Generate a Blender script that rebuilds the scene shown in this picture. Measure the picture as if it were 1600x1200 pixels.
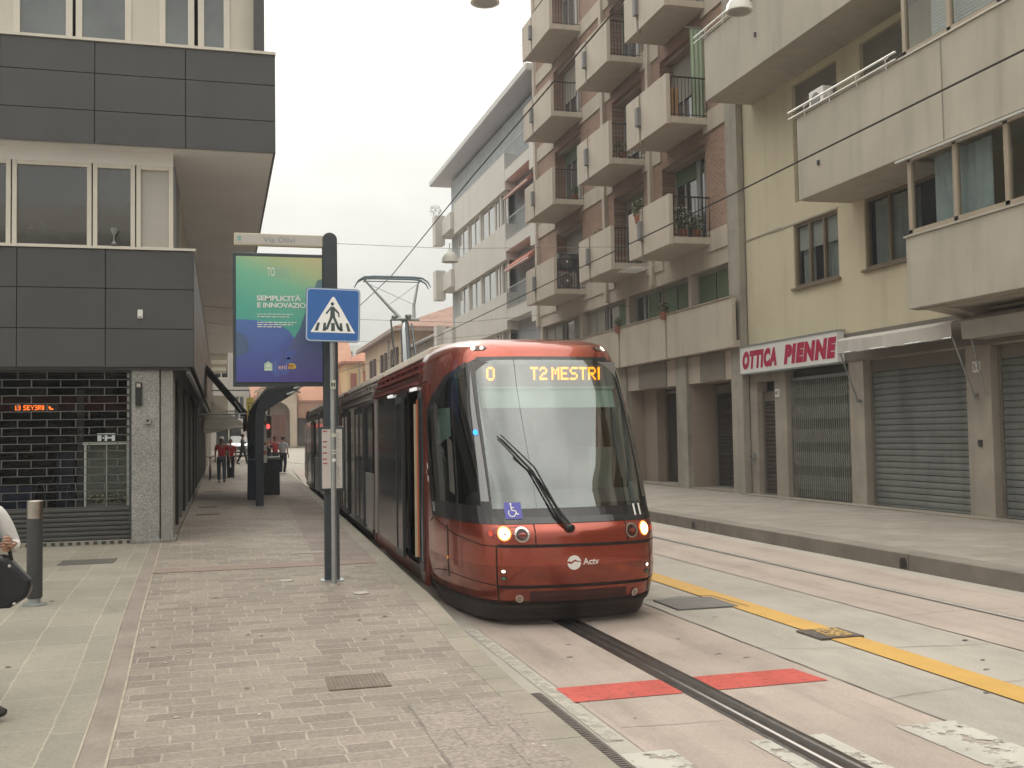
import bpy, bmesh, math, random
from mathutils import Vector, Matrix
random.seed(7)
for o in list(bpy.data.objects): bpy.data.objects.remove(o)
SC = bpy.context.scene
COL = SC.collection
rad = math.radians

# ------------------------------------------------------------ camera
cam = bpy.data.cameras.new('camera')
cam.sensor_width = 36; cam.lens = 36*1650/1600; cam.clip_start = .1; cam.clip_end = 3000
co = bpy.data.objects.new('camera', cam); COL.objects.link(co)
R = Matrix(((0.9641213, 0.00311699, -0.26544379), (-0.26495013, -0.05077238, -0.9629245), (-0.01647864, 0.99870539, -0.04812489)))
co.matrix_world = Matrix.Translation((0, 0, 1.85)) @ R.to_4x4()
SC.camera = co
SC.render.resolution_x = 1024; SC.render.resolution_y = 768
SC.view_settings.view_transform = 'Standard'; SC.view_settings.look = 'None'
SC.view_settings.exposure = 0.27; SC.view_settings.gamma = 1.0
# ------------------------------------------------------------ world: overcast daylight
SUN_EL, SUN_AZ = 38.0, -4.0          # elevation, azimuth measured from +Y towards +X
W = bpy.data.worlds.new('World'); SC.world = W; W.use_nodes = True
nt = W.node_tree; nt.nodes.clear()
def N(t, **k):
    n = nt.nodes.new(t)
    for a, b in k.items(): setattr(n, a, b)
    return n
out = N('ShaderNodeOutputWorld'); bg = N('ShaderNodeBackground'); bg.inputs[1].default_value = .1
sky = N('ShaderNodeTexSky', sky_type='NISHITA'); sky.sun_disc = False
sky.sun_elevation = rad(SUN_EL); sky.sun_rotation = rad(SUN_AZ)
tc = N('ShaderNodeTexCoord'); sep = N('ShaderNodeSeparateXYZ'); nt.links.new(tc.outputs['Generated'], sep.inputs[0])
def math_(op, a, b=None, c=None):
    n = N('ShaderNodeMath', operation=op)
    for i, v in enumerate((a, b, c)):
        if v is None: continue
        if isinstance(v, (int, float)): n.inputs[i].default_value = v
        else: nt.links.new(v, n.inputs[i])
    return n.outputs[0]
zc = math_('MAXIMUM', sep.outputs[2], 0.0)
grad = math_('MULTIPLY_ADD', math_('POWER', zc, 1.8), 21.0, 4.9)                       # overcast dome: about three times brighter overhead
noi = N('ShaderNodeTexNoise'); noi.inputs['Scale'].default_value = 2.2; noi.inputs['Detail'].default_value = 5; noi.inputs['Roughness'].default_value = .5
mp = N('ShaderNodeMapping'); mp.inputs['Scale'].default_value = (1, 1, 2.6); nt.links.new(tc.outputs['Generated'], mp.inputs[0]); nt.links.new(mp.outputs[0], noi.inputs['Vector'])
cl = math_('MULTIPLY_ADD', noi.outputs[0], 1.5, .25)
sd = Vector((math.sin(rad(SUN_AZ))*math.cos(rad(SUN_EL)), math.cos(rad(SUN_AZ))*math.cos(rad(SUN_EL)), math.sin(rad(SUN_EL))))
dt = N('ShaderNodeVectorMath', operation='DOT_PRODUCT'); nt.links.new(tc.outputs['Generated'], dt.inputs[0]); dt.inputs[1].default_value = sd
glow = math_('MULTIPLY', math_('POWER', math_('MAXIMUM', dt.outputs['Value'], 0.0), 8.0), 4.6)
lum = math_('ADD', math_('MULTIPLY', grad, cl), glow)
cc = N('ShaderNodeCombineColor')
nt.links.new(math_('MULTIPLY', lum, 1.0), cc.inputs[0]); nt.links.new(math_('MULTIPLY', lum, .975), cc.inputs[1]); nt.links.new(math_('MULTIPLY', lum, .89), cc.inputs[2])
mx = N('ShaderNodeMixRGB'); mx.inputs[0].default_value = .93
nt.links.new(sky.outputs[0], mx.inputs[1]); nt.links.new(cc.outputs[0], mx.inputs[2])
nt.links.new(mx.outputs[0], bg.inputs[0]); nt.links.new(bg.outputs[0], out.inputs[0])
sl = bpy.data.lights.new('sun', 'SUN'); sl.energy = 1.1; sl.angle = rad(18); sl.color = (1, .95, .86)
so = bpy.data.objects.new('sun', sl); COL.objects.link(so)
so.rotation_euler = (-sd).to_track_quat('-Z', 'Y').to_euler()

# ------------------------------------------------------------ materials
MATS = {}
def M(name, col, rough=.65, metal=0, var=.12, vs=2.0, bump=0, bs=60, spec=.5, emit=None, est=1, coat=0, streak=0, spots=0, alpha=None):
    if name in MATS: return MATS[name]
    m = bpy.data.materials.new(name); m.use_nodes = True; MATS[name] = m
    t = m.node_tree; b = t.nodes['Principled BSDF']; L = t.links
    b.inputs['Roughness'].default_value = rough; b.inputs['Metallic'].default_value = metal
    b.inputs['Specular IOR Level'].default_value = spec
    if coat: b.inputs['Coat Weight'].default_value = coat; b.inputs['Coat Roughness'].default_value = .06
    tcn = t.nodes.new('ShaderNodeTexCoord')
    c = tuple(col)+(1,)
    last = None
    if var:
        n = t.nodes.new('ShaderNodeTexNoise'); n.inputs['Scale'].default_value = vs; n.inputs['Detail'].default_value = 6; n.inputs['Roughness'].default_value = .62
        L.new(tcn.outputs['Object'], n.inputs['Vector'])
        r = t.nodes.new('ShaderNodeMapRange'); r.inputs[1].default_value = .28; r.inputs[2].default_value = .72
        r.inputs[3].default_value = 1-var; r.inputs[4].default_value = 1+var; L.new(n.outputs[0], r.inputs[0])
        v = t.nodes.new('ShaderNodeVectorMath'); v.operation = 'SCALE'; v.inputs[0].default_value = col; L.new(r.outputs[0], v.inputs['Scale'])
        last = v.outputs[0]
        if streak:
            mpn = t.nodes.new('ShaderNodeMapping'); mpn.inputs['Scale'].default_value = (1.1, 1.1, .13); L.new(tcn.outputs['Object'], mpn.inputs[0])
            n2 = t.nodes.new('ShaderNodeTexNoise'); n2.inputs['Scale'].default_value = 2.5; n2.inputs['Detail'].default_value = 5; L.new(mpn.outputs[0], n2.inputs['Vector'])
            r2 = t.nodes.new('ShaderNodeMapRange'); r2.inputs[1].default_value = .5; r2.inputs[2].default_value = .8; r2.inputs[3].default_value = 1; r2.inputs[4].default_value = 1-streak; L.new(n2.outputs[0], r2.inputs[0])
            v2 = t.nodes.new('ShaderNodeVectorMath'); v2.operation = 'SCALE'; L.new(last, v2.inputs[0]); L.new(r2.outputs[0], v2.inputs['Scale']); last = v2.outputs[0]
        if spots:
            n3 = t.nodes.new('ShaderNodeTexNoise'); n3.inputs['Scale'].default_value = 55; n3.inputs['Detail'].default_value = 3; L.new(tcn.outputs['Object'], n3.inputs['Vector'])
            r3 = t.nodes.new('ShaderNodeMapRange'); r3.inputs[1].default_value = .38; r3.inputs[2].default_value = .62; r3.inputs[3].default_value = 1-spots; r3.inputs[4].default_value = 1+spots; L.new(n3.outputs[0], r3.inputs[0])
            v3 = t.nodes.new('ShaderNodeVectorMath'); v3.operation = 'SCALE'; L.new(last, v3.inputs[0]); L.new(r3.outputs[0], v3.inputs['Scale']); last = v3.outputs[0]
        L.new(last, b.inputs['Base Color'])
        r4 = t.nodes.new('ShaderNodeMapRange'); rv = min(.08, var*.4); r4.inputs[3].default_value = max(0, rough-rv); r4.inputs[4].default_value = min(1, rough+rv); L.new(n.outputs[0], r4.inputs[0]); L.new(r4.outputs[0], b.inputs['Roughness'])
    else: b.inputs['Base Color'].default_value = c
    if bump:
        nb = t.nodes.new('ShaderNodeTexNoise'); nb.inputs['Scale'].default_value = bs; nb.inputs['Detail'].default_value = 4; L.new(tcn.outputs['Object'], nb.inputs['Vector'])
        bp = t.nodes.new('ShaderNodeBump'); bp.inputs['Strength'].default_value = bump; bp.inputs['Distance'].default_value = .01; L.new(nb.outputs[0], bp.inputs['Height']); L.new(bp.outputs[0], b.inputs['Normal'])
    if emit: b.inputs['Emission Color'].default_value = tuple(emit)+(1,); b.inputs['Emission Strength'].default_value = est
    return m
def BR(name, axes, bw, bh, mort, c1, c2, cm, rough=.8, bump=.4, big=.12, rot=0, distort=.0, offs=.5, speck=0, msm=.1):
    """bricks / slabs laid in the plane given by axes"""
    m = bpy.data.materials.new(name); m.use_nodes = True; MATS[name] = m
    t = m.node_tree; b = t.nodes['Principled BSDF']; L = t.links
    tcn = t.nodes.new('ShaderNodeTexCoord'); s = t.nodes.new('ShaderNodeSeparateXYZ'); L.new(tcn.outputs['Object'], s.inputs[0])
    cb = t.nodes.new('ShaderNodeCombineXYZ')
    for i, a in enumerate(axes): L.new(s.outputs['xyz'.index(a)], cb.inputs[i])
    src = cb.outputs[0]
    if rot:
        mpn = t.nodes.new('ShaderNodeMapping'); mpn.inputs['Rotation'].default_value = (0, 0, rad(rot)); L.new(src, mpn.inputs[0]); src = mpn.outputs[0]
    if distort:
        nd = t.nodes.new('ShaderNodeTexNoise'); nd.inputs['Scale'].default_value = 2.6; nd.inputs['Detail'].default_value = 3; L.new(tcn.outputs['Object'], nd.inputs['Vector'])
        sb = t.nodes.new('ShaderNodeVectorMath'); sb.operation = 'SUBTRACT'; L.new(nd.outputs['Color'], sb.inputs[0]); sb.inputs[1].default_value = (.5, .5, .5)
        sc = t.nodes.new('ShaderNodeVectorMath'); sc.operation = 'SCALE'; L.new(sb.outputs[0], sc.inputs[0]); sc.inputs['Scale'].default_value = distort
        ad = t.nodes.new('ShaderNodeVectorMath'); L.new(src, ad.inputs[0]); L.new(sc.outputs[0], ad.inputs[1]); src = ad.outputs[0]
    k = t.nodes.new('ShaderNodeTexBrick'); L.new(src, k.inputs['Vector'])
    k.inputs['Scale'].default_value = 1; k.inputs['Brick Width'].default_value = bw; k.inputs['Row Height'].default_value = bh
    k.inputs['Mortar Size'].default_value = mort; k.inputs['Mortar Smooth'].default_value = msm; k.inputs['Bias'].default_value = -.1
    k.offset = offs; k.offset_frequency = 2; k.squash = .85; k.squash_frequency = 3
    for i, c in zip((1, 2, 3), (c1, c2, cm)): k.inputs[i].default_value = tuple(c)+(1,)
    n = t.nodes.new('ShaderNodeTexNoise'); n.inputs['Scale'].default_value = .9; n.inputs['Detail'].default_value = 8; n.inputs['Roughness'].default_value = .65; L.new(tcn.outputs['Object'], n.inputs['Vector'])
    r = t.nodes.new('ShaderNodeMapRange'); r.inputs[1].default_value = .3; r.inputs[2].default_value = .7; r.inputs[3].default_value = 1-big; r.inputs[4].default_value = 1+big; L.new(n.outputs[0], r.inputs[0])
    v = t.nodes.new('ShaderNodeVectorMath'); v.operation = 'SCALE'; L.new(k.outputs[0], v.inputs[0]); L.new(r.outputs[0], v.inputs['Scale']); last = v.outputs[0]
    if speck:
        n3 = t.nodes.new('ShaderNodeTexNoise'); n3.inputs['Scale'].default_value = 38; n3.inputs['Detail'].default_value = 4; L.new(tcn.outputs['Object'], n3.inputs['Vector'])
        r3 = t.nodes.new('ShaderNodeMapRange'); r3.inputs[1].default_value = .35; r3.inputs[2].default_value = .65; r3.inputs[3].default_value = 1-speck; r3.inputs[4].default_value = 1+speck; L.new(n3.outputs[0], r3.inputs[0])
        v3 = t.nodes.new('ShaderNodeVectorMath'); v3.operation = 'SCALE'; L.new(last, v3.inputs[0]); L.new(r3.outputs[0], v3.inputs['Scale']); last = v3.outputs[0]
    L.new(last, b.inputs['Base Color']); b.inputs['Roughness'].default_value = rough
    bp = t.nodes.new('ShaderNodeBump'); bp.inputs['Strength'].default_value = bump; bp.inputs['Distance'].default_value = .008; bp.invert = True
    ns = t.nodes.new('ShaderNodeTexNoise'); ns.inputs['Scale'].default_value = 45; ns.inputs['Detail'].default_value = 3; L.new(tcn.outputs['Object'], ns.inputs['Vector'])
    mm = t.nodes.new('ShaderNodeMath'); mm.operation = 'MULTIPLY_ADD'; L.new(ns.outputs[0], mm.inputs[0]); mm.inputs[1].default_value = .35; L.new(k.outputs['Fac'], mm.inputs[2])
    L.new(mm.outputs[0], bp.inputs['Height']); L.new(bp.outputs[0], b.inputs['Normal'])
    return m
def GLASS(name, tint=(.8, .85, .85), refl=.12, rough=.02, gcol=(1, 1, 1)):
    m = bpy.data.materials.new(name); m.use_nodes = True; t = m.node_tree; t.nodes.clear(); L = t.links
    o = t.nodes.new('ShaderNodeOutputMaterial'); a = t.nodes.new('ShaderNodeBsdfTransparent'); g = t.nodes.new('ShaderNodeBsdfGlossy')
    a.inputs[0].default_value = tuple(tint)+(1,); g.inputs[0].default_value = tuple(gcol)+(1,); g.inputs['Roughness'].default_value = rough
    ge = t.nodes.new('ShaderNodeNewGeometry'); dp = t.nodes.new('ShaderNodeVectorMath'); dp.operation = 'DOT_PRODUCT'; L.new(ge.outputs['Normal'], dp.inputs[0]); L.new(ge.outputs['Incoming'], dp.inputs[1])
    ab = t.nodes.new('ShaderNodeMath'); ab.operation = 'ABSOLUTE'; L.new(dp.outputs['Value'], ab.inputs[0])
    om = t.nodes.new('ShaderNodeMath'); om.operation = 'SUBTRACT'; om.use_clamp = True; om.inputs[0].default_value = 1; L.new(ab.outputs[0], om.inputs[1])
    f = t.nodes.new('ShaderNodeMath'); f.operation = 'POWER'; L.new(om.outputs[0], f.inputs[0]); f.inputs[1].default_value = 4.5
    mm = t.nodes.new('ShaderNodeMath'); mm.operation = 'ADD'; mm.use_clamp = True; L.new(f.outputs[0], mm.inputs[0]); mm.inputs[1].default_value = refl+.04
    mix = t.nodes.new('ShaderNodeMixShader'); L.new(mm.outputs[0], mix.inputs[0]); L.new(a.outputs[0], mix.inputs[1]); L.new(g.outputs[0], mix.inputs[2]); L.new(mix.outputs[0], o.inputs[0])
    MATS[name] = m; return m
def WORN(name, col, thr=.5, scale=14, rough=.7, soft=.06):
    """road paint worn through to the concrete"""
    m = bpy.data.materials.new(name); m.use_nodes = True; t = m.node_tree; b = t.nodes['Principled BSDF']; L = t.links
    tcn = t.nodes.new('ShaderNodeTexCoord'); n = t.nodes.new('ShaderNodeTexNoise'); n.inputs['Scale'].default_value = scale; n.inputs['Detail'].default_value = 9; n.inputs['Roughness'].default_value = .75; L.new(tcn.outputs['Object'], n.inputs['Vector'])
    r = t.nodes.new('ShaderNodeMapRange'); r.inputs[1].default_value = thr-soft; r.inputs[2].default_value = thr+soft; L.new(n.outputs[0], r.inputs[0])
    L.new(r.outputs[0], b.inputs['Alpha'])
    n2 = t.nodes.new('ShaderNodeTexNoise'); n2.inputs['Scale'].default_value = 3; n2.inputs['Detail'].default_value = 6; L.new(tcn.outputs['Object'], n2.inputs['Vector'])
    r2 = t.nodes.new('ShaderNodeMapRange'); r2.inputs[3].default_value = .78; r2.inputs[4].default_value = 1.12; L.new(n2.outputs[0], r2.inputs[0])
    v = t.nodes.new('ShaderNodeVectorMath'); v.operation = 'SCALE'; v.inputs[0].default_value = col; L.new(r2.outputs[0], v.inputs['Scale']); L.new(v.outputs[0], b.inputs['Base Color'])
    b.inputs['Roughness'].default_value = rough; MATS[name] = m; return m

# ------------------------------------------------------------ mesh helpers
WP = {}
class MB:
    def __init__(s): s.v = []; s.f = []; s.ch = []
    def add(s, vs, fs):
        s.ch.append((len(s.v), len(s.f))); b = len(s.v); s.v += [tuple(p) for p in vs]; s.f += [tuple(b+i for i in f) for f in fs]; return s
    def box(s, x0, x1, y0, y1, z0, z1):
        return s.add([(x0,y0,z0),(x1,y0,z0),(x1,y1,z0),(x0,y1,z0),(x0,y0,z1),(x1,y0,z1),(x1,y1,z1),(x0,y1,z1)],
                     [(0,3,2,1),(4,5,6,7),(0,1,5,4),(1,2,6,5),(2,3,7,6),(3,0,4,7)])
    def quad(s, *p): return s.add(p, [tuple(range(len(p)))])
    def prism(s, pts, axis, a, b):
        n = len(pts)
        def P(u, v, w): return {'x': (w, u, v), 'y': (u, w, v), 'z': (u, v, w)}[axis]
        vs = [P(u, v, a) for u, v in pts]+[P(u, v, b) for u, v in pts]
        return s.add(vs, [tuple(range(n))[::-1], tuple(range(n, 2*n))]+[(i, (i+1) % n, n+(i+1) % n, n+i) for i in range(n)])
    def tube(s, pts, r, n=8, flat=1.0):
        pts = [Vector(p) for p in pts]; k = len(pts)
        rs = r if isinstance(r, (list, tuple)) else [r]*k
        vs = []; up = Vector((0, 0, 1))
        for i, p in enumerate(pts):
            d = (pts[min(i+1, k-1)]-pts[max(i-1, 0)]).normalized()
            a = d.cross(up)
            if a.length < .05: a = d.cross(Vector((1, 0, 0)))
            a.normalize(); b = a.cross(d).normalized()
            for j in range(n):
                t = 2*math.pi*j/n; vs.append(p+a*rs[i]*math.cos(t)+b*rs[i]*flat*math.sin(t))
        fs = [(i*n+j, i*n+(j+1) % n, (i+1)*n+(j+1) % n, (i+1)*n+j) for i in range(k-1) for j in range(n)]
        fs += [tuple(range(n))[::-1], tuple(range((k-1)*n, k*n))]
        return s.add(vs, fs)
    def lathe(s, prof, cx, cy, n=20, ax='z', c3=0):
        vs = []
        for r, h in prof:
            for j in range(n):
                t = 2*math.pi*j/n; a, b = r*math.cos(t), r*math.sin(t)
                vs.append({'z': (cx+a, cy+b, h), 'y': (cx+a, h, cy+b), 'x': (h, cx+a, cy+b)}[ax])
        k = len(prof)
        fs = [(i*n+j, i*n+(j+1) % n, (i+1)*n+(j+1) % n, (i+1)*n+j) for i in range(k-1) for j in range(n)]
        fs += [tuple(range(n))[::-1], tuple(range((k-1)*n, k*n))]
        return s.add(vs, fs)
    def ell(s, c, r, n=12, m=8):
        vs = []; c = Vector(c)
        for i in range(m+1):
            ph = math.pi*i/m
            for j in range(n):
                t = 2*math.pi*j/n; vs.append((c.x+r[0]*math.sin(ph)*math.cos(t), c.y+r[1]*math.sin(ph)*math.sin(t), c.z+r[2]*math.cos(ph)))
        return s.add(vs, [(i*n+j, i*n+(j+1) % n, (i+1)*n+(j+1) % n, (i+1)*n+j) for i in range(m) for j in range(n)])
    def build_each(s, name, mat, parent=None, **k):
        """every added piece becomes an object of its own"""
        ends = s.ch[1:]+[(len(s.v), len(s.f))]
        for (a, c), (b, d) in zip(s.ch, ends):
            q = MB(); q.v = s.v[a:b]; q.f = [tuple(i-a for i in f) for f in s.f[c:d]]; q.build(name, mat, parent, **k)
    def build(s, name, mat, parent=None, origin=None, smooth=False, bevel=0, label=None, xf=None, recalc=True, segs=2):
        me = bpy.data.meshes.new(name)
        vs = [xf(v) for v in s.v] if xf else s.v
        pw = WP.get(parent, Vector((0, 0, 0))) if parent else Vector((0, 0, 0))
        og = Vector(origin) if origin is not None else pw
        me.from_pydata([(v[0]-og.x, v[1]-og.y, v[2]-og.z) for v in vs], [], s.f)
        if recalc:
            bm = bmesh.new(); bm.from_mesh(me); bmesh.ops.remove_doubles(bm, verts=bm.verts, dist=1e-5)
            bmesh.ops.recalc_face_normals(bm, faces=bm.faces); bm.to_mesh(me); bm.free()
        elif smooth:
            bm = bmesh.new(); bm.from_mesh(me); bmesh.ops.remove_doubles(bm, verts=bm.verts, dist=2e-4); bm.to_mesh(me); bm.free()
        if smooth: me.polygons.foreach_set('use_smooth', [True]*len(me.polygons))
        me.materials.append(mat)
        o = bpy.data.objects.new(name, me); COL.objects.link(o)
        if parent: o.parent = parent
        o.location = og-pw; WP[o] = og
        if bevel:
            b = o.modifiers.new('bevel', 'BEVEL'); b.width = bevel; b.segments = segs; b.limit_method = 'ANGLE'; b.angle_limit = rad(40)
        if smooth:
            try: me.set_sharp_from_angle(angle=rad(38))
            except Exception: pass
        if label: o['label'] = label
        return o
def thing(name, label, cat, loc=(0, 0, 0), group=None):
    o = bpy.data.objects.new(name, None); COL.objects.link(o); o.location = loc; WP[o] = Vector(loc); o.empty_display_size = .2
    o['label'] = label; o['category'] = cat
    if group: o['group'] = group
    return o
def tag(o, label, cat, group=None):
    o['label'] = label; o['category'] = cat
    if group: o['group'] = group
    return o
def struct(o, kind='structure'): o['kind'] = kind; return o
def copy_tree(o, parent=None, off=(0, 0, 0)):
    c = o.copy(); COL.objects.link(c); c.parent = parent
    if parent is None or off != (0, 0, 0): c.location = o.location+Vector(off)
    WP[c] = WP[o]+Vector(off)
    for ch in [x for x in ALLCH(o)]:
        k = copy_tree(ch, c); k.location = ch.location
    return c
def ALLCH(o): return [x for x in COL.objects if x.parent == o]
def text2d(s, size, off=0.0, shear=0.0, align='LEFT', spacing=1.0):
    cu = bpy.data.curves.new('t', 'FONT'); cu.body = s; cu.size = size; cu.offset = off; cu.shear = shear; cu.align_x = align; cu.space_character = spacing
    cu.resolution_u = 4
    o = bpy.data.objects.new('t', cu); COL.objects.link(o)
    bpy.context.view_layer.update()
    me = bpy.data.meshes.new_from_object(o.evaluated_get(bpy.context.evaluated_depsgraph_get()))
    vs = [tuple(v.co) for v in me.vertices]; fs = [tuple(p.vertices) for p in me.polygons]
    bpy.data.objects.remove(o); bpy.data.curves.remove(cu); bpy.data.meshes.remove(me)
    return vs, fs
def text_fit(s, w, h, off=0.0, shear=0.0, spacing=1.0):
    vs, fs = text2d(s, 1.0, off, shear, spacing=spacing)
    x0 = min(v[0] for v in vs); x1 = max(v[0] for v in vs); y0 = min(v[1] for v in vs); y1 = max(v[1] for v in vs)
    return [((v[0]-x0)/(x1-x0)*w, (v[1]-y0)/(y1-y0)*h) for v in vs], fs
def facade(mb, axis, pos, u0, u1, z0, z1, ops, depth, sgn):
    """wall face at axis=pos with openings (ua,ub,za,zb); reveals go depth in direction sgn"""
    us = sorted({u0, u1}|{min(max(o[i], u0), u1) for o in ops for i in (0, 1)})
    zs = sorted({z0, z1}|{min(max(o[i], z0), z1) for o in ops for i in (2, 3)})
    P = (lambda a, u, z: (a, u, z)) if axis == 'x' else (lambda a, u, z: (u, a, z))
    for i in range(len(us)-1):
        for j in range(len(zs)-1):
            uc, zc_ = (us[i]+us[i+1])/2, (zs[j]+zs[j+1])/2
            if any(o[0] < uc < o[1] and o[2] < zc_ < o[3] for o in ops): continue
            mb.quad(P(pos, us[i], zs[j]), P(pos, us[i+1], zs[j]), P(pos, us[i+1], zs[j+1]), P(pos, us[i], zs[j+1]))
    q = pos+sgn*depth
    for a, b, c, d in ops:
        mb.quad(P(pos, a, c), P(q, a, c), P(q, a, d), P(pos, a, d)); mb.quad(P(pos, b, c), P(q, b, c), P(q, b, d), P(pos, b, d))
        mb.quad(P(pos, a, c), P(q, a, c), P(q, b, c), P(pos, b, c)); mb.quad(P(pos, a, d), P(q, a, d), P(q, b, d), P(pos, b, d))
def slats(mb, axis, pos, u0, u1, z0, z1, pitch=.11, d=.02, sgn=-1):
    """corrugated roller shutter; sgn = side it bulges to"""
    P = (lambda a, u, z: (a, u, z)) if axis == 'x' else (lambda a, u, z: (u, a, z))
    n = max(1, round((z1-z0)/pitch)); p = (z1-z0)/n
    prof = []
    for i in range(n):
        z = z0+i*p; prof += [(0, z), (sgn*d*.9, z+p*.14), (sgn*d, z+p*.5), (sgn*d*.7, z+p*.86)]
    prof.append((0, z1)); b = len(mb.v)
    for a, z in prof: mb.v += [P(pos+a, u0, z), P(pos+a, u1, z)]
    for i in range(len(prof)-1): mb.f.append((b+2*i, b+2*i+1, b+2*i+3, b+2*i+2))
def window(parent, axis, pos, u0, u1, z0, z1, nd, fm, gm, fr=.06, sgn=-1, dep=.06, name='window', blind=None, bm_=None):
    """framed window in plane axis=pos; sgn = outward direction; nd = number of lights; returns the frame"""
    f = MB()
    def bx(a, b, c, d, e=0, g=0):
        lo, hi = sorted((pos+sgn*e, pos+sgn*(dep+g)))
        f.box(lo, hi, a, b, c, d) if axis == 'x' else f.box(a, b, lo, hi, c, d)
    bx(u0, u1, z0, z0+fr); bx(u0, u1, z1-fr, z1)
    for i in range(nd+1):
        u = u0+(u1-u0-fr)*i/nd; bx(u, u+fr, z0+fr, z1-fr)
    o = f.build(name, fm, parent, bevel=0)
    p = MB(); a = pos+sgn*dep*.4
    if axis == 'x': p.quad((a, u0+.01, z0+.01), (a, u1-.01, z0+.01), (a, u1-.01, z1-.01), (a, u0+.01, z1-.01))
    else: p.quad((u0+.01, a, z0+.01), (u1-.01, a, z0+.01), (u1-.01, a, z1-.01), (u0+.01, a, z1-.01))
    p.build('pane', gm, o)
    if blind:
        b = MB(); slats(b, axis, pos-sgn*.02, u0+fr, u1-fr, z1-(z1-z0)*blind, z1-fr, .045, .01, sgn); b.build('blind', bm_, o)
    return o
def interp(x, xs, ys):
    if x <= xs[0]: return ys[0]
    for i in range(len(xs)-1):
        if x <= xs[i+1]: return ys[i]+(ys[i+1]-ys[i])*(x-xs[i])/(xs[i+1]-xs[i])
    return ys[-1]
def smooth_interp(x, xs, ys):
    n = len(xs)
    if x <= xs[0]: return ys[0]
    if x >= xs[-1]: return ys[-1]
    i = max(k for k in range(n-1) if xs[k] <= x)
    h = xs[i+1]-xs[i]; t = (x-xs[i])/h
    def sl_(k):
        if k == 0: return (ys[1]-ys[0])/(xs[1]-xs[0])
        if k == n-1: return (ys[-1]-ys[-2])/(xs[-1]-xs[-2])
        a = (ys[k]-ys[k-1])/(xs[k]-xs[k-1]); b = (ys[k+1]-ys[k])/(xs[k+1]-xs[k])
        return 0 if a*b <= 0 else 2*a*b/(a+b)
    m0, m1 = sl_(i)*h, sl_(i+1)*h
    return (2*t**3-3*t*t+1)*ys[i]+(t**3-2*t*t+t)*m0+(-2*t**3+3*t*t)*ys[i+1]+(t**3-t*t)*m1

# common materials
concrete = M('road_concrete', (.365, .335, .295), .85, var=.16, vs=.6, bump=.25, bs=90, spots=.06)
pinkbed = M('pink_concrete', (.385, .32, .28), .85, var=.17, vs=.7, bump=.25, bs=90, spots=.06)
jointm = M('joint_tar', (.12, .105, .095), .9, var=.3, vs=6)
kerbm = M('kerb_stone', (.285, .255, .21), .85, var=.2, vs=1.4, bump=.2, bs=50, spots=.06)
kerbdark = M('kerb_side_stone', (.20, .175, .15), .9, var=.25, vs=1.6, bump=.3, bs=40)
setts = BR('porphyry_setts', 'xy', .33, .185, .012, (.225, .192, .165), (.315, .268, .226), (.35, .305, .255), .8, .5, .16, rot=-1.5, distort=.06, speck=.14, msm=.6)
slabs = BR('stone_slabs', 'yx', .95, .42, .009, (.26, .24, .198), (.32, .292, .24), (.375, .338, .275), .8, .3, .14, rot=1.5, distort=.035, speck=.08, msm=.5)
slabsr = BR('far_pavement_slabs', 'xy', .5, .3, .008, (.245, .215, .185), (.30, .262, .225), (.22, .195, .17), .85, .3, .14, distort=.02, speck=.06)
tactile = BR('pocked_slabs', 'xy', .4, .4, .006, (.28, .24, .21), (.315, .27, .24), (.2, .175, .16), .9, .5, .1, offs=0, speck=.22)
darkmetal = M('dark_metal', (.045, .05, .055), .45, var=.15, vs=3)
black = M('black_plastic', (.015, .015, .016), .4, var=.2, vs=5)
rubber = M('dark_rubber', (.035, .03, .028), .55, var=.3, vs=4)
steel = M('steel', (.55, .53, .5), .28, 1, var=.1, vs=6)
white = M('white_paint', (.75, .74, .70), .5, var=.06)
whiteplain = M('white_print', (.82, .82, .80), .5, var=0)
galv = M('galvanised_steel', (.36, .38, .38), .45, .6, var=.15, vs=8)
dkglass = M('dark_glass', (.02, .024, .025), .05, var=0, spec=.8, coat=.6)
greyglass = M('grey_glass', (.10, .115, .12), .06, var=.3, vs=1.1, spec=.9, coat=1)
clear = GLASS('clear_glass', (.82, .86, .85), .10)
interior = M('dark_interior', (.035, .033, .032), .9, var=.4, vs=1.2)
ledm = M('led_amber', (.3, .1, .0), .5, var=0, emit=(1, .27, .0), est=4.2)
glow_text = M('text_orange', (.3, .06, .0), .5, var=0, emit=(1, .16, .02), est=2.4)
warmlamp = M('lamp_warm', (.9, .8, .6), .3, var=0, emit=(1, .72, .38), est=9)
palelamp = M('lamp_pale', (.9, .88, .8), .3, var=0, emit=(1, .88, .70), est=2.2)
leaf = M('leaf', (.07, .11, .035), .6, var=.4, vs=9)

# ============================================================ SETTING: ground, road, pavements
def zg(y): return 0 if y < 50 else min((y-50)*.018, 1.05)
def zp(y):
    t = min(max((y-7.2)/4.3, 0), 1); t = t*t*(3-2*t); return .06+.14*t+zg(y)
def xk(y): return interp(y, [-10, 8.6, 11.8, 21.8, 36, 60, 110], [2.05, 2.05, 2.11, 2.42, 2.80, 3.3, 4.3])
def sh(y): return max(0, y-11.5)*.028 if y < 45 else (33.5*.028+(y-45)*.028)
YS = [-12, -6, 0, 3, 5, 6, 6.6, 7.2, 7.6, 8, 8.5, 9, 9.5, 10, 10.6, 11.2, 11.8, 13, 15, 18, 21.8, 26, 31, 36, 42, 50, 60, 70, 85, 100, 125]
def strip(mb, xl, xr, zf, ys=YS):
    f = lambda g, y: g(y) if callable(g) else g
    b = len(mb.v)
    for y in ys: mb.v += [(f(xl, y), y, f(zf, y)), (f(xr, y), y, f(zf, y))]
    for i in range(len(ys)-1): mb.f.append((b+2*i, b+2*i+1, b+2*i+3, b+2*i+2))
    return mb
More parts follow.
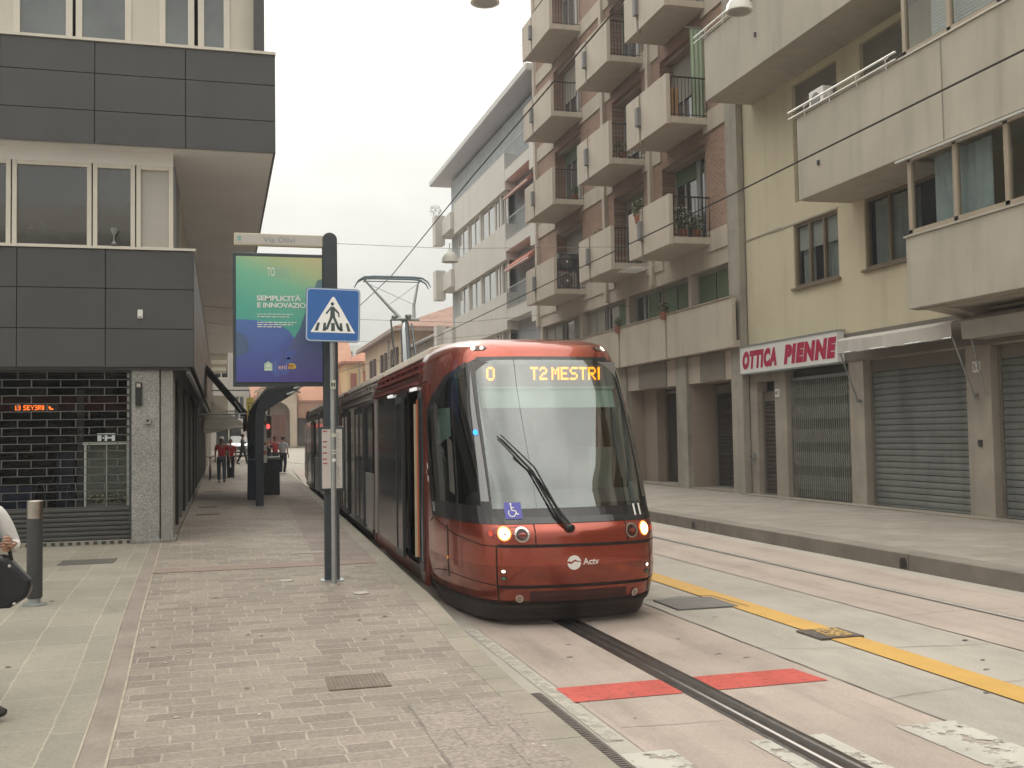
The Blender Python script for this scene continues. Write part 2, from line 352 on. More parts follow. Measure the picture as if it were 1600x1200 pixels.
g = MB(); g.quad((-300, -150, -.12), (300, -150, -.12), (300, 400, -.12), (-300, 400, -.12)); struct(g.build('ground', concrete))
struct(strip(MB(), lambda y: xk(y)-.1, 8.7, zg).build('road', concrete))
m = MB(); strip(m, lambda y: 2.36+sh(y), lambda y: 4.38+sh(y), lambda y: zg(y)+.004, [-12, 0, 6, 11.5, 20, 30, 45, 60])
strip(m, 6.36, 8.35, lambda y: zg(y)+.004, [-12, 0, 20, 50, 60]); struct(m.build('tram_lane', pinkbed))
# pavements
struct(strip(MB(), lambda y: -.45-.027*y+.0 if y < 19 else -.97, lambda y: xk(y)-.21, zp).build('pavement', setts))
struct(strip(MB(), -16, lambda y: -.62-.027*y, zp, [y for y in YS if y <= 18]+[18.6]).build('plaza', slabs))
edge = M('edge_stone', (.265, .225, .195), .85, var=.2, vs=2.5, bump=.3, bs=40, spots=.08)
struct(strip(MB(), lambda y: -.62-.027*y, lambda y: -.455-.027*y, lambda y: zp(y)+.001, [y for y in YS if y <= 18]+[18.6]).build('edge_strip', edge))
ex = M('edge_joint', (.40, .35, .28), .9, var=.25, vs=6)
m = MB(); strip(m, lambda y: -.460-.027*y, lambda y: -.444-.027*y, lambda y: zp(y)+.005, [y for y in YS if y <= 18]+[18.6])
strip(m, lambda y: -.624-.027*y, lambda y: -.612-.027*y, lambda y: zp(y)+.005, [y for y in YS if y <= 18]+[18.6]); struct(m.build('edge_strip_joint', ex))
# cross band of darker stone in the pavement and a smooth darker run along the platform edge
band = M('band_stone', (.285, .215, .185), .85, var=.16, vs=3, bump=.3, bs=45, spots=.06)
m = MB()
for y0, y1 in ((13.93, 14.38), (22.4, 22.8), (30.8, 31.2)): m.quad((-.83, y0, zp(y0)+.005), (xk(y0)-.21, y0, zp(y0)+.005), (xk(y1)-.21, y1, zp(y1)+.005), (-.83, y1, zp(y1)+.005))
struct(m.build('pavement_band', band))
plat = BR('platform_edge_slabs', 'xy', .4, .4, .006, (.225, .18, .16), (.28, .228, .20), (.18, .15, .13), .85, .4, .12, offs=0, speck=.15)
struct(strip(MB(), lambda y: xk(y)-.98, lambda y: xk(y)-.21, lambda y: zp(y)+.004, [14.3, 18, 21.8, 26, 31, 36, 42]).build('platform_edge', plat))
struct(strip(MB(), lambda y: 1.19 if y < 7.3 else 1.19, lambda y: 1.84, lambda y: zp(y)+.005, [-6, 3, 5, 6, 6.6, 7.08]).build('pocked_paving', tactile))
# kerbs
m = MB()
ky = [y for y in YS if y >= -6]
for i in range(len(ky)-1):
    a, b = ky[i], ky[i+1]
    n = max(1, round((b-a)/1.0))
    for k in range(n):
        p, q = a+(b-a)*k/n+.004, a+(b-a)*(k+1)/n-.004
        m.add([(xk(p)-.21, p, -.1), (xk(p), p, -.1), (xk(q), q, -.1), (xk(q)-.21, q, -.1),
               (xk(p)-.21, p, zp(p)+.004), (xk(p), p, zp(p)+.004), (xk(q), q, zp(q)+.004), (xk(q)-.21, q, zp(q)+.004)],
              [(0,3,2,1), (4,5,6,7), (0,1,5,4), (1,2,6,5), (2,3,7,6), (3,0,4,7)])
struct(m.build('kerb', kerbm))
m = MB()
for k in range(40):
    y0 = -6+k*3.0; y1 = y0+2.99; z = .215+zg(y0)
    m.box(8.62, 9.0, y0, y1, -.1+zg(y0), z)
struct(m.build('far_kerb', kerbdark, bevel=.012))
struct(strip(MB(), 8.98, 14.2, lambda y: zg(y)+.205, [-12, 0, 50, 60, 100, 125]).build('far_pavement', slabsr))
m = MB()
for y in (18.5, 12.1): m.prism([(y-.07, .02), (y+.07, .02), (y+.07, .10), (y+.04, .15), (y-.04, .15), (y-.07, .10)], 'x', 8.612, 8.64)
struct(m.build('drain_hole', black))
# far roadway past the left buildings
struct(strip(MB(), -14, lambda y: xk(y), lambda y: zg(y)-.01, [60, 70, 85, 100, 125]).build('far_road', concrete))
struct(strip(MB(), 8.6, 14.2, lambda y: zg(y)+.005, [100, 125]).build('far_crossing', concrete))
# guide rail of the near track, its rubber bed, and the far track
def rail(name_bed, name_rail, fx, ys, wbed, bars, railw, zr, matr):
    m = MB(); strip(m, lambda y: fx(y)-wbed, lambda y: fx(y)+wbed, lambda y: zg(y)+.007, ys); struct(m.build(name_bed, rubber))
    m = MB()
    for c, w, h in bars:
        for i in range(len(ys)-1):
            a, b = ys[i], ys[i+1]; za, zb = zg(a), zg(b)
            m.add([(fx(a)+c-w, a, za+.006), (fx(a)+c+w, a, za+.006), (fx(b)+c+w, b, zb+.006), (fx(b)+c-w, b, zb+.006),
                   (fx(a)+c-w*.6, a, za+h), (fx(a)+c+w*.6, a, za+h), (fx(b)+c+w*.6, b, zb+h), (fx(b)+c-w*.6, b, zb+h)],
                  [(4,5,6,7), (0,1,5,4), (1,2,6,5), (2,3,7,6), (3,0,4,7)])
    struct(m.build(name_rail, matr))
oldrail = M('rail_worn', (.11, .10, .095), .33, .7, var=.3, vs=8)
rail('track_bed', 'guide_rail', lambda y: 3.28+sh(y), [-6, 3, 5, 7, 9, 11.5, 20, 30, 45], .13, [(-.10, .03, .016), (.10, .03, .016), (-.005, .038, .014)], .03, .01, oldrail)
def fx2(y): return 7.38 if y < 46 else 7.38-(y-46)**1.6*.022
rail('far_track_bed', 'far_guide_rail', fx2, [-6, 10, 30, 46, 50, 55, 60, 66, 72, 80, 90, 100], .075, [(0, .024, .022)], .03, .01, M('rail_bright', (.50, .47, .43), .42, .6, var=.1, vs=10))
# joints and cracks in the concrete
def crack(mb, pts, w, z=.0065, jit=.012, step=.25):
    L = []
    for (a, b) in zip(pts, pts[1:]):
        d = math.hypot(b[0]-a[0], b[1]-a[1]); n = max(1, int(d/step))
        for k in range(n): t = k/n; L.append((a[0]+(b[0]-a[0])*t+random.uniform(-jit, jit), a[1]+(b[1]-a[1])*t+random.uniform(-jit, jit)))
    L.append(pts[-1])
    b0 = len(mb.v)
    for i, p in enumerate(L):
        q = L[min(i+1, len(L)-1)]; r = L[max(i-1, 0)]; dx, dy = q[0]-r[0], q[1]-r[1]; l = math.hypot(dx, dy) or 1
        ww = w*random.uniform(.5, 1.3); mb.v += [(p[0]-dy/l*ww, p[1]+dx/l*ww, z+zg(p[1])), (p[0]+dy/l*ww, p[1]-dx/l*ww, z+zg(p[1]))]
    for i in range(len(L)-1): mb.f.append((b0+2*i, b0+2*i+1, b0+2*i+3, b0+2*i+2))
m = MB()
crack(m, [(4.40, 3), (4.40, 11.5)], .008, jit=.006); crack(m, [(6.36, 3), (6.36, 40)], .004, jit=.006)
crack(m, [(4.42, 8.2), (4.9, 8.0), (5.4, 7.85), (6.3, 7.7)], .005, jit=.03); crack(m, [(4.4, 6.4), (5.2, 6.5), (6.3, 6.6)], .003, jit=.02)
crack(m, [(6.4, 12.2), (7.3, 12.0)], .003); crack(m, [(6.4, 9.1), (7.2, 9.2), (8.5, 9.0)], .003); crack(m, [(5.5, 11.5), (6.3, 11.3)], .003); crack(m, [(2.4, 6.3), (3.1, 6.25)], .002); crack(m, [(3.5, 8.3), (4.3, 8.35)], .0015)
crack(m, [(4.5, 10.9), (4.95, 11.0), (5.3, 10.95), (5.34, 10.15)], .012, z=.013, jit=.01)
for x, y in ((2.9, 8.9), (2.75, 8.4), (3.9, 8.8), (3.95, 8.1), (4.1, 7.9), (5.1, 6.3), (5.6, 6.9), (5.3, 6.6), (6.2, 7.9), (5.8, 7.2), (6.9, 10.2), (4.7, 9.7)):
    crack(m, [(x, y), (x+.05, y+.01)], .013, jit=.01, step=.02)
struct(m.build('road_joint', jointm))
# painted markings
red = WORN('red_paint', (.52, .09, .07), .38, 16); yel = WORN('yellow_paint', (.56, .335, .085), .32, 16); wht = WORN('worn_white_paint', (.50, .48, .43), .44, 5, soft=.04)
wht2 = WORN('thin_white_paint', (.52, .49, .43), .46, 9, soft=.2)
m = MB(); m.quad((2.33, 6.98, .009), (3.145, 6.98, .009), (3.145, 7.41, .009), (2.33, 7.41, .009)); m.quad((3.415, 6.98, .009), (4.30, 6.98, .009), (4.26, 7.41, .009), (3.415, 7.41, .009))
struct(m.build('stop_line', red))
m = MB(); m.quad((5.10, -6, .010), (5.40, -6, .010), (5.56, 30, .010), (5.26, 30, .010)); m.quad((5.26, 30, .010), (5.56, 30, .010), (5.9, 45, .010), (5.6, 45, .010)); struct(m.build('yellow_line', yel))
m = MB(); strip(m, lambda y: 2.22, lambda y: 2.33, .009, [6.05, 7, 8, 9.9]); struct(m.build('edge_line', wht2))
m = MB()
for a, b in ((2.14, 2.52), (3.02, 3.145), (3.415, 3.52), (4.02, 4.44)): m.quad((a, 2.2, .009), (b, 2.2, .009), (b, 5.78, .009), (a, 5.78, .009))
struct(m.build('crosswalk', wht))
m = MB(); strip(m, 2.06, 2.19, .0085, [2, 4, 6, 7.3]); struct(m.build('gutter', M('gutter_stone', (.30, .27, .22), .9, var=.2, vs=4)))
def STAIN(name, col, amt, scale=(1.5, .25, 1), lo=.42, hi=.75):
    m = bpy.data.materials.new(name); m.use_nodes = True; t = m.node_tree; b = t.nodes['Principled BSDF']; L = t.links
    tcn = t.nodes.new('ShaderNodeTexCoord'); mpn = t.nodes.new('ShaderNodeMapping'); mpn.inputs['Scale'].default_value = scale; L.new(tcn.outputs['Object'], mpn.inputs[0])
    n = t.nodes.new('ShaderNodeTexNoise'); n.inputs['Scale'].default_value = 3; n.inputs['Detail'].default_value = 8; n.inputs['Roughness'].default_value = .7; L.new(mpn.outputs[0], n.inputs['Vector'])
    r = t.nodes.new('ShaderNodeMapRange'); r.inputs[1].default_value = lo; r.inputs[2].default_value = hi; r.inputs[4].default_value = amt; L.new(n.outputs[0], r.inputs[0]); L.new(r.outputs[0], b.inputs['Alpha'])
    b.inputs['Base Color'].default_value = tuple(col)+(1,); b.inputs['Roughness'].default_value = .8; return m
tyre = STAIN('tyre_mark', (.06, .052, .045), .17); oil = STAIN('oil_mark', (.06, .052, .045), .13, (2.5, .8, 1), .42, .8)
m = MB()
for x, w in ((2.55, .16), (4.02, .16), (6.75, .18), (8.05, .18)): m.quad((x-w, -2, .0125), (x+w, -2, .0125), (x+w+sh(30)*(x < 5), 30, .0125), (x-w+sh(30)*(x < 5), 30, .0125)) if x > 5 else strip(m, lambda y, x=x, w=w: x-w+sh(y), lambda y, x=x, w=w: x+w+sh(y), .0125, [-2, 6, 11.5, 20, 30])
struct(m.build('tyre_marks', tyre))
m = MB(); strip(m, lambda y: 2.95+sh(y), lambda y: 3.14+sh(y), .0115, [-2, 6, 11.5, 20]); strip(m, lambda y: 3.42+sh(y), lambda y: 3.62+sh(y), .0115, [-2, 6, 11.5, 20]); m.quad((4.5, 3, .0115), (5.05, 3, .0115), (5.05, 12, .0115), (4.5, 12, .0115)); m.quad((5.7, 3, .0115), (6.3, 3, .0115), (6.3, 16, .0115), (5.7, 16, .0115))
struct(m.build('oil_marks', oil))
# manhole covers, grates
def cover(name, label, x0, x1, y0, y1, z, mat, fn, cat='cover'):
    m = MB(); m.box(x0, x1, y0, y1, z-.03, z+.008); fn(m, x0, x1, y0, y1, z+.0075); return tag(m.build(name, mat, origin=((x0+x1)/2, (y0+y1)/2, z)), label, cat)
castiron = M('cast_iron', (.13, .11, .10), .6, .4, var=.3, vs=9)
def studs(nx, ny):
    def f(m, x0, x1, y0, y1, z):
        for i in range(nx):
            for j in range(ny):
                cx = x0+(x1-x0)*(i+.5)/nx; cy = y0+(y1-y0)*(j+.5)/ny; w = (x1-x0)/nx*.33; h = (y1-y0)/ny*.33
                m.add([(cx-w, cy, z), (cx, cy-h, z), (cx+w, cy, z), (cx, cy+h, z), (cx-w*.6, cy, z+.004), (cx, cy-h*.6, z+.004), (cx+w*.6, cy, z+.004), (cx, cy+h*.6, z+.004)], [(4,5,6,7), (0,1,5,4), (1,2,6,5), (2,3,7,6), (3,0,4,7)])
    return f
def bars(n):
    def f(m, x0, x1, y0, y1, z):
        for i in range(n):
            y = y0+(y1-y0)*(i+.5)/n; m.box(x0+.02, x1-.02, y-(y1-y0)/n*.25, y+(y1-y0)/n*.25, z, z+.004)
    return f
cover('manhole_cover', 'rectangular studded iron cover set in the brick paving in front of the crossing sign', .73, 1.17, 7.62, 8.05, zp(7.8), M('cover_rust', (.22, .18, .15), .6, .4, var=.25, vs=9), studs(15, 9))
cover('manhole_cover', 'long grey metal cover in the plaza slabs in front of the closed shop shutter', -2.13, -1.42, 15.35, 15.95, zp(15.6), M('cover_grey', (.13, .125, .11), .7, .2, var=.15, vs=5), studs(3, 2))
cover('manhole_cover', 'dark smooth cover in the road beside the yellow line, nearest the tram', 4.56, 5.24, 10.2, 10.86, .009, M('cover_dark', (.16, .15, .145), .75, .1, var=.15, vs=5), studs(2, 2))
cover('manhole_cover', 'square iron cover half painted over by the yellow line', 5.07, 5.50, 8.32, 8.74, .012, castiron, studs(9, 9))
struct(MB().quad((5.17, 8.34, .0275), (5.42, 8.34, .0275), (5.45, 8.72, .0275), (5.20, 8.72, .0275)).build('cover_paint', WORN('cover_yellow', (.55, .36, .12), .5, 26)))
cover('drain_grate', 'small worn drain grate left of the foot of the sign post', .96, 1.0+.42, 15.45, 15.75, zp(15.6), M('grate_pale', (.33, .29, .25), .7, .2, var=.2, vs=9), studs(12, 3), 'grate')
cover('drain_grate', 'long slotted steel drain grate in the gutter beside the white edge line', 2.06, 2.185, 3.2, 7.28, .010, castiron, bars(110), 'grate')
for y, w in ((24.3, .5), (27.0, .45), (35.0, .6)):
    cover('manhole_cover', {24.3: 'narrow dark cover in the left pavement, nearest of the three by the shop fronts', 27.0: 'narrow dark cover in the left pavement, middle one of three by the shop fronts', 35.0: 'narrow dark cover in the left pavement just ahead of the man in red'}[y], -.55, -.55+w, y, y+.35, zp(y), castiron, studs(4, 2))
m = MB()
for x, y in ((.72, 12.6), (1.28, 12.9), (1.42, 11.3)): m.lathe([(0.001, zp(y)+.002), (.085, zp(y)+.002), (.085, zp(y)+.010), (.06, zp(y)+.008), (.001, zp(y)+.008)], x, y, 14)
struct(m.build('paving_stud', M('stud_metal', (.40, .36, .32), .6, .3, var=.3, vs=20)))
# litter and gum marks on the paving
m = MB()
for i in range(150):
    x, y = random.uniform(-.8, 1.8), random.uniform(5.4, 20); r = random.uniform(.006, .018); z = zp(y)+.006
    if (.7 < x < 1.2 and 7.5 < y < 8.1): continue
    m.add([(x+r*math.cos(t)*random.uniform(.6, 1.2), y+r*math.sin(t)*random.uniform(.6, 1.2), z) for t in [k*math.pi/3 for k in range(6)]], [(0,1,2,3,4,5)])
struct(m.build('litter', M('gum_mark', (.55, .5, .44), .8, var=.4, vs=3)), 'stuff')
m = MB()
for i in range(90):
    x, y = random.uniform(-3.2, 4.3), random.uniform(5.2, 16); r = random.uniform(.006, .02); z = (zp(y) if x < 1.8 else 0)+.0085
    if 1.8 < x < 2.4 or y > 9 and x > 2: continue
    m.add([(x+r*1.6*math.cos(t)*random.uniform(.6, 1.2), y+r*math.sin(t)*random.uniform(.6, 1.2), z) for t in [k*math.pi/3 for k in range(6)]], [(0,1,2,3,4,5)])
struct(m.build('dry_leaf_litter', M('dry_leaf', (.13, .10, .08), .8, var=.4, vs=3)), 'stuff')

# ============================================================ LEFT: dark clad office building on the corner
clad = M('dark_cladding', (.072, .073, .075), .42, var=.10, vs=1.2, streak=.12)
joint = M('cladding_gap', (.012, .012, .012), .8, var=0)
soff = M('soffit_plaster', (.74, .72, .70), .85, var=.07, vs=.6)
frame = M('cream_frame', (.64, .60, .53), .5, var=.05)
granite = M('speckled_granite', (.29, .285, .27), .5, var=.15, vs=1.5, spots=.3)
bronze = M('bronze_frame', (.05, .046, .042), .4, .4, var=.2, vs=3)
LB = thing('office_building', 'corner building with dark panel fascias and cream window bands above a closed shop', 'building', (-6, 35, 0))
m = MB(); m.box(-16, -1.0, 22.5, 60, 0, 3.05); m.box(-16, -5.8, 18.4, 22.5, 0, 3.05); m.box(-1.0, -.95, 24, 60, 0, 3.05)
m.box(-16, -.95, 18.35, 60, 5.0, 6.61); m.box(-16, .6, 18.5, 60, 8.3, 12.5); m.build('inner_wall', interior, LB)
def panels(nm, ax, pos, edges, rows, sgn, th=.03, gap=.012):
    m = MB()
    for a, b in zip(edges, edges[1:]):
        for c, d in zip(rows, rows[1:]):
            lo, hi = sorted((pos, pos+sgn*th))
            if ax == 'y': m.box(a+gap/2, b-gap/2, lo, hi, c+gap/2, d-gap/2)
            else: m.box(lo, hi, a+gap/2, b-gap/2, c+gap/2, d-gap/2)
    return m.build(nm, clad, LB, bevel=.003)
# lower fascia
m = MB(); m.box(-16, -.46, 18.03, 60, 3.05, 4.93); m.build('fascia_core', joint, LB)
panels('lower_fascia', 'y', 18.03, [-16+.0]+[-1.79-1.31*k for k in range(10, 0, -1)]+[-1.79, -.432], [3.04, 3.66, 4.31, 4.945], -1)
panels('lower_fascia', 'x', -.458, [18.03+1.7*k for k in range(25)], [3.04, 3.66, 4.31, 4.945], 1)
m = MB(); m.box(-16, -.40, 17.97, 60, 4.95, 4.99); m.build('sill', frame, LB)
# upper fascia, cantilevered over the street
m = MB(); m.box(-16, .86, 17.94, 60, 6.66, 8.28); m.build('fascia_core', joint, LB)
panels('upper_fascia', 'y', 17.94, [-16]+[-1.95-1.4*k for k in range(9, 0, -1)]+[-1.95, -.55, .885], [6.63, 7.17, 7.78, 8.30], -1)
panels('upper_fascia', 'x', .862, [17.94+1.7*k for k in range(25)], [6.63, 7.17, 7.78, 8.30], 1)
m = MB(); m.box(-16, .90, 17.88, 60, 8.305, 8.35); m.build('sill', frame, LB)
m = MB(); m.box(-16, .85, 17.98, 60, 6.62, 6.655); m.build('soffit', soff, LB)
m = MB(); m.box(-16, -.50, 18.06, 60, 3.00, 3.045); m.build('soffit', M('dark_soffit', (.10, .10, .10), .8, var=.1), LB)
# first floor window band (front, then along the street)
bandg = M('office_glass', (.04, .042, .043), .04, var=.25, vs=.5, spec=1.0, coat=1)
panelm = M('office_panel', (.42, .40, .37), .6, var=.05)
X1 = [-5.6, -4.25, -4.2, -3.19, -3.12, -2.07, -2.0, -1.42]
def owin(nm, a, b, y, z0, z1, glass, fr=.07):
    f = MB(); f.box(a, a+fr, y-.06, y+.02, z0, z1); f.box(b-fr, b, y-.06, y+.02, z0, z1); f.box(a+fr, b-fr, y-.055, y+.02, z0, z0+fr*.8); f.box(a+fr, b-fr, y-.055, y+.02, z1-fr, z1)
    o = f.build(nm, frame, LB, bevel=.006); p = MB(); p.quad((a+.01, y-.01, z0+.01), (b-.01, y-.01, z0+.01), (b-.01, y-.01, z1-.01), (a+.01, y-.01, z1-.01)); p.build('pane', glass, o)
for a, b in ((-6.6, -5.62), (-5.6, -4.5), (-4.48, -3.24), (-3.22, -2.03), (-2.01, -1.36)): owin('window', a, b, 18.3, 4.99, 6.40, bandg)
owin('panel', -1.34, -.76, 18.3, 4.99, 6.40, panelm)
m = MB(); m.box(-16, -.76, 18.25, 18.34, 6.40, 6.62); m.build('header', soff, LB)
m = MB()
for k in range(18): m.box(-.76, -.73 if k % 2 else -.745, 18.32+k*.09, 18.32+k*.09+.05, 4.99, 6.42)
m.box(-.80, -.76, 18.3, 60, 4.99, 6.62); m.build('corrugated_side', M('corrugated_grey', (.30, .30, .30), .5, var=.08), LB)
for k in range(12):
    y = 20.4+3.2*k; window(LB, 'x', -.77, y, y+2.6, 5.0, 6.35, 3, frame, bandg, .07, 1, .05)
# things standing on the sill inside the office
office_dark = M('office_shape', (.10, .10, .10), .5, var=.1)
t = thing('vase', 'glass vase on the inner sill of the first floor office window', 'vase', (-1.72, 18.22, 5.05)); MB().lathe([(.02, 5.06), (.05, 5.07), (.012, 5.12), (.012, 5.2), (.06, 5.27), (.065, 5.32), (.05, 5.33)], -1.68, 18.20, 12).build('bowl', M('vase_glass', (.22, .23, .22), .15, var=0), t, smooth=True)
# second floor windows
for a, b, gl in ((-5.0, -3.6, greyglass), (-3.22, -2.33, greyglass), (-2.28, -1.42, greyglass), (-.98, -.42, greyglass), (-.36, .16, greyglass)): owin('window', a, b, 18.3, 8.40, 10.4, gl, .10)
m = MB(); m.box(-3.6, -3.22, 18.26, 18.4, 8.35, 10.6); m.box(-1.42, -.98, 18.26, 18.4, 8.35, 10.6); m.box(.16, .55, 18.26, 18.4, 8.35, 10.6); m.box(-16, .55, 18.26, 18.4, 10.4, 12.5); m.box(-16, -5, 18.26, 18.4, 8.35, 10.4); m.build_each('upper_wall', M('cream_render', (.58, .54, .47), .8, var=.05, streak=.06), LB)
m = MB(); m.box(.55, .72, 18.0, 60, 8.35, 14.5); m.build('side_fin', clad, LB)
m = MB(); m.box(-16, .9, 17.9, 60, 12.5, 13.4); m.build('roof_fascia', clad, LB)
# granite pillar
m = MB(); m.box(-1.40, -.97, 18.10, 18.9, .15, 3.0); m.box(-.955, -.76, 18.13, 18.9, .15, 3.0); m.build_each('pillar', granite, LB, bevel=.01)
m = MB(); m.box(-1.42, -.72, 18.05, 18.95, .1, .26); m.build('plinth', M('plinth_stone', (.22, .21, .19), .7, var=.2, vs=5, spots=.3), LB, bevel=.01)
m = MB(); m.box(-5.9, -1.42, 18.12, 18.6, .1, .27); m.build('threshold', M('threshold_stone', (.30, .28, .24), .8, var=.2, vs=4), LB)
m = MB()
for k in range(34): m.box(-5.6+k*.125, -5.6+k*.125+.06, 18.112, 18.124, .215, .262)
m.build('threshold_tiles', M('dark_tile', (.05, .05, .045), .5, var=.2), LB)
t = thing('intercom', 'slim black intercom box high on the granite pillar', 'intercom', (-1.29, 18.08, 2.6)); MB().box(-1.34, -1.24, 18.06, 18.10, 2.42, 2.80).build('case', black, t, bevel=.006); MB().box(-1.32, -1.26, 18.05, 18.06, 2.72, 2.78).build('lens', steel, t)
t = thing('key_box', 'small grey square box on the granite pillar below the intercom', 'switch box', (-1.15, 18.08, 2.17)); MB().box(-1.20, -1.10, 18.06, 18.10, 2.12, 2.22).build('case', M('box_grey', (.3, .29, .28), .4, var=.1), t, bevel=.006); MB().lathe([(.001, 18.05), (.02, 18.05), (.02, 18.06), (.001, 18.06)], -1.15, 2.18, 10, 'y').build('lock', black, t)
t = thing('door_sensor', 'small white plastic box on the lower dark fascia panels', 'box', (-1.26, 17.99, 3.9)); MB().box(-1.30, -1.22, 17.96, 18.0, 3.83, 3.97).build('case', white, t, bevel=.006); MB().box(-1.288, -1.232, 17.955, 17.96, 3.845, 3.865).build('grille', M('grille_grey', (.3, .3, .3), .5, var=0), t)
# closed shop grille
gm = M('shutter_bar', (.16, .16, .155), .45, .5, var=.15, vs=5)
gs = thing('roller_grille', 'dark roller shutter with open brick pattern grille across the closed corner shop', 'shutter', (-3.5, 18.2, .25))
m = MB(); z = .80; r = 0; x0, x1 = -5.7, -1.44
while z < 2.98:
    m.box(x0, x1, 18.205, 18.225, z, z+.011)
    k = x0+(.2 if r % 2 else 0)
    while k < x1: m.box(k, k+.014, 18.207, 18.223, z+.013, z+.128); k += .43
    z += .128; r += 1
m.build('grille', gm, gs)
m = MB(); slats(m, 'y', 18.22, x0, x1, .27, .80, .075, .02, -1); m.build('slats', M('shutter_slats', (.075, .075, .072), .5, .4, var=.15, vs=3), gs)
m = MB(); m.box(-1.44, -1.40, 18.15, 18.26, .27, 3.0); m.build('guide_rail', darkmetal, gs)
m = MB()
for k in range(17): m.box(-1.478, -1.442, 18.20, 18.21, .83+k*.128, .83+k*.128+.085)
m.build('link_plates', M('link_plate', (.30, .29, .26), .5, .4, var=.15), gs)
# the shop inside
m = MB(); m.box(-5.8, -1.4, 22.3, 22.45, .1, 3.0); m.box(-5.8, -1.4, 18.7, 22.3, .10, .19); m.box(-1.41, -1.36, 18.9, 22.3, .1, 3.0); m.box(-5.8, -1.4, 18.7, 22.3, 2.95, 3.0); m.build('shop_room', M('shop_wall', (.03, .031, .035), .8, var=.25, vs=1.2), LB)
m = MB(); m.quad((-5.8, 18.42, .2), (-1.42, 18.42, .2), (-1.42, 18.42, 3.0), (-5.8, 18.42, 3.0)); m.build('shop_window', GLASS('shop_glass', (.8, .83, .83), -.03), LB)
wf = thing('display_case', 'white framed display case with flowers inside the closed corner shop', 'display case', (-1.83, 18.6, .2))
m = MB()
for x in (-2.17, -1.83, -1.51): m.box(x, x+(.035 if x != -1.83 else .012), 18.56, 18.60, .2, 1.80)
m.box(-2.19, -1.47, 18.55, 18.62, 1.80, 1.845); m.build('frame', white, wf)
m = MB(); m.quad((-2.15, 18.72, .3), (-1.5, 18.72, .3), (-1.5, 18.72, 1.79), (-2.15, 18.72, 1.79)); m.build('back_panel', M('case_back', (.16, .16, .14), .6, var=.2), wf)
m = MB(); m.box(-2.15, -1.5, 18.6, 18.9, .2, .84); m.build('shelf', M('case_shelf', (.2, .19, .17), .6, var=.1), wf)
fl = thing('flower_arrangement', 'pale flowers laid on the shelf of the white framed display case', 'flowers', (-1.8, 18.66, .84))
def petals(mb, n, c, s, r0, r1, rnd=random):
    for i in range(n):
        p = Vector(c)+Vector((rnd.uniform(-s[0], s[0]), rnd.uniform(-s[1], s[1]), rnd.uniform(-s[2], s[2]))); r = rnd.uniform(r0, r1)
        a = Vector((rnd.uniform(-1, 1), rnd.uniform(-1, 1), rnd.uniform(-1, 1))).normalized(); b = a.cross(Vector((rnd.uniform(-1, 1), .3, .8))).normalized()
        mb.quad(p-a*r, p-b*r*.6, p+a*r, p+b*r*.6)
m = MB(); petals(m, 160, (-1.82, 18.68, .91), (.30, .06, .06), .015, .035); m.build('petals', M('petal_cream', (.55, .50, .32), .7, var=.4, vs=20), fl, recalc=False)
m = MB(); petals(m, 120, (-1.82, 18.69, .89), (.31, .06, .06), .015, .04); m.build('leaves', leaf, fl, recalc=False)
for x, y, w_, h_, c in ((-2.45, 20.4, .10, 2.6, (.14, .13, .13)), (-2.75, 20.8, .30, 1.5, (.05, .055, .10)), (-3.6, 20.2, .8, .9, (.03, .04, .09)), (-4.6, 20.6, .9, 1.7, (.09, .05, .05)), (-1.9, 21.5, .5, 2.1, (.12, .11, .10))):
    MB().box(x-w_/2, x+w_/2, y, y+.2, .19, .19+h_).build('shop_fitting', M('fitting_'+str(x), c, .7, var=.2), LB, bevel=.01)
MB().box(-4.2, -1.45, 22.26, 22.3, 2.45, 2.75).build('shop_fitting', M('red_banner', (.16, .02, .02), .7, var=.2), LB)
# IH sign on the case and mirrored orange text, built as glowing dots
t = thing('shop_sign', 'small white block letter sign standing on the white framed display case', 'sign', (-1.83, 18.58, 1.85))
m = MB()
for b in ((-1.965, -1.905, 1.86, 1.965), (-1.86, -1.815, 1.86, 1.965), (-1.745, -1.695, 1.86, 1.965), (-1.89, -1.72, 1.898, 1.928)): m.box(b[0], b[1], 18.57, 18.585, b[2], b[3])
m.box(-1.97, -1.69, 18.57, 18.585, 1.972, 1.985); m.build('letters', M('sign_white', (.8, .8, .78), .5, var=0, emit=(1, 1, .95), est=.12), t)
FONT = {'0': ["01110","10001","10001","10001","10001","10001","01110"], 'T': ["11111","00100","00100","00100","00100","00100","00100"],
 '2': ["01110","10001","00001","00110","01000","10000","11111"], 'M': ["10001","11011","10101","10101","10001","10001","10001"],
 'E': ["11111","10000","10000","11110","10000","10000","11111"], 'S': ["01111","10000","10000","01110","00001","00001","11110"],
 'R': ["11110","10001","10001","11110","10100","10010","10001"], 'I': ["1","1","1","1","1","1","1"], '1': ["010","110","010","010","010","010","111"],
 '3': ["11110","00001","00001","01110","00001","00001","11110"], 'V': ["10001","10001","10001","10001","01010","01010","00100"], ' ': ["00","00","00","00","00","00","00"], 'Y': ["10001","10001","01010","00100","00100","00100","00100"]}
def dots(s, w, h, rows=13, fill=.80):
    """dot matrix text: list of (x, z, size) filling w x h"""
    cols = []
    for ch in s:
        gl = FONT[ch]
        for c in range(len(gl[0])): cols.append([gl[r][c] for r in range(7)])
        cols.append(['0']*7)
    cols = cols[:-1]; px = w/len(cols); pz = h/7
    return [((i+.5)*px, h-(r+.5)*pz, px*fill/2, pz*fill/2) for i, c in enumerate(cols) for r in range(7) if c[r] == '1']
t = thing('mirrored_text', 'orange mirrored text glowing behind the grille of the closed corner shop', 'display', (-2.95, 18.75, 2.4))
MB().box(-3.28, -2.60, 18.72, 18.78, 2.36, 2.49).build('case', black, t)
m = MB()
